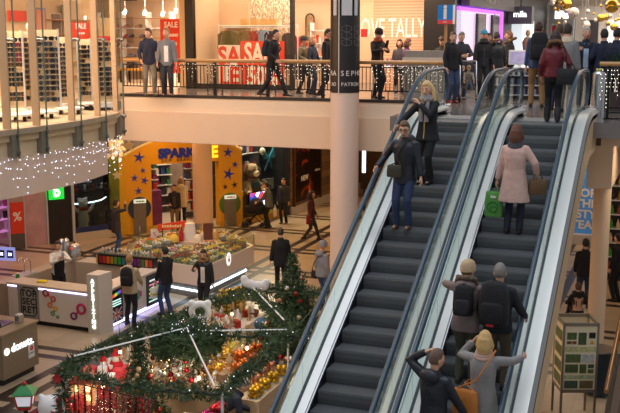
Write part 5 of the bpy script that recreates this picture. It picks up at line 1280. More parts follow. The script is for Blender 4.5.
for px, py, r_, lb in ((128.5, 146, .22, 'cream star ornament hanging right of the white bears'), (117, 175.5, .17, 'lone cream star ornament hanging below the white bears')):
    p_ = AY(px, py, 28.5); t = thing('star_ornament', lb, 'ornament', p_, R(25))
    q = MB(); q.plate([(math.cos(R(90) + math.pi*k/5)*(r_ if k % 2 == 0 else r_*.5), 0, math.sin(R(90) + math.pi*k/5)*(r_ if k % 2 == 0 else r_*.5)) for k in range(10)], (0, .05, 0)); bevel(q.build('star', mat('star_cream', (240, 220, 180), .5), t), .01)
    q = MB(); q.cyl((0,.02,r_), (0,.02,4.4 - p_.z), .006); q.build('hanging_wire', wire_m, t)
for k, (px, py) in enumerate(((112, 132), (119, 128), (116, 153), (120, 160), (113, 158), (121, 138))):
    p_ = AY(px, py, 26.5); q = MB(); q.sph((0,0,0), .05, 8, 6); q.cyl((0,0,0), (0,0,5.3 - p_.z), .004, n=5); o = q.build('hanging_light_ball', glow((255, 250, 236), .7), None, True); tag(o, 'small white light ball hanging among the white bears', 'light', 'light balls by the bears', loc=p_)
# ------------------------------------------------------------------ sweets counter in the hall
led = glow((214, 240, 255), 4); led_v = glow((190, 190, 255), 3.5)
def shrink(poly, d):
    n = len(poly); out = []
    c = sum((Vector(p[:2]) for p in poly), Vector((0, 0)))/n
    for i in range(n):
        a, b, e = Vector(poly[i-1][:2]), Vector(poly[i][:2]), Vector(poly[(i+1) % n][:2])
        n1 = (b - a).normalized(); n1 = Vector((-n1.y, n1.x)); n2 = (e - b).normalized(); n2 = Vector((-n2.y, n2.x))
        if n1.dot(c - b) < 0: n1 = -n1
        if n2.dot(c - b) < 0: n2 = -n2
        m_ = (n1 + n2).normalized(); out.append(b + m_*(d/max(.3, m_.dot(n1))))
    return out
cA, cB, cC = GZ(128, 256, .95), GZ(203, 268, .95), GZ(254, 245.5, .95)
cD = GZ(226, 232, .95); cE = GZ(140, 238, .95)
cpoly = [Vector((p.x, p.y)) for p in (cA, cB, cC, cD, cE)]
cc = sum(cpoly, Vector((0, 0)))/5
candy = thing('sweets_counter', 'cream five-sided sweets counter with glowing plinth in the middle of the hall', 'counter', (cc.x, cc.y, 0))
loc2 = lambda p: Vector((p[0] - cc.x, p[1] - cc.y))
def ringprism(outer, inner, z0, z1, q=None):
    q = q or MB(); n = len(outer)
    q.rings([[Vector((*loc2(outer[i]), z0)), Vector((*loc2(inner[i]), z0)), Vector((*loc2(inner[i]), z1)), Vector((*loc2(outer[i]), z1))] for i in range(n)], closed=True); return q
inn = shrink(cpoly, 1.12)
counter_white = mat('counter_cream', (232, 214, 200), .4)
bevel(ringprism(cpoly, shrink(cpoly, .1), .42, .95).build('front_panel', counter_white, candy), .01)
ringprism(shrink(cpoly, .25), shrink(cpoly, .6), 0, .42).build('plinth', mat('plinth_grey', (120, 110, 104), .5), candy)
ringprism(shrink(cpoly, .2), shrink(cpoly, .26), .18, .215).build('light_strip', led, candy)
for k_ in range(4): ringprism(shrink(cpoly, .08 + .25*k_), shrink(cpoly, .34 + .25*k_), .86 + .05*k_, .9 + .05*k_).build('tray_shelf', mat('tray_wood', (150, 110, 70), .5), candy)
ringprism(shrink(cpoly, 1.06), shrink(cpoly, 1.12), .3, 1.05).build('inner_panel', counter_white, candy)
gp = glass('counter_glass', (246, 250, 246), .8, 1.3)
for i in range(5):
    a, b = cpoly[i], cpoly[(i+1) % 5]
    q = MB(); d = (b - a).normalized(); n_ = Vector((d.y, -d.x)); q.plate([(*loc2(a + d*.03), .95), (*loc2(b - d*.03), .95), (*loc2(b - d*.03), 1.3), (*loc2(a + d*.03), 1.3)], (n_.x*.012, n_.y*.012, 0)); q.build('glass_guard', gp, candy)
    q = MB(); q.cyl((*loc2(a), .95), (*loc2(a), 1.32), .018, n=8); q.build('glass_post', chrome, candy, True)
# oval emblem on the right hand face
rp = Plane(cB, cC); ue, ze = rp.hit(228.5, 259)
q = MB(); q.plate([rp.at(ue + .13*math.cos(a), ze + .19*math.sin(a), .0) - Vector((cc.x, cc.y, 0)) for a in [2*math.pi*k/24 for k in range(24)]], rp.n*.015); em = q.build('emblem', glow((250, 246, 240), .8), candy)
q = MB(); q.plate([rp.at(ue + .05*math.cos(a), ze - .03 + .06*math.sin(a), .015) - Vector((cc.x, cc.y, 0)) for a in [2*math.pi*k/12 for k in range(12)]], rp.n*.006); q.plate([rp.at(ue + .03*math.cos(a), ze + .07 + .03*math.sin(a), .015) - Vector((cc.x, cc.y, 0)) for a in [2*math.pi*k/10 for k in range(10)]], rp.n*.006); q.build('emblem_figure', plastic((190, 60, 80), .5), em)
# tubs of sweets along the counter, each heaped
sweet_cols = [((240, 196, 84), 'yellow'), ((228, 134, 54), 'orange'), ((176, 76, 64), 'red'), ((134, 140, 84), 'green'), ((240, 226, 200), 'cream'), ((150, 90, 50), 'brown'), ((220, 150, 160), 'pink'), ((236, 200, 140), 'pale gold')]
tub_m = glass('tub_plastic', (236, 238, 236), .8, 1.3, body=.15)
tub_src = {}
ra = random.Random(12)
def tub(x, y, z, ci, rz, where, sc=1.0):
    c, nm = sweet_cols[ci]
    if ci not in tub_src:
        t = thing('sweets_tub', '', 'sweets tub', (x, y, z), rz); q = MB(); w, d = .105, .14
        q.bx(-w, w, -d, d, 0, .01); q.bx(-w, -w+.008, -d, d, 0, .13); q.bx(w-.008, w, -d, d, 0, .13); q.bx(-w, w, -d, -d+.008, 0, .13); q.bx(-w, w, d-.008, d, 0, .13); q.build('tub', tub_m, t)
        q = MB(); r_ = random.Random(ci)
        for k in range(70): q.sph((r_.uniform(-.085, .085), r_.uniform(-.12, .12), .03 + .13*(1 - (k % 5)*.12)*r_.random()), r_.uniform(.016, .03), 6, 4)
        o = q.build('sweets', mat('sweets_%s' % nm.replace(' ', '_'), c, .35, noise=.5, nscale=20), t, True, kind='stuff'); tub_src[ci] = t
    else: t = dup(tub_src[ci], (x, y, z), rz)
    t['label'] = 'tub heaped with %s sweets on the %s of the sweets counter' % (nm, where); t['group'] = 'sweets tubs, %s, %s' % (nm, where); t.scale = (sc, sc, sc)
    return t
for i, where in ((0, 'front face'), (1, 'right face'), (2, 'back right face'), (3, 'back face'), (4, 'left face')):
    a, b = cpoly[i], cpoly[(i+1) % 5]; d = (b - a); L = d.length; d.normalize(); n_ = Vector((d.y, -d.x))
    cn = Vector((-d.y, d.x)) if Vector((-d.y, d.x)).dot(cc - a) > 0 else -Vector((-d.y, d.x))
    for row, off in ((0, .22), (1, .47), (2, .72), (3, .97)):
        m0 = .2 + off*.72; n = max(0, int((L - 2*m0)/.235))
        for k in range(n):
            s_ = m0 + (L - 2*m0)*(k + .5)/n; p_ = a + d*s_ + cn*off
            tub(p_.x, p_.y, .902 + .05*row, ra.choice((0, 0, 0, 1, 2, 3, 4, 4, 4, 5, 5, 6, 7, 7, 7)), math.atan2(d.y, d.x), where, 1.08)
sg = GZ(172, 238, 1.15)
t = thing('price_board', 'orange red sloping price board standing among the sweets', 'sign', (sg.x, sg.y, 1.05), R(30))
q = MB(); q.plate([(-.42,0,.32),(.42,0,.42),(.42,.02,.62),(-.42,.02,.52)], (0,.03,0)); q.build('board', plastic((226, 70, 30), .5), t); q = MB(); q.bx(-.3,-.27,0,.03,0,.4); q.bx(.27,.3,0,.03,0,.45); q.build('leg', dark_steel, t)
dashes(t, mat('board_yellow', (250, 220, 150), .5), 0, -.002, .47, .6, .09, 8)
t = thing('price_board', 'small white upright sign at the left of the sweets counter', 'sign', GZ(155, 243, .95)); t.location.z = .95
q = MB(); q.bx(-.14,.14,0,.02,.1,.42); q.build('board', white_paint, t); q = MB(); q.bx(-.02,.02,0,.02,0,.1); q.build('stand', chrome, t)
text('lettering', '%', plastic((200, 80, 90)), .18, (0, -.002, .26), R(-90), t, .003)
isl = GZ(194, 240, 1.1)
q = MB(); q.bx(-.75, .75, -.3, .3, 0, 1.1); bevel(q.build('display_island', mat('island_cream', (214, 196, 176), .45), candy), .01).location = (isl.x - cc.x, isl.y - cc.y, 0); candy.children[-1].rotation_euler = (0, 0, R(35))
for dx, dy, w, h_, c, nm, lb in ((-.1, .1, .36, .5, (242, 236, 226), 'paper_sack', 'white paper sack standing on the sweets counter'), (.42, .0, .26, .5, (110, 64, 48), 'cardboard_box', 'brown upright box beside the white paper sack'), (-.38, -.05, .15, .36, (190, 40, 60), 'lidded_jar', 'dark red lidded jar left of the white paper sack'), (-.6, -.12, .3, .22, (236, 200, 90), 'cake_dome', 'yellow domed heap below the orange price board'), (.1, -.18, .24, .2, (240, 226, 200), 'lidded_tin', 'cream lidded tin in front of the white paper sack'), (.66, -.1, .2, .26, (206, 160, 90), 'lidded_pot', 'ochre lidded pot right of the brown upright box')):
    q = MB()
    if nm == 'cardboard_box': q.bx(-w/2, w/2, -.1, .1, 0, h_); q.bx(-w/2-.004, w/2+.004, -.02, .02, 0, h_+.003)
    elif nm == 'paper_sack': q.rings([ering(Vector((0,0,z)), w*.5*a, .12*a, Vector((1,0,0)), Vector((0,1,0)), 14, 4) for z, a in ((0, .95), (.1, 1.05), (.3, .95), (h_, .8))])
    else: q.lathe([(w*.45, 0), (w*.5, h_*.3), (w*.42, h_*.7), (w*.2, h_)], n=16)
    M_ = Matrix.Rotation(R(35), 3, 'Z'); o = q.build(nm, mat('cnt_%s' % nm, c, .6, noise=.15), None, True); tag(o, lb, nm.replace('_', ' '), loc=Vector((isl.x, isl.y, 1.102)) + M_ @ Vector((dx, dy, 0)), rz=R(35))
# ------------------------------------------------------------------ drinks kiosk with ring logo
kw = mat('kiosk_white', (226, 218, 212), .4); kg = mat('kiosk_grey', (158, 156, 152), .5)
K0 = Vector((-16.3, 19.62)); K1 = Vector((-13.3, 19.5)); K2 = Vector((-13.05, 22.5)); 
kio = thing('drinks_kiosk', 'white drinks kiosk counter with coloured ring logo and purple light strips', 'kiosk', (-14.7, 20.8, 0))
def Kl(q): q.v = [v - Vector((-14.7, 20.8, 0)) for v in q.v]; return q
fp = Plane(K0, K1); rp2 = Plane((-13.02, 19.9), (-12.98, 22.55))
ua, ub, uc, ud = [fp.hit(px, 300)[0] for px in (8.5, 17.5, 39, 90)]
q = fp.slab(uc, ud, .12, .97, -.08, 0); Kl(q).build('front_panel', kw, kio)
q = fp.slab(ua, ub, .12, 1.0, -.08, 0); Kl(q).build('front_panel', kw, kio)
q = fp.slab(ub, uc, .12, 1.02, -.1, -.02); Kl(q).build('name_panel', kg, kio)
q = fp.slab(ua, ud, 0, .12, -.2, -.06); Kl(q).build('plinth', dark_steel, kio)
for u0, u1 in ((uc, ud), (ua, ub)): q = fp.slab(u0, u1, .93, .965, 0, .012); Kl(q).build('light_strip', led_v, kio)
q = fp.slab(ua, ud, .985, 1.03, -.55, .03); Kl(q).build('counter_top', mat('kiosk_top', (206, 190, 170), .35), kio)
q = rp2.slab(0, rp2.L, .12, .95, -.08, 0); Kl(q).build('side_panel', kw, kio); q = rp2.slab(0, rp2.L, .95, 1.0, -.5, .02); Kl(q).build('counter_top', mat('kiosk_top_pale', (222, 214, 208), .35), kio); q = rp2.slab(0, rp2.L, 0, .12, -.2, -.06); Kl(q).build('plinth', dark_steel, kio); q = rp2.slab(0, rp2.L, .05, .1, -.05, .02); Kl(q).build('light_strip', led_v, kio)
# octagonal name sign
um = (ub + uc)/2; zc = .57; hw, hh, ch = .235, .36, .09
oct_ = lambda k: [(-hw+ch, -hh), (hw-ch, -hh), (hw, -hh+ch), (hw, hh-ch), (hw-ch, hh), (-hw+ch, hh), (-hw, hh-ch), (-hw, -hh+ch)]
q = MB(); q.tube([fp.at(um + x, zc + z, -.015) for x, z in oct_(0)], .014, 6, closed=True); Kl(q).build('sign_frame', mat('sign_black', (24, 26, 30), .4), kio)
for i, w_ in enumerate(('TOP', 'SEC', 'RET')): text('lettering', w_, mat('sign_black', (24, 26, 30), .4), .235, fp.at(um, zc + .21 - .21*i, -.02) - Vector((-14.7, 20.8, 0)), fp.ang, kio, .004, bold=.008, spacing=1.08)
# ring logo
for px, py, r_, c in ((46, 293, .095, (176, 30, 60)), (53.5, 299, .075, (200, 70, 40)), (50, 305, .07, (214, 120, 40)), (56, 308.5, .06, (222, 170, 40)), (53, 313.5, .06, (60, 150, 80)), (58, 317, .04, (40, 130, 90)), (74, 316, .1, (120, 40, 100)), (81.5, 309, .14, (190, 30, 90))):
    u_, z_ = fp.hit(px, py); q = MB(); q.torus(fp.at(u_, z_, .012), r_*.8, r_*.24, 22, 6, Matrix.Rotation(fp.rz, 3, 'Z') @ Matrix.Rotation(R(90), 3, 'X')); Kl(q).build('logo_ring', plastic(c, .4), kio, True)
for (p1, p2, c) in (((46, 293), (53.5, 299), (190, 50, 50)), ((53.5, 299), (50, 305), (206, 90, 40)), ((50, 305), (56, 308.5), (214, 140, 40)), ((56, 308.5), (53, 313.5), (120, 160, 60)), ((74, 316), (81.5, 309), (150, 34, 96))):
    a, b = fp.at(*fp.hit(*p1), .012), fp.at(*fp.hit(*p2), .012); m_ = (a + b)/2; q = MB(); q.tube([m_ + (a-m_)*.3, m_ + (b-m_)*.3], .018, 6); Kl(q).build('logo_link', plastic(c, .4), kio, True)
# pillar with lit vertical word
q = MB(); q.prism([(-13.3, 19.42), (-12.98, 19.42), (-12.9, 19.9), (-13.3, 19.9)], 0, 1.48); Kl(q).build('corner_pillar', mat('pillar_beige', (206, 196, 184), .45), kio)
for i, ch_ in enumerate('APPETIZING'): text('lettering', ch_, glow((236, 255, 250), 1.6), .145, Vector((-13.13, 19.41, 1.32 - i*.126)) - Vector((-14.7, 20.8, 0)), R(-90), kio, .008, bold=.002)
# posters on the right side
for u0, u1, lb in ((.06, .62, 'near'), (1.75, 2.45, 'far')):
    q = rp2.slab(u0, u1, .1, .93, 0, .012); po = Kl(q).build('display_poster', mat('poster_black', (22, 22, 28), .3), kio)
    if lb == 'near':
        for k in range(6): q = rp2.slab(u0 + .08 + k*.07, u0 + .145 + k*.07, .74 + k*.012, .82 + k*.012, .012, .016); Kl(q).build('rainbow_word', glow([(220, 50, 60), (230, 130, 40), (230, 210, 60), (60, 190, 90), (60, 110, 220), (160, 60, 190)][k], .7), po)
        for k in range(3): q = rp2.slab(u0 + .1, u1 - .08, .52 + k*.06, .55 + k*.06, .012, .016); Kl(q).build('text_line', glow((200, 250, 240), .9), po)
        q = rp2.slab(u0 + .05, u1 - .04, .12, .45, .012, .014); Kl(q).build('flag_blue', plastic((36, 46, 110), .4), po)
        um_, zm_ = (u0 + u1)/2, .285
        for q_, m_ in (((u0+.05, u1-.04, .25, .32), sale_white), ((um_-.05, um_+.05, .12, .45), sale_white)): Kl(rp2.slab(*q_, .014, .016)).build('flag_white', m_, po)
        for q_, m_ in (((u0+.05, u1-.04, .265, .305), sale_red), ((um_-.025, um_+.025, .12, .45), sale_red)): Kl(rp2.slab(*q_, .016, .018)).build('flag_red', m_, po)
        q = MB(); q.plate([rp2.at(u0+.05, .14, .014), rp2.at(u0+.09, .12, .014), rp2.at(u1-.04, .43, .014), rp2.at(u1-.08, .45, .014)], rp2.n*.001); q.plate([rp2.at(u1-.04, .14, .014), rp2.at(u1-.08, .12, .014), rp2.at(u0+.05, .43, .014), rp2.at(u0+.09, .45, .014)], rp2.n*.001); Kl(q).build('flag_white', sale_white, po)
    else:
        for k in range(6): q = rp2.slab(u0 + .1 + .01*k, u1 - .1, .2 + k*.11, .24 + k*.11, .012, .016); Kl(q).build('text_line', glow([(200, 250, 240), (60, 200, 190), (230, 220, 90), (120, 220, 120), (230, 120, 170), (220, 240, 240)][k], .7), po)
for k, c in enumerate(((60, 120, 180), (220, 80, 110), (240, 200, 80), (90, 170, 120), (200, 70, 150))): q = rp2.slab(1.0 + .1*k, 1.12 + .1*k, .42 + .05*(k % 3), .62 + .05*(k % 2), 0, .01); Kl(q).build('sticker', plastic(c, .4), kio)
# back counter and fittings
q = MB(); q.bx(-15.6, -13.6, 22.3, 22.9, 0, .98); bc = Kl(q).build('back_counter', mat('kiosk_inner', (180, 166, 150), .45), kio)
q = MB(); q.bx(-16.3, -15.9, 19.7, 22.9, 0, .93); Kl(q).build('side_counter', mat('kiosk_inner', (180, 166, 150), .45), kio)
tr_ = GZ(98, 250, 1.0)
t = thing('flavour_rack', 'long black rack of rainbow coloured labels with bottle tops on the back counter', 'rack', (-14.0, 22.35, .98))
L3 = 1.75
q = MB(); q.bx(-.85, .9, -.1, .12, 0, .3); q.build('rack_body', mat('rack_black', (22, 20, 22), .4), t)
for k in range(14):
    c = [(150, 30, 50), (190, 50, 40), (214, 100, 30), (160, 120, 40), (90, 140, 50), (50, 130, 70), (40, 120, 130), (40, 80, 150), (50, 50, 140), (100, 40, 130), (150, 40, 110), (60, 120, 60), (200, 110, 40), (180, 40, 40)][k]
    q = MB(); q.bx(-.8 + k*.12, -.71 + k*.12, -.108, -.1, .05, .24); q.build('colour_label', plastic(c, .4), t)
bsrc = None
for k in range(14):
    if bsrc is None:
        q = MB(); q.lathe([(.032, 0), (.034, .05), (.016, .08), (.014, .12)], n=10); bsrc = thing('syrup_bottle', 'white topped syrup bottle standing on the rainbow label rack', 'bottle', (0,0,0), 0, 'syrup bottles on the rainbow rack'); q.build('bottle', glass('syrup_glass', (236, 230, 220), .8, 1.3, body=.4), bsrc, True); q = MB(); q.lathe([(.018, .12), (.018, .15), (.008, .16)], n=8); q.tube([(0,0,.155), (.03,0,.165)], .006, 5); q.build('pump', white_paint, bsrc, True); o = bsrc
    else: o = dup(bsrc, (0,0,0))
    o.location = (-14.0 - .755 + k*.12, 22.36, 1.28)
for px, lb, h_, r_ in ((62, 'tall steel drink urn at the left of the back counter', .55, .1), (66.5, 'second tall steel drink urn beside the bartender', .58, .1), (75, 'steel coffee maker with red light right of the urns', .46, .16)):
    p_ = AY(px, 255, 22.55); t = thing('drink_urn' if r_ < .15 else 'coffee_maker', lb, 'urn' if r_ < .15 else 'coffee maker', (p_.x, 22.55, .98))
    q = MB(); q.lathe([(r_, 0), (r_, h_*.8), (r_*.8, h_*.9), (.03, h_)], n=18); q.build('urn_body', chrome, t, True); q = MB(); q.lathe([(.02, h_), (.03, h_+.03), (.01, h_+.05)], n=10); q.build('lid_knob', dark_steel, t, True); q = MB(); q.tube([(0, -r_, .1), (0, -r_-.06, .1), (0, -r_-.07, .05)], .012, 6); q.build('tap', dark_steel, t, True)
    if r_ > .15: q = MB(); q.sph((0, -r_, .34), .03, 8, 6); q.build('red_light', glow((220, 40, 40), 1.5), t)
rb = random.Random(3)
for k in range(9):
    c = rb.choice(((230, 228, 224), (180, 150, 90), (210, 60, 60), (200, 200, 206))); q = MB(); q.lathe([(.03, 0), (.035, .12), (.014, .17), (.014, .22)], n=10); o = q.build('bar_bottle', plastic(c, .3), None, True); tag(o, 'small bottle on the back counter right of the coffee maker', 'bottle', 'bottles beside the coffee maker', loc=(-14.98 + .02*k + (.05 if k % 2 else 0) , 22.42 + .04*k, .981))
for k in range(8):
    c = rb.choice(((70, 160, 90), (210, 60, 60), (236, 226, 210), (230, 160, 60), (60, 90, 160))); q = MB(); q.lathe([(.03, 0), (.04, .14), (.042, .15)], n=10); o = q.build('drink_cup', plastic(c, .3), None, True); tag(o, 'small coloured cup on the pale side counter beside the lit pillar', 'cup', 'cups on the side counter', loc=(-13.35 + .1*(k % 3), 20.1 + .12*(k // 3) + .03*(k % 2), 1.0))
t = thing('sink_tap', 'curved steel taps over the counter left of the bartender', 'tap', (-16.1, 20.7, 0)); 
q = MB(); q.bx(-.18, .18, -.32, .32, .932, .955); q.build('sink_top', alum, t)
for dx in (-.1, .1): q = MB(); q.tube([(dx, .15, .95), (dx, .15, 1.25), (dx, .05, 1.36), (dx, -.08, 1.34), (dx, -.12, 1.24)], .014, 8); q.build('tap_spout', chrome, t, True)
q = MB(); q.box((0,0,.03), (.24,.16,.05), .3); o = bevel(q.build('cleaning_cloth', cloth((226, 200, 30))), .02); tag(o, 'yellow cloth lying on the counter above the octagonal sign', 'cloth', loc=(fp.at(fp.hit(34, 279)[0], 0, -.3).x, fp.at(fp.hit(34, 279)[0], 0, -.3).y, 1.028))
t = thing('green_jar', 'small green jar by the taps', 'jar', (-16.0, 20.3, .932)); q = MB(); q.lathe([(.05,0),(.055,.09),(.04,.12)], n=12); q.build('jar_body', plastic((60, 150, 50), .3), t, True); q = MB(); q.lathe([(.042,.12),(.042,.14)], n=12); q.build('lid', white_paint, t, True)
t = thing('tablet_stand', 'dark tilted tablet on the side counter before the man in the black jacket', 'screen', (-13.2, 21.6, 1.0), R(-60)); q = MB(); q.box((0, 0, .2), (.26, .02, .34), 0, -.3); bevel(q.build('tablet', frame_black, t), .01); q = MB(); q.bx(-.06,.06,-.05,.06,0,.02); q.cyl((0,.02,.02),(0,.02,.12),.015); q.build('stand', chrome, t)
# lit hanging sign at the left edge
c_ = GZ(8, 254, 1.9); t = thing('shop_sign', 'small blue lit glass sign with dark pictogram tiles at the left edge', 'sign', AY(7, 254, 18.2), R(10))
q = MB(); q.bx(-.26, .2, 0, .02, -.16, .16); q.build('glass_plate', mat('sign_lilac', (170, 170, 220), .3, emit=(150, 160, 240), es=.5), t)
for dx in (-.14, .08): q = MB(); q.bx(dx-.075, dx+.075, -.012, 0, -.09, .09); q.build('dark_tile', plastic((24, 24, 40), .3), t)
for dx in (-.14, .08): dashes(t, led_v, dx, -.012, 0, .1, .07, 2, int(dx*100), 'pictogram')
q = MB(); q.tube([(-.24, .01, .0), (-.6, .2, .0)], .015, 6); q.build('bracket', chrome, t); t['label'] = 'small blue lit glass sign with dark pictogram tiles at the left edge'
# ------------------------------------------------------------------ doughnut kiosk
dk = mat('donut_taupe', (138, 122, 100), .5, noise=.04)
D = thing('doughnut_kiosk', 'taupe doughnut kiosk with white lit lettering in the lower left corner', 'kiosk', (-14, 16.2, 0))
q = MB(); q.prism([(-2.2, -.56), (1.2, -.56), (1.2, .6), (-2.2, .6)], .14, 1.08); bevel(q.build('kiosk_body', dk, D), .01)
q = MB(); q.prism([(-2.2, -.5), (1.12, -.5), (1.12, .54), (-2.2, .54)], 0, .14); q.build('plinth', mat('plinth_black', (26, 22, 22), .5), D)
q = MB(); q.prism([(-2.25, -.6), (1.23, -.6), (1.23, .63), (-2.25, .63)], 1.08, 1.12); q.build('counter_top', mat('donut_top', (158, 140, 112), .4), D)
q = MB(); q.bx(-1.5, .85, -.4, .3, 1.12, 1.135); q.build('black_inlay', frame_black, D)
q = MB(); q.bx(-1.8, 1.0, -.575, -.56, .2, .72); q.build('wood_panel', mat('donut_wood', (176, 120, 56), .5, noise=.15, nscale=6), D); q = MB(); q.bx(-1.8, 1.05, -.58, -.56, .72, 1.06); q.build('dark_panel', frame_black, D)
ltr = glow((255, 252, 244), 1.3)
text('lettering', 'donuts.', ltr, .25, (1.206, .08, .74), 0, D, .01, bold=.003)
q = MB(); q.cyl((1.2, -.44, .725), (1.222, -.44, .725), .075, n=20); q.build('round_mark', ltr, D)
q = MB(); pts = [(.36 + .1*math.cos(a), .5 + .12 + .1*math.sin(a)) for a in [math.pi*k/8 for k in range(9)]] + [(.27, .34), (.45, .34)]
q.plate([(1.2, y, z) for y, z in [(.46, .36), (.46, .58)] + [(.36 + .1*math.cos(a), .58 + .1*math.sin(a)) for a in [math.pi*k/8 for k in range(1, 8)]] + [(.26, .58), (.26, .36)]], (.008, 0, 0)); bd = q.build('logo_badge', white_paint, D)
q = MB(); q.torus((1.21, .36, .575), .035, .02, 16, 6, Matrix.Rotation(R(90), 3, 'Y')); q.build('badge_ring', plastic((200, 60, 80), .4), bd, True)
text('lettering', 'DONUT', plastic((40, 30, 30)), .05, (1.209, .36, .46), 0, bd, .002)
for i, (dx, dy, lb) in enumerate(((.98, .3, 'steel napkin holder on the corner of the doughnut kiosk'), )):
    t = thing('napkin_holder', lb, 'napkin holder', (-14 + dx, 16.2 + dy, 1.12)); q = MB(); q.bx(-.06, .06, -.08, .08, 0, .17); bevel(q.build('holder', chrome, t), .012); q = MB(); q.bx(-.045, .045, -.07, .07, .17, .19); q.build('napkins', white_paint, t)
q = MB(); q.torus((0,0,.02), .09, .02, 20, 8); q.lathe([(.09,0),(.09,.01)], n=20); o = q.build('round_tray', dark_steel, None, True); tag(o, 'round dark tray on the doughnut kiosk top', 'tray', loc=(-13.35, 16.15, 1.136))
q = MB(); q.lathe([(.04,0),(.05,.14),(.045,.14),(.036,.01)], n=14); o = q.build('paper_cup', white_paint, None, True); tag(o, 'white paper cup at the left end of the doughnut kiosk top', 'cup', loc=(-13.5, 15.75, 1.136))
# ------------------------------------------------------------------ christmas market stall
needle = mat('fir_green', (60, 84, 50), .6, noise=.5, nscale=6)
needle2 = mat('fir_dark', (44, 62, 42), .6, noise=.45, nscale=6)
tw_white = mat('beam_white', (238, 238, 236), .4)
rg = random.Random(21)
def blades(q, c, axis, r_, n, ln=.11, w=.012, droop=.25):
    axis = axis.normalized(); u = axis.orthogonal().normalized(); v = axis.cross(u)
    for _ in range(n):
        a = rg.uniform(0, 6.283); o = (u*math.cos(a) + v*math.sin(a)); d = (o + axis*rg.uniform(-.7, .9) - Vector((0, 0, droop*rg.random()))).normalized()
        s_ = c + o*r_*rg.random()*.45 + axis*rg.uniform(-.04, .04); e_ = s_ + d*r_*rg.uniform(.7, 1.25); sd = d.cross(Vector((rg.uniform(-1,1), rg.uniform(-1,1), rg.uniform(-1,1)))).normalized()*w*rg.uniform(.7, 1.5)
        q.add([s_ - sd*.6, s_*.4 + e_*.6 - sd, e_, s_*.4 + e_*.6 + sd], [(0, 1, 2, 3)])
def garland(pts, label, r_=.17, dens=560, sag=.0, lights=True, red=False, m_=None, group=None):
    pts = [Vector(p) for p in pts]; o0 = pts[0].copy()
    t = thing('fir_garland', label, 'garland', o0, 0, group)
    q = MB(); core = MB(); bl = MB(); fl_ = []; path = []
    for a, b in zip(pts[:-1], pts[1:]):
        L = (b - a).length; n = max(2, int(L/.09))
        for k in range(n):
            s_ = k/n; c = a.lerp(b, s_) - Vector((0, 0, sag*math.sin(math.pi*s_))) + Vector((rg.uniform(-.03,.03), rg.uniform(-.03,.03), rg.uniform(-.03,.03)))
            path.append(c - o0); blades(q, c - o0, (b - a), r_*.74, int(dens*.09), w=.0085)
            if lights and rg.random() < .22: bl.sph(c - o0 + Vector((rg.uniform(-1,1), rg.uniform(-1,1), rg.uniform(-.2,1)))*r_*.8, .009, 6, 4)
            if red and rg.random() < .42: fl_.append(c - o0 + Vector((rg.uniform(-1,1), rg.uniform(-1,1), rg.uniform(-.6,.6)))*r_*.9)
    path.append(pts[-1] - o0)
    q.build('fir_needles', m_ or needle, t); core.tube(path, .025, 6); core.build('core_wire', needle2, t)
    if bl.v: bl.build('light_bulbs', glow((236, 240, 255), 1.3), t, kind='stuff')
    for c in fl_:
        f_ = MB(); 
        for k in range(6):
            a = k*1.047; d = Vector((math.cos(a), -.5, math.sin(a))).normalized(); sd = d.cross(Vector((0,1,0))).normalized()*.03
            f_.add([c, c + d*.05 + sd, c + d*.1, c + d*.05 - sd], [(0,1,2,3)])
        f_.build('red_flower', mat('poinsettia', (176, 26, 36), .5), t)
    return t
ZR = 2.3
n0, n1, n2, n3 = GZ(62, 371, ZR), GZ(100, 379, ZR), GZ(150, 390, ZR), GZ(222, 393, ZR)
n4, n5, n6, n7, n8, n9 = GZ(288, 335, ZR), GZ(326, 294, ZR), GZ(251, 290, ZR), GZ(204, 306, ZR), GZ(143, 330, ZR), GZ(74, 362, ZR)
hub, jn, hr_ = GZ(187, 333, ZR), GZ(284, 325, ZR), GZ(312, 338, ZR)
garland([n0, n1, n2, n3], 'front fir garland of the christmas stall starting at the red flowered post', .15)
garland([n3, n4, GZ(300, 324, ZR)], 'right hand fir garland of the christmas stall running up beside the escalator', .16)
garland([n5, GZ(290, 289, ZR), n6], 'back fir garland of the christmas stall in front of the small christmas tree', .17)
garland([n6, n7, hub.lerp(n7, .55)], 'back fir garland of the christmas stall below the woman with the fur hood', .17)
garland([n7, n8, n9, n0], 'left back fir garland of the christmas stall running down past the kiosk', .15)
garland([hub, GZ(230, 336, ZR), hr_], 'middle fir garland of the christmas stall running right from the bushy hub', .13)
garland([n6, GZ(266, 305, ZR), jn], 'short slanting fir garland behind the blue round ornament', .16)
garland([n0, n0 - Vector((0, 0, 1.1)), n0 - Vector((0, 0, 2.25))], 'upright fir garland with red flowers wound round the left stall post', .17, red=True)
# bushy hub of hanging fir
t = thing('fir_cluster', 'large bushy fir cluster at the middle of the stall roof', 'garland', hub)
q = MB()
for k in range(300):
    a = rg.uniform(0, 6.28); r_ = .6*math.sqrt(rg.random()); blades(q, Vector((math.cos(a)*r_, math.sin(a)*r_, rg.uniform(-.15, .12) - .2*rg.random())), Vector((math.cos(a), math.sin(a), -.3)), .13, 28, w=.0085)
q.build('fir_needles', needle, t); q = MB()
for k in range(26):
    a = rg.uniform(0, 6.28); r_ = rg.uniform(.1, .6); q.sph((math.cos(a)*r_, math.sin(a)*r_, .1), .009, 6, 4)
q.build('light_bulbs', glow((236, 240, 255), 1.3), t, kind='stuff'); q = MB(); q.torus((0,0,0), .4, .02, 20, 6); q.cyl((-.5,0,0),(.5,0,0),.02); q.cyl((0,-.5,0),(0,.5,0),.02); q.build('ring_frame', needle2, t)
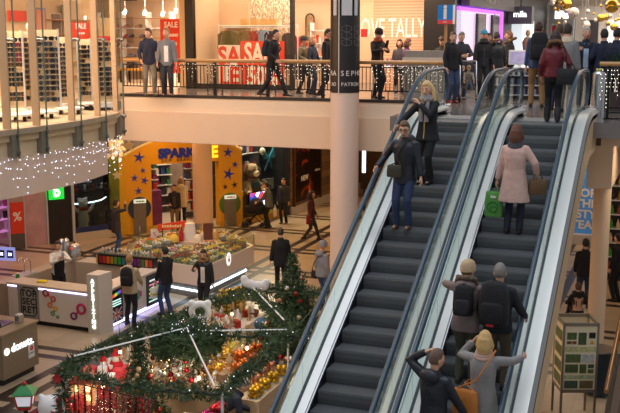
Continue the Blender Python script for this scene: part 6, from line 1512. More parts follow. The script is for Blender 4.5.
# white roof frame
fr = thing('stall_frame', 'white tube roof frame and posts of the christmas stall', 'frame', (-7, 14, 0))
def Fr(q): q.v = [v - Vector((-7, 14, 0)) for v in q.v]; return q
up_ = Vector((0, 0, .09))
for a, b in ((n9, hub), (hub, n3.lerp(n2, .1)), (GZ(210, 336, ZR), n4), (n6, jn), (n4, n5), (n0, n1), (n1, n2), (n2, n3), (n3, n4), (n5, n6), (n6, n7), (n7, n8), (n8, n9), (n9, n0)):
    white_ = (a is n9 and b is hub) or (a is hub) or (a is n6 and b is jn) or (b is n4 and a is not n3); dz_ = up_ if white_ else Vector((0, 0, -.02)); q = MB(); q.tube([a + dz_, b + dz_], .014 if white_ else .012, 8); Fr(q).build('roof_tube', tw_white if white_ else needle2, fr, True)
for p_ in (n0, n3, n5, n8, n4):
    q = MB(); q.tube([Vector((p_.x, p_.y, 0)), p_], .02, 8); Fr(q).build('post', tw_white, fr, True)
# white heart and cloud boards on the garland
for px, py, lb, pts in ((200, 312, 'white round eared board fixed on the back garland above the fir hub', [(0, .2, .2), (-.13, .0, .16), (.13, .0, .16), (0, -.1, .17)]), (255, 286, 'white wide eared board fixed on the back garland before the hall floor', [(-.2, .07, .11), (.2, .0, .11), (0, 0, .12), (-.1, .03, .12), (.1, .0, .12)])):
    c_ = GZ(px, py, ZR + .12); t = thing('white_board', lb, 'decoration', c_, R(20)); q = MB()
    if px == 200:
        q.torus((0, 0, .0), .17, .07, 26, 8, Matrix.Rotation(R(90), 3, 'X')); q.sph((-.16, 0, .18), (.08, .06, .08), 12, 8); q.sph((.16, 0, .18), (.08, .06, .08), 12, 8)
    else:
        for x, z, r_ in pts: q.sph((x, 0, z), (r_, .06, r_), 14, 8)
        q.sph((-.24, 0, .16), (.09, .05, .09), 12, 8); q.sph((.25, 0, .08), (.09, .05, .09), 12, 8)
    t.scale = (.86, .86, .86); remesh(q, .022, 2, 'board', mat('foam_white', (240, 234, 228), .7), t)
    q = MB(); q.cyl((0, 0, -.3), (0, 0, -.05), .02); q.build('bracket', tw_white, t)
# christmas trees
bauble_src = {}
def bauble(c, r_, loc, label, group, gloss=.2, metal=.55):
    k = (c, round(r_, 3))
    if k not in bauble_src:
        q = MB(); q.sph((0,0,0), r_, 12, 8); o = q.build('bauble', mat('bauble_%d_%d_%d' % c, c, gloss, metal), None, True, 80); bauble_src[k] = o
        q = MB(); q.lathe([(r_*.22, r_*.93), (r_*.22, r_*1.15), (r_*.05, r_*1.2), (.002, r_*1.35)], n=8); q.build('hanging_cap', gold_m, o, True)
        tag(o, label, 'bauble', group, loc=loc); return o
    s_ = bauble_src[k]; o = s_.copy(); col.objects.link(o)
    for ch in s_.children: c2 = ch.copy(); col.objects.link(c2); c2.parent = o
    tag(o, label, 'bauble', group, loc=loc); return o
def tree(x, y, z0, z1, w, label, cols, where, nb, white_star=0):
    t = thing('christmas_tree', label, 'christmas tree', (x, y, z0)); hgt = z1 - z0
    q = MB(); q.tube([(0,0,0),(0,0,hgt*.95)], [.05, .015], 8); q.build('trunk', plastic((70, 50, 36), .8), t)
    q = MB(); nl = 17
    for i in range(nl):
        f_ = i/(nl-1); zz = hgt*(.12 + .86*f_); R_ = w*.5*(1 - f_*.97)*(1 + .08*math.sin(i*2.1)); m = max(4, int(16*(1 - f_*.75)))
        for k in range(m):
            a = 6.283*k/m + i*.7 + rg.uniform(-.15,.15); d = Vector((math.cos(a), math.sin(a), -.28)); rr_ = R_*rg.uniform(.85, 1.12)
            for s_ in range(max(2, int(rr_/.09))):
                c = Vector((0,0,zz)) + d*(rr_*(s_+1)/max(2, int(rr_/.09))); blades(q, c, d, .085, 26, w=.009)
    q.build('branches', needle, t)
    if white_star == 0: 
        pass
    r_ = random.Random(int(x*100))
    for k in range(nb):
        f_ = r_.random()**1.3*.85; a = r_.uniform(-2.9, .2); R_ = w*.5*(1 - f_*.97)*1.02; zz = hgt*(.1 + .86*f_) - .28*R_
        c, nm = cols[k % len(cols)]
        bauble(c, .05, (x + math.cos(a)*R_, y + math.sin(a)*R_, z0 + zz), '%s bauble hanging on the %s' % (nm, where), '%s baubles on the %s' % (nm, where))
    for k in range(white_star):
        f_ = r_.random()*.6; a = r_.uniform(-2.6, -.2); R_ = w*.5*(1 - f_)*1.08; zz = hgt*(.14 + .8*f_) - .25*R_
        q = MB(); q.plate([(math.cos(R(90) + math.pi*j/5)*(.07 if j % 2 == 0 else .03), 0, math.sin(R(90) + math.pi*j/5)*(.07 if j % 2 == 0 else .03)) for j in range(10)], (0, .012, 0)); o = q.build('star_ornament', mat('star_white', (240, 236, 226), .5)); tag(o, 'white star hanging on the ' + where, 'ornament', 'white stars on the ' + where, loc=(x + math.cos(a)*R_, y + math.sin(a)*R_, z0 + zz), rz=a + math.pi/2)
a_ = AY(293, 300, 17.1); b_ = AY(293, 256, 17.1)
tree(a_.x, 17.1, .9, b_.z, 1.75, 'small decorated christmas tree at the back of the stall before the man in black', [((214, 196, 160), 'cream'), ((206, 150, 120), 'copper'), ((232, 224, 214), 'white'), ((190, 40, 46), 'red')], 'small christmas tree at the back of the stall', 34)
a_ = AY(139, 355, 13.3); b_ = AY(141, 338, 13.3)
tree(a_.x, 13.3, .0, b_.z + .05, 1.4, 'decorated christmas tree inside the stall beside the red goods', [((190, 110, 60), 'copper'), ((226, 190, 150), 'cream'), ((170, 60, 46), 'rust red')], 'christmas tree beside the red goods', 44, 8)
# hanging ornaments below the fir hub
for k in range(44):
    a = rg.uniform(3.0, 6.4); r_ = rg.uniform(.25, .62); c, nm = rg.choice((((232, 220, 200), 'cream'), ((236, 232, 226), 'white'), ((200, 160, 120), 'copper'), ((178, 30, 40), 'red'))) if k else ((178, 30, 40), 'red')
    bauble(c, rg.choice((.04, .048)), hub + Vector((math.cos(a)*r_, math.sin(a)*r_, -rg.uniform(.22, .75))), nm + ' bauble hanging below the bushy fir hub', nm + ' baubles below the fir hub')
t = thing('hub_drape', 'hanging fir branches below the bushy hub of the stall', 'garland', hub - Vector((0, 0, .2)))
q = MB()
for k in range(34):
    a = rg.uniform(0, 6.28); r_ = rg.uniform(.1, .55); z_ = -rg.random()*.7; blades(q, Vector((math.cos(a)*r_*(1 + z_*.4), math.sin(a)*r_*(1 + z_*.4), z_)), Vector((0, 0, -1)), .1, 26, w=.008)
q.build('fir_needles', needle2, t); q = MB()
for k in range(8): a = k*.785; q.tube([(math.cos(a)*.35, math.sin(a)*.35, .15), (math.cos(a)*.3, math.sin(a)*.3, -.6)], .012, 5)
q.build('branch_stems', needle2, t)
# tables
cloth_beige = mat('table_cloth_beige', (206, 180, 146), .85, noise=.1, nscale=4, bump=.4, bscale=8)
def table(x0, x1, y0, y1, z, label, cm):
    t = thing('market_table', label, 'table', ((x0+x1)/2, (y0+y1)/2, 0)); w, d = (x1-x0)/2, (y1-y0)/2
    q = MB(); q.bx(-w, w, -d, d, z-.04, z-.006); q.build('table_top', wood, t)
    for sx in (-1, 1):
        for sy in (-1, 1): q = MB(); q.bx(sx*(w-.08)-.03, sx*(w-.08)+.03, sy*(d-.08)-.03, sy*(d-.08)+.03, 0, z-.04); q.build('leg', wood, t)
    o = MB(); n = 40; per = []
    L4 = [(-w, -d), (w, -d), (w, d), (-w, d)]
    for i in range(4):
        a, b = L4[i], L4[(i+1) % 4]
        for k in range(n//2): per.append((a[0] + (b[0]-a[0])*k/(n//2), a[1] + (b[1]-a[1])*k/(n//2)))
    rings = []
    for zz, off in ((z, -.02), (z, .012), (z - .25, .03), (z*.35, .06), (.04, .08)):
        rings.append([Vector((p[0] + (p[0]/w if abs(abs(p[0])-w) < .01 else 0)*(off + (.035*math.sin(j*1.7)*(z-zz))), p[1] + (p[1]/d if abs(abs(p[1])-d) < .01 else 0)*(off + .035*math.sin(j*1.7)*(z-zz)), zz)) for j, p in enumerate(per)])
    o.rings([[Vector((p.x*.02, p.y*.02, z)) for p in rings[0]]] + rings, False); tc = o.build('table_cloth', cm, None, True); tag(tc, 'cloth draped over the ' + label.split(' with ')[0] + ', ' + label.split(' with ')[1].split(' cloth')[0], 'tablecloth', loc=t.location)
    return t
table(-8.5, -6.55, 14.45, 17.6, 1.0, 'right hand market table with beige cloth and coloured baubles', cloth_beige)
table(-10.0, -8.6, 15.2, 19.4, 1.0, 'back market table with cream cloth and glass ornaments', mat('table_cloth_cream', (220, 200, 172), .85, bump=.3, bscale=8))
table(-9.95, -9.1, 12.6, 15.0, .95, 'left market table with dark red cloth and red goods', mat('table_cloth_red', (120, 30, 34), .85, bump=.3, bscale=8))
table(-7.6, -6.7, 12.3, 13.6, .9, 'front market table with white boxes and ball packs', mat('table_cloth_white', (206, 196, 186), .85, bump=.3, bscale=8))
ZT = 1.002
# ball packs: clear tubes of baubles standing on the right hand table
tube_clear = glass('pack_clear', (240, 244, 242), .8, 1.25)
pack_src = {}
def pack(c, nm, loc, label, group, n=4, r_=.048):
    k = (c, n, r_)
    if k not in pack_src:
        t = thing('bauble_pack', label, 'bauble pack', loc, 0, group); bm_ = mat('bauble_%d_%d_%d' % c, c, .18, .55); b0 = None
        for i in range(n):
            for dx, dy in ((-.5, -.5), (.5, -.5), (.5, .5), (-.5, .5)):
                if b0 is None: q = MB(); q.sph((0,0,0), r_, 12, 8); b0 = q.build('ball', bm_, t, True, 80); o = b0
                else: o = b0.copy(); col.objects.link(o)
                o.location = (dx*r_*2, dy*r_*2, r_ + i*r_*2 + .004)
        w = r_*2.05; q = MB(); q.bx(-w, w, -w, w, 0, .004); q.build('pack_base', white_paint, t)
        q = MB(); q.add([(-w,-w,0),(w,-w,0),(w,w,0),(-w,w,0),(-w,-w,n*r_*2),(w,-w,n*r_*2),(w,w,n*r_*2),(-w,w,n*r_*2)], [(0,1,5,4),(1,2,6,5),(2,3,7,6),(3,0,4,7)]); q.build('clear_wrap', tube_clear, t)
        pack_src[k] = t; return t
    return dup(pack_src[k], loc, rg.uniform(-.3, .3), label, group)
def packs(spots, c, nm, where, z=ZT, n=4, r_=.048):
    for px, py in spots:
        p_ = GZ(px, py, z)
        if z < .95: p_.x = min(-6.8, max(-7.5, p_.x)); p_.y = min(13.5, max(12.42, p_.y)); p_.z = .902
        else: p_.x = min(-6.68, max(-8.35, p_.x)); p_.y = min(17.45, max(14.58, p_.y))
        pack(c, nm, p_, 'clear pack of %s baubles standing %s' % (nm, where), '%s bauble packs %s' % (nm, where), n, r_)
packs([(237, 378), (246, 374), (255, 369), (240, 366), (249, 361), (258, 357), (263, 350)], (222, 116, 44), 'orange', 'in the middle of the right hand market table', n=3)
packs([(264, 404), (271, 397), (278, 391), (285, 384), (292, 377)], (216, 166, 32), 'yellow gold', 'along the right edge of the beige cloth', n=2)
packs([(267, 362), (276, 358)], (30, 140, 60), 'green', 'behind the orange packs', n=1)
packs([(273, 366)], (60, 36, 110), 'purple', 'beside the green packs', n=1)
packs([(255, 385), (262, 377), (270, 371)], (222, 150, 110), 'peach', 'between the orange and the yellow gold packs', n=2)
packs([(300, 352), (294, 345), (306, 340), (298, 333)], (196, 60, 50), 'red', 'at the far end of the right hand market table', n=1)
packs([(286, 347), (290, 338)], (226, 150, 60), 'amber', 'at the far end of the right hand market table', n=1)
packs([(303, 345)], (130, 120, 190), 'lilac', 'at the far end of the right hand market table', n=1)
for px, py in ((221, 300), (228, 300), (236, 299), (224, 295), (232, 294), (239, 292), (241, 300)):
    p_ = GZ(px, py + 16, ZT); pack((214, 168, 60), 'gold', p_, 'tall clear pack of gold baubles standing at the back left of the stall', 'gold packs at the back of the stall', 5, .05)
packs([(202, 432), (208, 428), (213, 432)], (180, 30, 110), 'magenta', 'on the front market table', .902, n=3)
packs([(228, 420), (236, 424), (232, 430), (240, 416), (223, 428)], (190, 30, 50), 'red', 'on the front market table', .902, n=4)
packs([(246, 410), (250, 404), (252, 413)], (190, 120, 100), 'rose', 'at the right end of the front market table', .902, n=3)
# glass and cream ornaments on the back table
shapes = []
for nm, prof_, c in (('candle_jar', [(.045, 0), (.05, .1), (.046, .11), (.04, .105), (.04, .02)], (220, 190, 150)), ('glass_tree', [(.06, 0), (.06, .01), (.012, .02), (.05, .05), (.02, .1), (.04, .11), (.005, .2)], (226, 214, 196)), ('figurine', [(.05, 0), (.055, .06), (.03, .11), (.036, .15), (.028, .19), (.002, .21)], (236, 224, 206)), ('candlestick', [(.05, 0), (.02, .02), (.014, .12), (.028, .14), (.026, .24), (.002, .25)], (206, 160, 110))):
    q = MB(); q.lathe(prof_, n=12); me = q.mesh(nm); fixn(me); me.materials.append(mat('orn_%s' % nm, c, .3, .15, noise=.2)); 
    for p_ in me.polygons: p_.use_smooth = True
    shapes.append((nm, me))
for k in range(150):
    nm, me = shapes[rg.randrange(4)]
    x, y = rg.uniform(-9.9, -8.7), rg.uniform(15.4, 19.3)
    o = bpy.data.objects.new(nm, me); col.objects.link(o); s_ = rg.uniform(1.0, 1.6); o.scale = (s_, s_, s_)
    tag(o, 'small cream %s on the back market table' % nm.replace('_', ' '), nm.replace('_', ' '), 'cream %ss on the back table' % nm.replace('_', ' '), loc=(x, y, ZT))
for k in range(46):
    nm, me = shapes[rg.randrange(4)]; o = bpy.data.objects.new(nm, me); col.objects.link(o); s_ = rg.uniform(.9, 1.4); o.scale = (s_, s_, s_); p_ = GZ(rg.uniform(285, 318), rg.uniform(318, 352), ZT)
    if p_.x > -6.62 or p_.y > 17.5: p_ = Vector((rg.uniform(-8.3, -7.2), rg.uniform(16.4, 17.5), ZT))
    tag(o, 'small cream %s at the far end of the right hand market table' % nm.replace('_', ' '), nm.replace('_', ' '), 'cream %ss on the right table' % nm.replace('_', ' '), loc=p_)
p_ = GZ(262, 331, ZT); t = thing('ball_ornament', 'large blue and white ball ornament on the market stall', 'ornament', (p_.x, p_.y, ZT)); q = MB(); q.sph((0,0,.15), (.17,.17,.15), 18, 12); q.build('ball', mat('ball_blue', (44, 84, 112), .35, noise=.5, nscale=9), t, True, 80); q = MB(); q.torus((0,0,.0+.02), .07, .02, 16, 6); q.build('foot_ring', gold_m, t, True); q = MB()
for k in range(6): q.sph((.13*math.cos(k*1.05), .13*math.sin(k*1.05), .22), .025, 6, 5)
q.build('white_spots', white_paint, t, True)
def basket(px, py, z, r_, c, label, fill=None):
    p_ = GZ(px, py, z); t = thing('basket', label, 'basket', p_); q = MB(); q.lathe([(r_*.8, 0), (r_, .1), (r_*1.03, .12), (r_*.96, .12), (r_*.76, .02)], n=22); q.build('basket_body', mat('wicker_%d' % c[0], c, .8, noise=.3, nscale=30, bump=.5, bscale=60), t, True)
    if fill:
        for k in range(9): a = k*2.4; rr_ = r_*.75*math.sqrt((k+.5)/9); bauble(fill[0], .045, p_ + Vector((math.cos(a)*rr_, math.sin(a)*rr_, .1)), fill[1] + ' bauble lying in the ' + label, fill[1] + ' baubles in the ' + label)
    return t
basket(252, 316, ZT, .16, (120, 80, 50), 'small brown wicker basket at the back of the stall')
basket(272, 312, ZT, .15, (140, 96, 64), 'small light brown wicker basket right of the brown one')
basket(170, 388, 1.0, .3, (150, 112, 76), 'wide wicker basket of dark silver baubles', ((96, 90, 92), 'dark silver'))
basket(199, 392, .96, .24, (206, 172, 130), 'pale wicker basket of copper baubles', ((180, 130, 96), 'copper'))
basket(186, 397, .93, .2, (216, 190, 150), 'pale small wicker basket in front of the wide basket')
# gold tinsel heaps and red tinsel curtains
def tinsel(loc, w, d, h_, c, label, n=700, ln=.07, nm='tinsel_heap'):
    q = MB()
    for _ in range(n):
        a = Vector((rg.gauss(0, w*.35), rg.gauss(0, d*.35), abs(rg.gauss(0, h_*.45)))); dd = Vector((rg.uniform(-1,1), rg.uniform(-1,1), rg.uniform(-1,1))).normalized(); s_ = dd.orthogonal().normalized()*.006; q.add([a - s_, a + s_, a + dd*ln], [(0,1,2)])
    q.sph((0,0,h_*.3), (w*.42, d*.42, h_*.4), 12, 8)
    o = q.build(nm, mat('tinsel_%d_%d_%d' % c, c, .25, .6)); tag(o, label, 'tinsel', kind='stuff', loc=loc)
tinsel(GZ(222, 357, ZT), .55, .5, .3, (206, 160, 50), 'heap of gold tinsel left of the orange baubles')
tinsel(GZ(232, 350, ZT), .5, .5, .25, (190, 180, 70), 'heap of yellow green tinsel behind the orange baubles')
tinsel(GZ(214, 371, ZT), .5, .45, .25, (214, 150, 40), 'heap of deep gold tinsel beside the bending person')
tinsel(GZ(196, 322, 1.6) - Vector((0, 0, .6)), .35, .35, .4, (200, 180, 60), 'heap of pale gold tinsel below the white round eared board')
for k in range(12):
    p_ = GZ(78 + k*6.4, 384 + 1.4*k, 1.75); c = ((150, 22, 34), (120, 16, 28), (186, 36, 50), (170, 70, 80))[k % 4]; ln = rg.uniform(.75, 1.05)
    t = thing('tinsel_garland', ['dark red', 'deep red', 'bright red', 'rose red'][k % 4] + ' tinsel garland hanging from the rail at the left front of the stall', 'tinsel', p_, 0, ['dark', 'deep', 'bright', 'rose'][k % 4] + ' red tinsel at the left front'); q = MB()
    for _ in range(420):
        zz = -rg.random()*ln; a = rg.uniform(0, 6.28); d = Vector((math.cos(a), math.sin(a), rg.uniform(-.5, .5))).normalized(); s_ = Vector((0,0,1)).cross(d).normalized()*.007; c0 = Vector((0,0,zz)); q.add([c0 - s_, c0 + s_, c0 + d*.07], [(0,1,2)])
    q.build('tinsel_strands', mat('tinsel_%d_%d_%d' % c, c, .25, .5), t); q = MB(); q.cyl((0,0,.04), (0,0,-ln), .01, n=6); q.build('core_wire', plastic(c), t)
a_, b_ = GZ(74, 383, 1.79), GZ(155, 401, 1.79)
t = thing('hanging_rail', 'thin dark red rail carrying the red tinsel garlands', 'rail', a_); q = MB(); q.tube([Vector((0,0,0)), b_ - a_], .01, 8); q.build('bar', mat('rail_dark_red', (70, 24, 24), .5), t, True)
for p_ in (Vector((0,0,0)), b_ - a_): q = MB(); q.cyl(p_, p_ - Vector((0,0,1.79)), .01); q.build('upright', mat('rail_dark_red', (70, 24, 24), .5), t, True)
# warm lit little house and red goods on the left table
p_ = GZ(97, 404, .952); t = thing('lantern_house', 'glowing little wooden house among the red goods', 'lantern', (min(-9.35, p_.x), p_.y, .952), R(20)); q = MB(); q.bx(-.2,.2,-.14,.14,0,.4); q.build('house_walls', mat('house_wall', (222, 160, 110), .6, emit=(255, 190, 120), es=.35), t)
q = MB(); q.plate([(-.25,-.18,.38),(0,-.18,.62),(.25,-.18,.38)], (0,.36,0)); q.build('roof', mat('house_roof', (150, 60, 44), .6), t)
for x in (-.1, .1):
    for z in (.08, .24): q = MB(); q.bx(x-.045,x+.045,-.146,-.14,z,z+.1); q.build('house_window', glow((255, 214, 140), 3), t)
for k in range(20):
    px, py = rg.uniform(92, 132), rg.uniform(346, 372); p_ = Vector((rg.uniform(-9.85, -9.2), rg.uniform(12.75, 14.85), .952)); c, nm = (((200, 30, 40), 'red'), ((240, 230, 226), 'white'), ((206, 60, 70), 'rose'))[k % 3]
    h_ = rg.uniform(.16, .34); w = rg.uniform(.07, .11); q = MB(); q.bx(-w, w, -w, w, 0, h_); q.bx(-w-.004, w+.004, -.012, .012, 0, h_+.004); q.bx(-.012, .012, -w-.004, w+.004, 0, h_+.004)
    o = bevel(q.build('gift_box', mat('gift_%s' % nm, c, .5, noise=.35, nscale=14)), .006); tag(o, '%s gift box on the left market table' % nm, 'gift box', '%s gift boxes on the left table' % nm, loc=p_, rz=rg.uniform(-.5, .5))
def santa(p_, s_, label):
    t = thing('santa_figure', label, 'figure', p_, R(20)); t.scale = (s_, s_, s_)
    q = MB(); q.lathe([(.16, 0), (.17, .15), (.11, .3), (.05, .34)], n=16); q.build('red_coat', cloth((196, 24, 34)), t, True); q = MB(); q.torus((0,0,.03), .155, .03, 18, 8); q.build('white_hem', mat('plush_white', (232, 226, 214), .9), t, True)
    q = MB(); q.sph((0,-.01,.39), .08, 12, 8); q.build('face', SKIN, t, True); q = MB(); q.sph((0,-.06,.35), (.07,.05,.07), 10, 8); q.build('beard', mat('plush_white', (232, 226, 214), .9), t, True); q = MB(); q.tube([(0,0,.42),(0,0,.52),(.04,.0,.6)], [.09,.05,.015], 10); q.build('hat', cloth((196, 24, 34)), t, True)
for px, py, s_, lb in ((104, 366, .8, 'red and white christmas figure at the left on the red table'), (118, 363, .95, 'larger red and white christmas figure under the left garland'), (128, 358, .75, 'red and white christmas figure next to the decorated tree')):
    p_ = GZ(px, py + 12, .952); p_.x = min(-9.25, max(-9.8, p_.x)); p_.y = min(14.8, max(12.8, p_.y)); santa((p_.x, p_.y, .952), s_, lb)
for px, py, z, lb in ((103, 386, 1.5, 'warm round lamp glowing among the red goods at the left of the stall'), (165, 357, 1.9, 'warm round lamp glowing left of the bushy fir hub'), (120, 352, 1.7, 'warm round lamp glowing behind the red christmas figures'), (247, 348, 1.95, 'added warm lamp globe brightening the orange bauble packs'), (232, 314, 1.95, 'added warm lamp globe brightening the cream glass ornaments'), (199, 378, 1.85, 'added warm lamp globe brightening the baskets')):  # last three lamps are added to brighten the stall
    p_ = GZ(px, py, z); t = thing('hanging_lamp', lb, 'lamp', p_); q = MB(); q.sph((0,0,0), .03, 12, 8); q.build('lamp_globe', glow((255, 220, 160), 4), t, True); q = MB(); q.cyl((0,0,.04),(0,0,ZR - z),.006,n=6); q.build('lamp_cord', dark_steel, t); q = MB(); q.lathe([(.02,.04),(.03,.06),(.012,.09)], n=10); q.build('lamp_socket', dark_steel, t, True)
    l_ = bpy.data.lights.new('stall_lamp', 'POINT'); l_.energy = 11; l_.color = (1, .78, .5); l_.shadow_soft_size = .06; lo_ = bpy.data.objects.new('stall_lamp', l_); col.objects.link(lo_); lo_.location = p_ - Vector((0,0,.07))
clut = [((214, 190, 160), 'cream'), ((190, 60, 56), 'red'), ((206, 160, 80), 'gold'), ((150, 120, 96), 'brown'), ((230, 226, 222), 'white'), ((120, 130, 150), 'blue grey')]
for k in range(80):
    c, nm = clut[k % 6]; zone = k % 3
    if zone == 0: x, y, zz, wh = rg.uniform(-8.4, -7.5), rg.uniform(14.6, 17.4), ZT, 'right hand market table'
    elif zone == 1: x, y, zz, wh = rg.uniform(-9.9, -8.7), rg.uniform(15.35, 19.2), ZT, 'back market table'
    else: x, y, zz, wh = rg.uniform(-9.85, -9.2), rg.uniform(12.75, 14.85), .952, 'left market table'
    key = ('clut', nm)
    if key not in bm7:
        q = MB(); kk = k % 6
        if kk in (0, 4): q.lathe([(.045, 0), (.06, .05), (.05, .12), (.02, .17), (.026, .2), (.002, .22)], n=12)
        elif kk in (1, 3): q.bx(-.07, .07, -.05, .05, 0, .12); q.bx(-.073, .073, -.012, .012, 0, .123)
        else: q.sph((0, 0, .075), (.075, .075, .075), 12, 8); q.lathe([(.02, .145), (.02, .165), (.004, .17)], n=8)
        bm7[key] = q.mesh('ornament'); fixn(bm7[key]); bm7[key].materials.append(mat('clut_%s' % nm.replace(' ', '_'), c, .3, .2, noise=.2))
        for p2 in bm7[key].polygons: p2.use_smooth = (kk not in (1, 3))
    o = bpy.data.objects.new('ornament', bm7[key]); col.objects.link(o); s_ = rg.uniform(.8, 1.4); o.scale = (s_, s_, s_)
    tag(o, 'small %s ornament on the %s' % (nm, wh), 'ornament', '%s ornaments on the %s' % (nm, wh), loc=(x, y, zz), rz=rg.uniform(0, 3))
# white and silver boxes on the front table
for k in range(16):
    x, y = rg.uniform(-7.5, -6.82), rg.uniform(12.4, 13.45); c, nm = (((226, 214, 200), 'cream'), ((190, 190, 196), 'silver'), ((240, 236, 230), 'white'))[k % 3]; w, d, h_ = rg.uniform(.07, .13), rg.uniform(.06, .1), rg.uniform(.1, .22)
    q = MB(); q.bx(-w, w, -d, d, 0, h_); q.bx(-w-.003, w+.003, -d-.003, d+.003, h_*.75, h_+.003); o = bevel(q.build('gift_box', mat('gbox_%s' % nm, c, .45, noise=.2, nscale=20)), .005); tag(o, '%s gift box on the front market table' % nm, 'gift box', '%s gift boxes on the front table' % nm, loc=(x, y, .902), rz=rg.uniform(-.6, .6))
# red and green street lantern with a white bear figure beside it
lp = AY(25, 397, 12.1); t = thing('street_lantern', 'red and green christmas lantern on a dark post in the lower left corner', 'lantern', (lp.x, lp.y, 0), R(25)); zl = lp.z
q = MB(); q.cyl((0,0,0), (0,0,zl-.19), .035); q.lathe([(.16,0),(.15,.05),(.05,.1)], n=18); q.build('post', dark_steel, t, True)
q = MB(); q.rings([[Vector((sx*w, sy*w, z)) for sx, sy in ((-1,-1),(1,-1),(1,1),(-1,1))] for w, z in ((.095, zl-.19), (.105, zl-.14))]); q.build('lantern_base', plastic((170, 24, 30), .4), t)
q = MB(); q.rings([[Vector((sx*w, sy*w, z)) for sx, sy in ((-1,-1),(1,-1),(1,1),(-1,1))] for w, z in ((.1, zl-.14), (.135, zl+.06))]); q.build('frosted_pane', mat('frost', (226, 226, 236), .4, noise=.35, nscale=14, emit=(230, 230, 245), es=.35), t)
q = MB()
for sx, sy in ((-1,-1),(1,-1),(1,1),(-1,1)): q.tube([(sx*.103, sy*.103, zl-.15), (sx*.14, sy*.14, zl+.07)], .014, 6)
q.tube([(-.14,-.14,zl+.065),(.14,-.14,zl+.065),(.14,.14,zl+.065),(-.14,.14,zl+.065)], .016, 6, closed=True); q.tube([(-.104,-.104,zl-.14),(.104,-.104,zl-.14),(.104,.104,zl-.14),(-.104,.104,zl-.14)], .016, 6, closed=True); q.build('red_frame', plastic((190, 26, 34), .4), t)
q = MB(); q.tube([(-.112,-.112,zl-.125),(.112,-.112,zl-.125),(.112,.112,zl-.125),(-.112,.112,zl-.125)], .01, 6, closed=True); q.build('green_band', plastic((30, 110, 60), .4), t)
q = MB(); q.rings([[Vector((sx*w, sy*w, z)) for sx, sy in ((-1,-1),(1,-1),(1,1),(-1,1))] for w, z in ((.175, zl+.075), (.155, zl+.1), (.05, zl+.19), (.02, zl+.2))]); q.build('green_roof', plastic((36, 130, 70), .4), t)
q = MB(); q.sph((0,0,zl+.225), .035, 12, 8); q.cyl((0,0,zl+.25),(0,0,zl+.29),.012,.002); q.build('red_finial', plastic((190, 26, 34), .4), t, True)
wb = AY(45, 410, 12.75); t = thing('bear_figure', 'white bear figure with dark scarf beside the red and green lantern', 'figure', (wb.x, 12.75, 0), R(40)); bs_ = AY(40, 392, 12.75).z/1.5; t.scale = (bs_*.85, bs_*.85, bs_)
q = MB(); q.sph((0,0,.55), (.42,.36,.56), 18, 12); q.sph((.1,-.05,1.22), (.26,.24,.24), 16, 12); q.sph((.2,-.22,1.16), (.1,.1,.09), 10, 8)
for sx in (-1, 1): q.sph((.1+sx*.17,.02,1.42), .07, 10, 8); q.tube([(sx*.34,-.05,.85),(sx*.46,-.18,.6)], [.13,.11], 10, round_ends=True); q.tube([(sx*.22,-.1,.25),(sx*.25,-.2,.08)], [.17,.13], 10, round_ends=True)
remesh(q, .035, 3, 'bear_body', mat('bear_white', (236, 236, 236), .7), t); q = MB(); q.torus((.06,-.02,.99), .25, .06, 20, 8); q.build('scarf', cloth((34, 40, 50)), t, True)

# ------------------------------------------------------------------ right side below the landing
bl = GZ(564.4, 324.5, 1.9); br_ = GZ(598.6, 324.5, 1.9); ctr = (bl + br_)/2
E_ = thing('exhibition_stand', 'tall free standing exhibition board with green photographs under the landing', 'display stand', (ctr.x, ctr.y, 0), math.atan2(br_.y - bl.y, br_.x - bl.x))
wd = (Vector((br_.x, br_.y)) - Vector((bl.x, bl.y))).length/2; fr_m = mat('stand_frame', (150, 140, 128), .4, .4); pap = mat('stand_paper', (244, 232, 200), .6)
dp = .62
for x, y in ((-wd, 0), (wd, 0), (wd, dp), (-wd, dp)): q = MB(); q.bx(x-.02, x+.02, y-.02, y+.02, 0, 1.93); q.build('leg', fr_m, E_)
for z in (.62, 1.9):
    q = MB(); q.bx(-wd, wd, -.02, .02, z-.03, z+.03); q.bx(-wd-.02, -wd+.02, 0, dp, z-.03, z+.03); q.bx(wd-.02, wd+.02, 0, dp, z-.03, z+.03); q.bx(-wd, wd, dp-.02, dp+.02, z-.03, z+.03); q.build('frame_rail', fr_m, E_)
q = MB(); q.bx(-wd+.02, wd-.02, -.008, .008, .65, 1.87); q.build('front_panel', pap, E_); q = MB(); q.bx(-wd-.008, -wd+.008, .02, dp-.02, .65, 1.87); q.build('side_panel', pap, E_); q = MB(); q.bx(wd-.008, wd+.008, .02, dp-.02, .65, 1.87); q.build('side_panel', pap, E_); q = MB(); q.bx(-wd, wd, dp-.008, dp+.008, .65, 1.87); q.build('back_panel', pap, E_)
W2 = wd*2 - .06
def ph(u0, u1, v0, v1, c, nm='photograph'):
    q = MB(); x0, x1 = -wd + .03 + W2*u0, -wd + .03 + W2*u1; q.bx(x0, x1, -.013, -.008, 1.87 - 1.22*v1, 1.87 - 1.22*v0); q.build(nm, mat('ph_%d_%d' % (c[0], int(u0*100 + v0*37)), c, .5, noise=.7, nscale=16), E_)
for a in ((.05, .36, .1, .21, (90, 110, 60)), (.42, .68, .1, .29, (84, 96, 66)), (.76, .97, .1, .19, (34, 34, 30)), (.05, .2, .235, .28, (120, 76, 50)), (.22, .36, .235, .28, (140, 90, 60)), (.03, .52, .44, .57, (96, 116, 70)), (.56, .96, .44, .57, (210, 206, 200)), (.03, .45, .6, .73, (90, 108, 66)), (.5, .72, .6, .74, (86, 104, 60)), (.77, .96, .6, .66, (80, 96, 70)), (.77, .96, .68, .74, (100, 110, 80)), (.02, .46, .86, .98, (80, 100, 84)), (.52, .96, .86, .98, (120, 110, 80))): ph(*a)
ph(.0, 1, .32, .40, (232, 210, 150), 'title_band'); ph(.0, 1, .77, .83, (186, 200, 164), 'green_band')
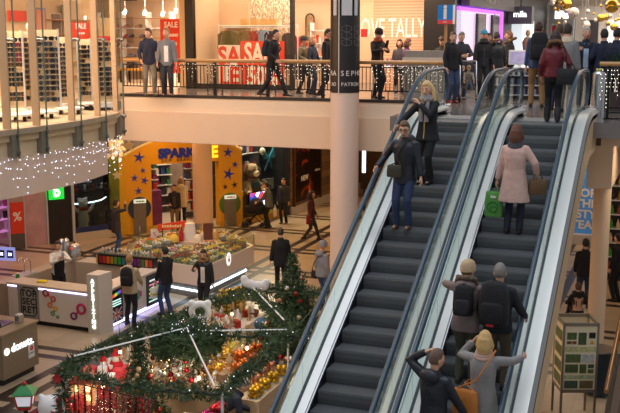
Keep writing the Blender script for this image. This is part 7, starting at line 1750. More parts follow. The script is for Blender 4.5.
q = MB(); q.plate([(-wd + .03 + W2*.78, -.013, 1.87-1.22*.28), (-wd + .03 + W2*.95, -.013, 1.87-1.22*.28), (-wd + .03 + W2*.865, -.013, 1.87-1.22*.22)], (0,.004,0)); q.build('warning_triangle', plastic((226, 170, 40)), E_)
for v in (.1, .34, .58, .8): q = MB(); q.bx(-wd-.014, -wd-.008, .08, dp-.08, 1.87-1.22*(v+.16), 1.87-1.22*v); q.build('photograph', mat('ph_side', (96, 112, 64), .5, noise=.6, nscale=14), E_)
# bench, dark draped table, descending railing at the right edge
bn = GZ(556, 412, .42); t = thing('bench', 'low orange wooden bench top at the foot of the exhibition board', 'bench', (bn.x - .1, bn.y - .35, 0), R(3)); q = MB(); q.bx(-.5, .42, -.2, .2, .38, .44); q.build('seat', mat('bench_orange', (206, 122, 50), .5), t)
for x in (-.45, .36): q = MB(); q.bx(x-.03, x+.03, -.17, .17, 0, .38); q.build('leg', dark_steel, t)
tb = GZ(599, 352, .95); t = thing('standing_table', 'dark draped standing table behind the exhibition board', 'table', (tb.x, tb.y + .2, 0)); q = MB(); q.lathe([(.3, .92), (.32, .95), (.3, .97)], n=26); q.build('table_top', mat('table_dark', (90, 78, 68), .4), t, True); q = MB(); q.rings([[Vector((r_*(1 + .12*math.sin(6*a))*math.cos(a), r_*(1 + .12*math.sin(6*a))*math.sin(a), z)) for a in [2*math.pi*k/36 for k in range(36)]] for r_, z in ((.31, .93), (.28, .7), (.2, .4), (.26, .05))]); q.build('drape', cloth((34, 46, 54)), t, True)
hA, hB = AX(622, 312, -.95), AX(606, 392, -.95)
t = thing('stair_railing', 'sloping glass stair railing with brass handrail at the lower right edge', 'railing', (-.95, 0, 0))
q = MB(); q.tube([(0, hA.y, hA.z), (0, hB.y, hB.z)], .035, 10); q.build('handrail', mat('brass_rail', (170, 126, 84), .3, .7), t, True)
q = MB(); d_ = .8; q.plate([(0, hA.y, hA.z - .04), (0, hB.y, hB.z - .04), (0, hB.y, max(0, hB.z - d_)), (0, hA.y, hA.z - d_)], (.014, 0, 0)); q.build('glass_panel', esc_glass, t)
q = MB(); q.plate([(-.06, hA.y, hA.z - d_), (-.06, hB.y, max(.05, hB.z - d_)), (-.06, hB.y, 0), (-.06, hA.y, 0)], (.2, 0, 0)); q.build('stringer', mat('stringer_brown', (74, 56, 50), .5), t)
# blue sign and shelves beyond
bs0, bs1 = GZ(568, 243, .0), GZ(603, 243, .0)
B0, B1 = AY(566, 235, 34.6), AY(606, 235, 34.6); zt = AY(585, 182, 34.6).z
t = thing('wall_poster', 'large blue poster with white words beyond the landing column', 'poster', ((B0.x + B1.x)/2, 34.6, 0)); wB = (B1.x - B0.x)/2; zb = .35
q = MB(); q.bx(-wB, wB, 0, .06, zb, zt + .5); q.build('poster_print', mat('poster_blue', (70, 140, 206), .5, emit=(70, 140, 206), es=.15), t); q = MB(); q.bx(-wB-.3, wB+.3, -.3, .1, 0, zb); q.build('plinth', mat('plinth_pale', (206, 200, 196), .5), t)
for i, w_ in enumerate(('FOR', 'THE', 'STYLE', 'TEAM')):
    pc = AY(586.5, 193.5 + i*10.6, 34.58); text('lettering', w_, sale_white, .4, (pc.x - t.location.x + (.18 if w_ == 'STYLE' else -.02), -.004, pc.z), R(-90), t, .004, bold=.014)
sh = AY(616, 230, 29.5); t = thing('shop_shelving', 'lit shelves of colourful bottles at the right edge below the gallery', 'shelf', (sh.x + .35, 29.5, 0))
for k in range(7): q = MB(); q.bx(-.75, .9, -.15, .2, .3 + k*.42, .33 + k*.42); q.build('shelf', mat('shelf_cyan', (206, 220, 224), .4), t)
q = MB(); q.bx(-.8, .95, .2, .25, 0, 3.4); q.build('back_panel', mat('shelf_back_dark', (70, 60, 54), .6), t); q = MB(); q.bx(-.8, -.75, -.15, .2, 0, 3.4); q.build('side_panel', dark_steel, t)
for k in range(56):
    c = r9.choice(((60, 150, 60), (200, 190, 60), (190, 110, 40), (40, 36, 40), (150, 60, 50), (120, 170, 190), (220, 200, 170)))
    key = ('shb', c)
    if key not in bm7: 
        q = MB(); q.lathe([(.05, 0), (.055, .14), (.025, .2), (.022, .26)], n=10); bm7[key] = q.mesh('shelf_bottle'); fixn(bm7[key]); bm7[key].materials.append(plastic(c, .3))
    o = bpy.data.objects.new('shelf_bottle', bm7[key]); col.objects.link(o); tag(o, 'bottle on the lit shelves at the right edge below the gallery', 'bottle', 'bottles on the right edge shelves', loc=(sh.x + .35 - .68 + .19*(k % 8), 29.45, .332 + .42*(k // 8)))
struct(MB().bx(-1.4, 8, 30.2, 30.4, 0, 4.4).build('wall_right_shop', mat('right_shop_wall', (120, 96, 70), .6, noise=.3)))
# ------------------------------------------------------------------ people, upper floor
BLK = (26, 26, 30); NAVY = (32, 38, 58); JEAN = (52, 66, 96); DJEAN = (38, 46, 66); BRN = (62, 46, 34); GREY = (124, 122, 122)
def U(px, py): p = GZ(px, py, 5.5); return (p.x, p.y, 5.5)
def Gd(px, py): p = GZ(px, py, 0); return (p.x, p.y, 0)
P_ = person('young man in a navy hooded jacket and grey trousers leaning by the railing', *U(150, 95.5), 215, 1.79, LF=(-.13,.04,0), RF=(.13,-.02,0), LH=(-.3,.12,.95), RH=(.24,.16,.98), hy=-45, top=(36,40,62), hood=True, bot=(120,112,100), shoe=(80,66,54), hc=(64,42,30), faced=True, shirt=(50,50,64))
handbag(P_, 'dark shoulder bag at the side of the young man in navy', (28,26,30), .34, .3, .16, (-.3,-.02,.95), strap_to=[(-.2,-.05,1.3), (-.12,0,1.52), (.0,.14,1.35), (.1,.16,1.1)], nm='shoulder_bag', cat='bag')
P_ = person('young man in an open grey cardigan and white shirt by the railing', *U(168, 96), 200, 1.8, LF=(-.1,-.02,0), RF=(.1,.03,0), LH=(-.27,.1,.86), RH=(.24,.14,.92), hy=-20, top=(112,112,116), hem=.45, bot=(44,44,52), hc=(150,104,66), faced=True, shirt=(226,222,218), shoe=(36,34,36))
P_ = person('man in black striding to the right past the red SALE board', *U(273, 97.5), 272, 1.76, LF=(-.08,.36,0.0), RF=(.08,-.34,.06), LH=(-.2,.1,.88), RH=(.26,.2,1.0), lean=5, hy=0, top=(24,24,28), bulk=1.06, bot=(30,30,34), hc=(40,30,26), faced=True, skin=None)
backpack(P_, 'teal edged black backpack of the man striding past the SALE board', (30,40,48), (36,90,110), .95)
person('person in an olive jacket and dark cap behind the walking man', *U(303, 93.5), 262, 1.58, sex='f', LF=(-.09,.12,0), RF=(.09,-.1,0), LH=(-.2,.24,.95), RH=(.22,.24,.95), top=(76,66,44), kind='puffer', bot=BLK, hair='short', hc=(30,26,26), cap=(34,30,34,'beanie'), faced=True)
person('fair haired person in a dark navy coat, middle of the three by the column', *U(312, 94.5), 262, 1.58, sex='f', LF=(-.09,-.08,0), RF=(.09,.12,0), LH=(-.22,.2,.85), RH=(.24,.16,.85), top=NAVY, kind='coat', hem=.42, bot=DJEAN, hair='bob', hc=(150,110,76), faced=True)
person('man in a black coat and glasses walking right beside the column', *U(327, 97), 268, 1.78, LF=(-.08,.16,0), RF=(.08,-.2,.03), LH=(-.22,.14,.86), RH=(.26,.1,.86), hp=-10, top=BLK, kind='coat', hem=.44, bot=(34,34,40), hc=(34,28,26), faced=True, glasses=True, zipc=(70,70,74))
person('man in black with an orange striped scarf holding a phone behind the railing', *U(377, 98), 240, 1.78, LH=(.02,.32,1.28), RH=(.1,.3,1.26), lel=(-.9,-.2,-.6), rel=(.9,-.2,-.6), hp=-14, top=(28,26,28), bot=BLK, hc=(34,26,24), faced=True, cap=(40,34,34,'beanie'), zipc=(226,110,40), scarf=(150,70,40))
t_ = thing('smartphone', 'black phone held up by the man with the orange scarf', 'phone', U(377, 98), R(240)); q = MB(); q.box((.05,.42,1.42), (.09,.02,.2), 0, -.3); bevel(q.build('phone_body', frame_black, t_), .008); q = MB(); q.box((.05,.4,1.42), (.075,.006,.17), 0, -.3); q.build('screen', plastic((50,60,80), .2), t_)
person('person in a purple coat with brown hair left of the information desk', *U(406, 95.5), 300, 1.52, sex='f', LH=(-.1,.3,.95), RH=(.14,.3,.98), hp=-12, top=(86,48,104), kind='puffer', bot=BLK, hair='bob', hc=(96,58,40))
person('dark haired person in grey behind the person in purple', *U(399, 93), 190, 1.5, sex='f', top=(70,64,74), bot=BLK, hair='bob', hc=(36,28,28), faced=True)
person('curly haired woman standing behind the information desk looking down', *U(441, 96), 175, 1.56, sex='f', LH=(-.16,.3,1.0), RH=(.16,.3,1.0), hp=-25, top=(48,42,44), bot=BLK, hair='curly', hc=(70,42,32), faced=True)
person('woman in a black hooded sweater and jeans facing the corridor by the desk', *U(451, 103), 232, 1.68, sex='f', LH=(-.22,.14,.9), RH=(.24,.08,.86), hy=-30, top=(24,24,28), hood=True, bot=JEAN, hair='bun', hc=(84,54,42), faced=True, bulk=1.04, shoe=(120,40,44))
person('grey haired man in dark blue looking down at his hands', *U(459.5, 99.5), 215, 1.7, LH=(-.06,.32,1.12), RH=(.1,.32,1.12), hp=-20, lel=(-.9,-.3,-.4), rel=(.9,-.3,-.4), top=(40,42,52), bot=JEAN, hair='crop', hc=(110,106,104), faced=True, skin=None, shoe=(70,40,40))
person('bearded man in a blue and yellow cap and black jacket facing the escalators', *U(482, 99), 200, 1.74, LH=(-.26,.12,.84), RH=(.26,.14,.84), top=(28,28,32), bot=(30,30,34), hc=(60,46,38), cap=(40,124,160,'peak'), faced=True, zipc=(70,70,74), scarf=(40,40,44))
person('person in a black coat with a brown fur hood seen from behind', *U(495, 99), 20, 1.68, sex='f', LH=(-.24,.1,.85), RH=(.24,.1,.85), top=(26,24,26), kind='puffer', hem=.42, bot=BLK, hair='short', hc=(30,26,26), fur=(150,116,84), bulk=1.12)
person('fair person in a black jacket behind the white framed screen', *U(508, 97), 95, 1.72, top=(34,32,34), hc=(130,92,66), faced=True, fur=(110,86,60), bulk=1.05)
person('pale faced person between the blue cap man and the fur hood', *U(487, 92), 210, 1.66, sex='f', top=(60,54,56), hair='bob', hc=(90,62,46), faced=True)
# pushchair with a child
sx, sy, sz = U(468, 102); t_ = thing('pushchair', 'dark pushchair with small black wheels in front of the man in the blue cap', 'pushchair', (sx, sy, sz), R(195))
q = MB()
for x in (-.2, .2): q.tube([(x,-.35,1.0),(x,-.2,.62),(x,.1,.35),(x,.32,.12)], .014, 6); q.tube([(x,-.3,.1),(x,-.02,.45)], .014, 6)
q.tube([(-.2,-.35,1.0),(.2,-.35,1.0)], .018, 6); q.tube([(-.2,.32,.12),(.2,.32,.12)], .012, 6); q.tube([(-.2,-.3,.1),(.2,-.3,.1)], .012, 6); q.build('frame', chrome, t_, True)
for x in (-.22, .22):
    for y in (-.3, .34): 
        q = MB(); q.torus((x,y,.1), .075, .024, 16, 6, Matrix.Rotation(R(90), 3, 'Y')); q.cyl((x-.02,y,.1),(x+.02,y,.1),.04); q.build('wheel', frame_black, t_, True)
q = MB(); q.rings([ering(Vector((0,y,z)), w, d, Vector((1,0,0)), Vector((0,-.4,.9)).normalized(), 14, 3) for y, z, w, d in ((.22,.34,.17,.03),(.0,.38,.19,.05),(-.12,.55,.19,.05),(-.2,.85,.17,.05),(-.2,.95,.1,.03))]); q.build('seat', cloth((50,48,52)), t_, True)
person('small child in grey sitting in the pushchair', sx, sy, sz + .12, 195, .92, LF=(-.07,.3,.2), RF=(.07,.3,.2), drop=.16, pelv=(0,-.02), LH=(-.12,.2,.4), RH=(.12,.2,.4), top=(120,112,100), kind='puffer', bot=(70,76,92), hc=(150,116,84), faced=True, cap=(150,130,110,'beanie'))
P_ = person('man in a blue jacket and khaki trousers seen from behind above the escalators', *U(536, 107.5), 12, 1.9, LF=(-.12,.04,0), RF=(.13,-.05,0), LH=(-.26,.08,.9), RH=(.26,.02,.9), hy=-25, top=(30,62,104), kind='puffer', hood=True, bot=(140,108,68), hc=(62,42,32), shoe=(44,34,30), bulk=1.04)
backpack(P_, 'large black backpack of the man in the blue jacket', (26,26,30), None, 1.25)
P_ = person('woman in a red padded jacket with brown fur hood stepping off the escalator', *U(552, 122), 5, 1.68, sex='f', LF=(-.1,.06,.0), RF=(.1,-.1,.0), LH=(-.24,.08,.88), RH=(.26,.14,1.0), hy=-12, top=(96,10,28), kind='puffer', hem=.5, bot=(24,24,28), hair='bob', hc=(52,30,26), fur=(126,92,66), bulk=1.12, boots=True, shoe=(30,28,34))
handbag(P_, 'black shiny shoulder bag of the woman in the red jacket', (28,28,32), .38, .3, .18, (.24,-.14,1.02), strap_to=[(.22,-.12,1.25), (.16,-.02,1.44), (.2,.1,1.3)], nm='shoulder_bag', cat='bag')
person('man with short brown hair behind the woman in red', *U(556, 110), 0, 1.84, top=(56,50,48), hc=(76,52,38), hair='short')
person('man in a grey sheepskin jacket and camouflage trousers seen from behind', *U(564, 112.5), 350, 1.83, LF=(-.1,.06,0), RF=(.12,-.08,0), LH=(-.24,.1,.9), RH=(.26,.06,.9), top=(126,124,124), hem=.44, bot=(104,108,100), hc=(42,32,28), scarf=(206,190,164), bulk=1.1)
person('smiling grey haired man in a navy coat facing the escalators', *U(583, 108), 190, 1.78, LH=(-.22,.14,.9), RH=(.2,.3,1.3), hy=10, top=(30,36,54), kind='coat', hem=.4, bot=BLK, hair='short', hc=(176,168,160), faced=True, shirt=(170,190,214), bulk=1.08)
person('dark haired man in navy turned away right of the grey haired man', *U(601, 109), 20, 1.74, top=(30,38,60), kind='coat', hem=.42, bot=BLK, hc=(34,28,28), bulk=1.14, LH=(-.24,.2,1.05))
person('dark haired man in dark blue at the right edge beside the plant', *U(613, 110), 345, 1.76, top=(28,34,54), kind='coat', hem=.42, bot=BLK, hc=(28,24,26), bulk=1.16)

# ------------------------------------------------------------------ people on the escalators
def tread(k): return UP - .2*k
def ty(k, f_=.22): return YT - .12 - .3464*k + f_
LXc, RXc = -4.26, -2.645
# which step lies under a given sight line
def step_at(px, py, x):
    p = None
    best = None
    for k in range(1, 26):
        z = tread(k); y = ty(k, .2); d = Vector((x, y, z - EYE_Z)); dep = d.dot(_F); yy = 206.5 - FOC*d.dot(_U)/dep
        if best is None or abs(yy - py) < best[0]: best = (abs(yy - py), k)
    return best[1]
k1 = step_at(404, 229, -4.4)
P_ = person('man in glasses and a dark parka riding down, left hand on the blue handrail', -4.42, ty(k1, .12), tread(k1), 176, 1.8, LF=(-.1,.06,0), RF=(.12,.07,0), LH=(-.33,.12,.86), RH=(.42,.22,1.06), rel=(.6,-.5,-.6), lean=3, hp=-16, hy=4, top=(22,26,38), kind='puffer', hem=.42, bot=(44,58,92), shoe=(84,70,58), hair='short', hc=(98,72,52), faced=True, glasses=True, shirt=(40,38,34), hood=True, bulk=1.06, knee=(0,1,.1))
handbag(P_, 'dark olive shoulder bag worn across by the man in glasses', (62,56,44), .26, .2, .09, (.12,.2,1.1), strap_to=[(.1,.2,1.25), (.0,.17,1.42), (-.1,.1,1.54), (-.14,-.05,1.5), (.02,-.2,1.25), (.2,-.1,1.1)], nm='shoulder_bag', cat='bag', tilt=.2)
k2 = step_at(418, 190, -4.4)
P_ = person('blonde woman in a black parka with grey scarf riding down, hand at her mouth', -4.36, ty(k2, .3), tread(k2), 168, 1.8, sex='f', LF=(-.09,.05,0), RF=(.1,.05,0), RH=(.46,.3,1.02), LH=(.05,.22,1.44), lel=(-.5,.3,-1), rel=(.7,-.4,-.5), hp=-16, hy=-4, hr=6, top=(26,26,30), kind='coat', hem=.43, bot=(24,24,28), hair='long', hc=(206,170,116), faced=True, scarf=(138,134,136,1), fur=(170,150,124), zipc=(190,160,80), flare=.03, bulk=1.04, boots=True, shoe=(30,28,30))
k3 = step_at(515, 231, -2.6)
P_ = person('woman in a pale pink coat seen from behind riding up with a green bag', -2.62, ty(k3, .3), tread(k3), -2, 1.76, sex='f', LF=(-.1,0,0), RF=(.1,.02,0), LH=(-.3,.05,.84), RH=(.33,.14,.98), rel=(.7,-.5,-.4), top=(204,168,156), kind='coat', hem=.31, bot=(34,38,52), hair='bob', hc=(96,54,36), scarf=(70,70,78), bulk=1.1, flare=.05, shoe=(34,32,38))
handbag(P_, 'green paper shopping bag with white print in the left hand of the woman in pink', (88,150,70), .3, .42, .1, (-.34,.05,.68), nm='shopping_bag', cat='shopping bag', handles=.16)
gb_ = [o for o in bpy.data.objects if o.name.startswith('shopping_bag')][-1]
o_ = MB(); o_.torus((-.35, -.004, .43), .085, .009, 20, 6, Matrix.Rotation(R(90), 3, 'X')); o_.torus((-.33, -.004, .39), .05, .008, 18, 6, Matrix.Rotation(R(90), 3, 'X')); o_.build('printed_curl', mat('bag_dark_green', (44, 120, 40), .6), gb_, True)
text('lettering', 'bio', sale_white, .07, (-.34, -.005, .6), R(-90), gb_, .002, bold=.003)
handbag(P_, 'brown leather handbag on the right arm of the woman in pink', (104,78,52), .3, .25, .16, (.36,.1,.92), nm='handbag', cat='handbag', handles=.16, tilt=.5)
k4 = step_at(458, 362, -2.85) + 1
P_ = person('woman in a beige knitted hat and mauve grey jacket riding up beside a man', -2.74, ty(k4, .14), tread(k4), 0, 1.72, sex='f', LF=(-.09,0,0), RF=(.09,.03,0), LH=(-.42,.46,1.3), RH=(.26,.2,.92), lel=(-.8,-.4,-.3), hy=-24, top=(120,104,102), kind='puffer', hem=.45, bot=(74,72,56), hair='short', hc=(120,90,64), cap=(186,160,126,'beanie'), fur=(118,100,84), hood=True, bulk=1.14, shoe=(60,50,44))
backpack(P_, 'black backpack with a yellow tag on the woman in the knitted hat', (28,28,32), (40,40,44), .95)
k5 = k4
P_ = person('grey haired man in a navy black jacket riding up beside the knitted hat woman', -2.29, ty(k5, .1), tread(k5), -4, 1.74, LF=(-.1,0,0), RF=(.1,.0,0), LH=(-.24,.16,.95), RH=(.32,.24,1.0), hp=-6, hy=20, top=(28,30,38), bot=(84,70,56), hair='crop', hc=(128,122,118), bulk=1.1, collar=True)
backpack(P_, 'large black backpack with a red label on the grey haired man', (30,30,34), (26,26,30), 1.35)
bp_ = [o for o in bpy.data.objects if o.name.startswith('backpack')][-1]
q = MB(); q.box((.0, -.445, 1.02), (.1, .012, .03)); q.build('red_label', plastic((170, 30, 40), .5), bp_)
k6 = k4 + 4
P_ = person('man in a dark navy jacket and jeans scratching his head, lowest on the escalator', -2.8, ty(k6, .0), tread(k6), -25, 1.76, LF=(-.12,-.02,0), RF=(.14,.36,.2), LH=(-.2,.06,1.66), RH=(.3,.26,.9), lel=(-1,-.2,.1), drop=.04, hp=-8, hy=-12, top=(24,29,42), kind='puffer', hood=True, bot=(84,104,140), hair='crop', hc=(104,80,66), bulk=1.06)
P_ = person('blonde woman in a grey coat with pink scarf reaching for the right handrail', -2.27, ty(k6-1, .08), tread(k6-1), -8, 1.68, sex='f', LF=(-.09,0,0), RF=(.1,.02,0), LH=(-.22,.2,1.5), RH=(.36,.46,1.3), lel=(-.8,.2,-.6), rel=(.8,-.3,-.3), hy=10, top=(140,138,138), kind='coat', hem=.3, bot=(50,50,56), hair='bob', hc=(206,170,110), scarf=(196,164,150), bulk=1.06, flare=.03)
handbag(P_, 'tan leather shoulder bag across the back of the woman in the grey coat', (196,122,52), .36, .34, .12, (-.16,-.19,.98), strap_to=[(.0,-.24,1.15), (.12,-.18,1.38), (.16,-.02,1.5), (.08,.12,1.35), (-.1,.16,1.1), (-.26,.05,.98)], nm='shoulder_bag', cat='bag', tilt=-.1)

# ------------------------------------------------------------------ people on the ground floor
P_ = person('bartender in a white shirt and black apron shaking a drink behind the drinks kiosk', -15.5, 21.35, 0, 235, 1.74, LH=(-.02,.34,1.36), RH=(.06,.34,1.32), lel=(-.9,.0,-.6), rel=(.9,.0,-.6), hp=-10, hy=-30, lean=4, top=(232,228,222), kind='shirt', bot=BLK, hc=(50,34,28), faced=True, apron=(28,28,32), hem=.46)
t_ = thing('drink_shaker', 'steel shaker in the hands of the bartender', 'shaker', P_['loc'], P_['rz']); q = MB(); q.lathe([(.03,0),(.042,.14),(.03,.17),(.016,.2)], (.01,.43,1.34), 12); q.build('shaker_body', chrome, t_, True)
P_ = person('person with light brown hair in a beige hooded jacket buying at the kiosk side', *Gd(131, 325), 12, 1.76, LF=(-.12,.04,0), RF=(.1,-.08,0), LH=(-.16,.34,1.08), RH=(.2,.32,1.0), hy=-10, hp=-6, top=(176,158,130), hood=True, bot=(28,28,32), hair='short', hc=(150,110,66), bulk=1.06, shoe=(50,40,36))
backpack(P_, 'black backpack of the person in the beige hooded jacket', (24,24,28), None, 1.0)
P_ = person('man in a black jacket and jeans side on with a yellow and white carrier bag', *Gd(167, 314.5), 72, 1.77, LF=(-.1,.06,0), RF=(.1,-.04,0), LH=(-.16,.22,.88), RH=(.2,.1,.84), hy=4, top=(24,24,28), bot=(50,72,110), hair='short', hc=(30,26,26), faced=True, shoe=(40,36,36))
handbag(P_, 'yellow and white carrier bag held by the man in the black jacket', (226,224,210), .3, .3, .14, (-.16,.24,.74), nm='shopping_bag', cat='shopping bag', handles=.12)
gb_ = [o for o in bpy.data.objects if o.name.startswith('shopping_bag')][-1]
q = MB(); q.rings([ering(Vector((-.16,.24,z)), .15*a, .073*b, Vector((1,0,0)), Vector((0,1,0)), 16, 6) for z, a, b in ((.44,.9,.6),(.47,.96,.86),(.58,1.0,1.02))]); q.build('yellow_band', plastic((186, 190, 40), .5), gb_, True)
person('woman in a black parka with brown fur collar and white sweater walking this way', *Gd(205, 314), 190, 1.7, sex='f', LF=(-.09,.1,0), RF=(.1,-.1,0), RH=(.2,.2,1.22), LH=(-.26,.08,.82), hp=-16, top=(24,24,28), kind='puffer', hem=.45, bot=(26,26,30), hair='pony', hc=(44,30,26), faced=True, shirt=(216,208,200), fur=(136,104,66), bulk=1.08)
person('man in a black coat walking away behind the small christmas tree', *Gd(281, 292), 25, 1.8, LF=(-.1,.14,0), RF=(.1,-.12,0), LH=(-.3,.0,.82), RH=(.28,.1,.84), lean=4, top=(18,18,20), kind='coat', hem=.42, bot=(22,22,26), hair='crop', hc=(60,44,36), bulk=1.08)
P_ = person('person in a grey hooded jacket beside the small christmas tree near the blue handrail', *Gd(322, 306), 330, 1.74, top=(134,134,140), hood=True, bot=(70,96,140), hair='none', cap=(134,134,140,'beanie'), bulk=1.1)
handbag(P_, 'black and white striped strap bag on the person in the grey hooded jacket', (30,30,34), .2, .2, .08, (-.22,-.1,.95), strap_to=[(-.1,-.2,1.2), (.1,-.15,1.45), (.14,.0,1.5), (.02,.16,1.3), (-.2,.1,1.0)], nm='shoulder_bag', cat='bag')
P_ = person('person in a dark maroon jacket striding right with a red bag across the hall', *Gd(311, 240.5), 285, 1.74, sex='f', LF=(-.08,.28,0), RF=(.08,-.26,.05), LH=(-.2,.16,.9), RH=(.24,-.02,.85), top=(64,28,34), bot=(60,52,50), hair='bob', hc=(34,24,24), faced=True)
handbag(P_, 'dark red shoulder bag of the person striding across the hall', (126,28,44), .36, .34, .16, (.26,-.06,1.0), strap_to=[(.22,-.05,1.25),(.16,0,1.48),(.24,.08,1.25)], nm='shoulder_bag', cat='bag')
person('man in a black padded jacket standing in front of the toy window', *Gd(284, 223.5), 180, 1.74, LH=(-.24,.06,.84), RH=(.24,.06,.84), top=(40,42,46), kind='puffer', bot=(30,30,34), hair='crop', hc=(44,34,28), faced=True, bulk=1.08)
P_ = person('person in a grey green padded jacket pushing a pram before the television', *Gd(269, 228), 100, 1.72, sex='f', LH=(-.16,.4,1.0), RH=(.16,.4,1.0), lean=6, top=(96,100,92), kind='puffer', bot=(28,28,32), hair='pony', hc=(40,32,28), bulk=1.1)
handbag(P_, 'white and red carrier bag behind the person pushing the pram', (230,214,206), .26, .32, .1, (.3,-.16,.72), nm='shopping_bag', cat='shopping bag')
sx, sy, sz = Gd(256, 227); t_ = thing('pram', 'black pram with small wheels in front of the television', 'pram', (sx, sy, 0), R(100))
q = MB()
for x in (-.24, .24): q.tube([(x,-.55,1.02),(x,-.2,.7),(x,.3,.15)], .018, 6); q.tube([(x,-.35,.12),(x,.1,.55)], .016, 6)
q.tube([(-.24,-.55,1.02),(.24,-.55,1.02)], .02, 6); q.build('frame', dark_steel, t_, True)
for x in (-.27, .27):
    for y in (-.35, .36): q = MB(); q.torus((x,y,.13), .1, .03, 18, 6, Matrix.Rotation(R(90), 3, 'Y')); q.cyl((x-.02,y,.13),(x+.02,y,.13),.06); q.build('wheel', frame_black, t_, True)
q = MB(); q.rings([ering(Vector((0,y,z)), w, h_, Vector((1,0,0)), Vector((0,0,1)), 16, 3) for y, z, w, h_ in ((-.36,.72,.16,.1),(-.3,.7,.22,.17),(.25,.68,.22,.16),(.4,.7,.17,.1))]); q.build('carrycot', cloth((32,32,38)), t_, True)
q = MB(); q.sph((0,-.02,.82), (.23,.3,.3), 16, 10); q.build('hood', cloth((40,40,46)), t_, True)
p_ = sp.at(sp.hit(176, 215)[0], 0, -.15); person('man in a black jacket and beige trousers in the yellow shop doorway', p_.x, p_.y, .013, 205, 1.66, LH=(-.2,.1,.82), RH=(.16,.24,1.0), top=(34,34,44), bot=(120,100,74), hair='short', hc=(54,40,32), faced=True, shirt=(70,60,60))
p_ = sp.at(sp.hit(187, 212)[0], 0, -.7); person('person in a long cream jacket behind the man in the yellow shop doorway', p_.x, p_.y, .013, 30, 1.82, sex='f', LH=(-.22,.16,.95), RH=(.22,.1,.9), top=(206,186,146), kind='puffer', hem=.4, bot=BLK, hair='bob', hc=(166,126,84), hood=True, bulk=1.08)
P_ = person('person in a dark coat and jeans raising a hand before the dark toy window', *Gd(117, 252), 330, 1.74, sex='f', LF=(-.09,.02,0), RF=(.09,-.05,0), LH=(-.26,.1,.9), RH=(.2,.26,1.62), rel=(1,.1,-.3), hp=5, top=(50,46,48), kind='puffer', hem=.38, bot=(56,84,132), hair='short', hc=(56,38,32), bulk=1.05)
handbag(P_, 'black shoulder bag of the person before the dark toy window', (30,28,30), .3, .26, .14, (-.26,-.04,.98), strap_to=[(-.22,0,1.25),(-.14,0,1.5),(-.2,.1,1.25)], nm='shoulder_bag', cat='bag')
vx = cc; person('sweets seller with fair hair bending over inside the counter', vx.x + .35, vx.y + .55, 0, 60, 1.6, sex='f', lean=22, LH=(-.2,.45,1.0), RH=(.2,.5,1.0), hp=-10, top=(226,214,200), kind='shirt', bot=BLK, hair='bob', hc=(206,160,90), apron=(30,30,34), shirt=None)
bp2 = AY(214, 372, 14.02); person('person in a dark navy jacket bending over the market table behind the front garland', bp2.x, 14.0, 0, -62, 1.68, LF=(-.1,.1,0), RF=(.1,.0,0), lean=52, LH=(-.16,.62,.84), RH=(.2,.66,.86), hp=-30, top=(36,42,62), bot=(40,42,50), hair='crop', hc=(130,124,120), bulk=1.06)
person('man in a black jacket and jeans seen from behind beyond the exhibition board', *Gd(583, 308), 15, 1.84, LF=(-.12,.02,0), RF=(.12,-.04,0), LH=(-.22,.16,.96), RH=(.22,.2,1.0), top=(26,24,28), bot=(50,60,86), hair='short', hc=(26,22,24), bulk=1.08)
person('person with brown hair in black sitting low behind the exhibition board', *Gd(577, 320), 20, 1.6, LF=(-.12,.5,0), RF=(.12,.5,0), drop=.66, pelv=(0,0), LH=(-.2,.35,.35), RH=(.2,.35,.35), top=(30,28,30), bot=(36,36,42), hair='short', hc=(90,62,46), knee=(0,.3,1))
person('man in a black jacket at the right edge below the gallery', *Gd(616, 301), 60, 1.84, top=(26,26,30), bot=(30,30,34), hair='short', hc=(30,26,26), faced=True, bulk=1.08)
# ------------------------------------------------------------------ light
def area(name, x, y, z, sx, sy, power, c, rx=0, ry=0, rz=0):
    l = bpy.data.lights.new(name, 'AREA'); l.shape = 'RECTANGLE'; l.size = sx; l.size_y = sy; l.energy = power; l.color = lin(c)[:3]
    o = bpy.data.objects.new(name, l); col.objects.link(o); o.location = (x, y, z); o.rotation_euler = (rx, ry, rz); return o
def spot(name, x, y, z, power, c, tx, ty_, tz, ang=90, r_=.15):
    l = bpy.data.lights.new(name, 'SPOT'); l.energy = power; l.color = lin(c)[:3]; l.spot_size = R(ang); l.spot_blend = .6; l.shadow_soft_size = r_
    o = bpy.data.objects.new(name, l); col.objects.link(o); o.location = (x, y, z); o.rotation_euler = (Vector((tx, ty_, tz)) - Vector((x, y, z))).to_track_quat('-Z', 'Y').to_euler(); return o
w = bpy.data.worlds.new('daylight'); scene.world = w; w.use_nodes = True
w.node_tree.nodes['Background'].inputs[0].default_value = (.92, .95, 1.0, 1); w.node_tree.nodes['Background'].inputs[1].default_value = .34
# skylight over the escalator well
area('skylight', -5, 13, 15.5, 12, 14, 900, (238, 244, 255))
# upper gallery shops
area('boutique_ceiling_light', -13, 30.3, 8.7, 3.6, 5, 180, (255, 226, 198))
area('boutique_ceiling_light_2', -10.2, 30.2, 8.7, 2, 5, 150, (255, 208, 170))
area('slat_wall_light', -8.1, 27.2, 8.6, 1.8, .6, 70, (255, 214, 186))
area('gallery_light', -10, 25.8, 8.7, 8, 1.2, 260, (255, 224, 188))
area('sunglasses_ceiling_light', -15.2, 17, 8.7, 5, 10, 640, (255, 218, 184))
area('sunglasses_fill_light', -13.0, 15.2, 8.6, 1.2, 8, 230, (255, 224, 190))  # unseen fill, added to brighten the racks from the front
area('entrance_ceiling_light', -16.4, 30.5, 8.7, 2.6, 4, 330, (255, 230, 204))
area('corridor_ceiling_light', -1.5, 42, 8.7, 6, 24, 1000, (255, 240, 226))
area('corridor_end_fill', .5, 55.5, 8.7, 12, 2, 420, (255, 240, 228), rx=R(25))  # unseen fill, added to brighten the corridor end wall
area('landing_light', -2.5, 25.5, 8.7, 5, 2, 90, (255, 236, 214))
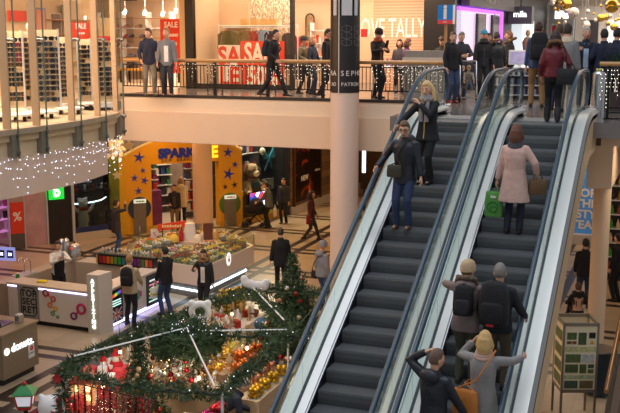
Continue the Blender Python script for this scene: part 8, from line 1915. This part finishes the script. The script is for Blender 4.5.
# ground floor
for i, (x, y, e) in enumerate(((-17, 30, 46), (-13.5, 29, 46), (-16.5, 26, 42), (-11.5, 33, 46), (-12.5, 38, 44), (-9, 29, 34), (-14, 26.2, 42))):
    area('hall_light_%d' % (i + 1), x, y, 4.38, 1.6, 1.6, e, (255, 190, 110))
area('toy_shop_light', -18.6, 34.2, 4.2, 2, 2, 120, (255, 226, 190), rz=R(45))
area('toy_window_fill', -15.36, 34.7, 4.15, .5, 2.0, 240, (255, 226, 190), rx=0, ry=R(-25), rz=R(-18))  # added fill in front of the plush dog to brighten the window
area('dark_window_fill', -19.62, 29.3, 3.55, .4, 1.2, 26, (230, 236, 255), ry=R(-20), rz=R(-32))  # added fill from the front to lift the dark toy window
area('pink_shop_light', -22, 26, 4.1, 2, 3, 60, (255, 200, 225))
area('left_passage_light', -17.5, 22.8, 5.0, 3, 4, 55, (255, 206, 158))
area('kiosk_passage_light', -16, 14.5, 4.28, 4, 5, 34, (255, 216, 180))
area('right_shop_light', 0, 27.5, 4.35, 3, 3, 45, (255, 206, 150))
area('right_far_light', -3.2, 33, 4.35, 2, 2, 60, (255, 226, 200))
area('board_fill_light', -.5, 20.7, 5.1, .8, .8, 40, (255, 232, 204), rx=R(-25))  # unseen fill, added to brighten the exhibition board
# ------------------------------------------------------------------ camera
cam = bpy.data.cameras.new('camera'); cam.sensor_width = 36; cam.lens = FOC/620*36; cam.clip_end = 200
co = bpy.data.objects.new('camera', cam); col.objects.link(co); co.location = (0, 0, EYE_Z); co.rotation_euler = (R(90) - PIT, 0, YAW)
scene.camera = co
scene.view_settings.view_transform = 'Standard'; scene.view_settings.look = 'None'; scene.view_settings.gamma = 1.0; scene.view_settings.exposure = 0.22
scene.view_settings.use_curve_mapping = False
scene.cycles.use_denoising = True
scene.cycles.max_bounces = 7; scene.cycles.diffuse_bounces = 3; scene.cycles.glossy_bounces = 3; scene.cycles.transmission_bounces = 3; scene.cycles.transparent_max_bounces = 16
scene.cycles.sample_clamp_indirect = 4
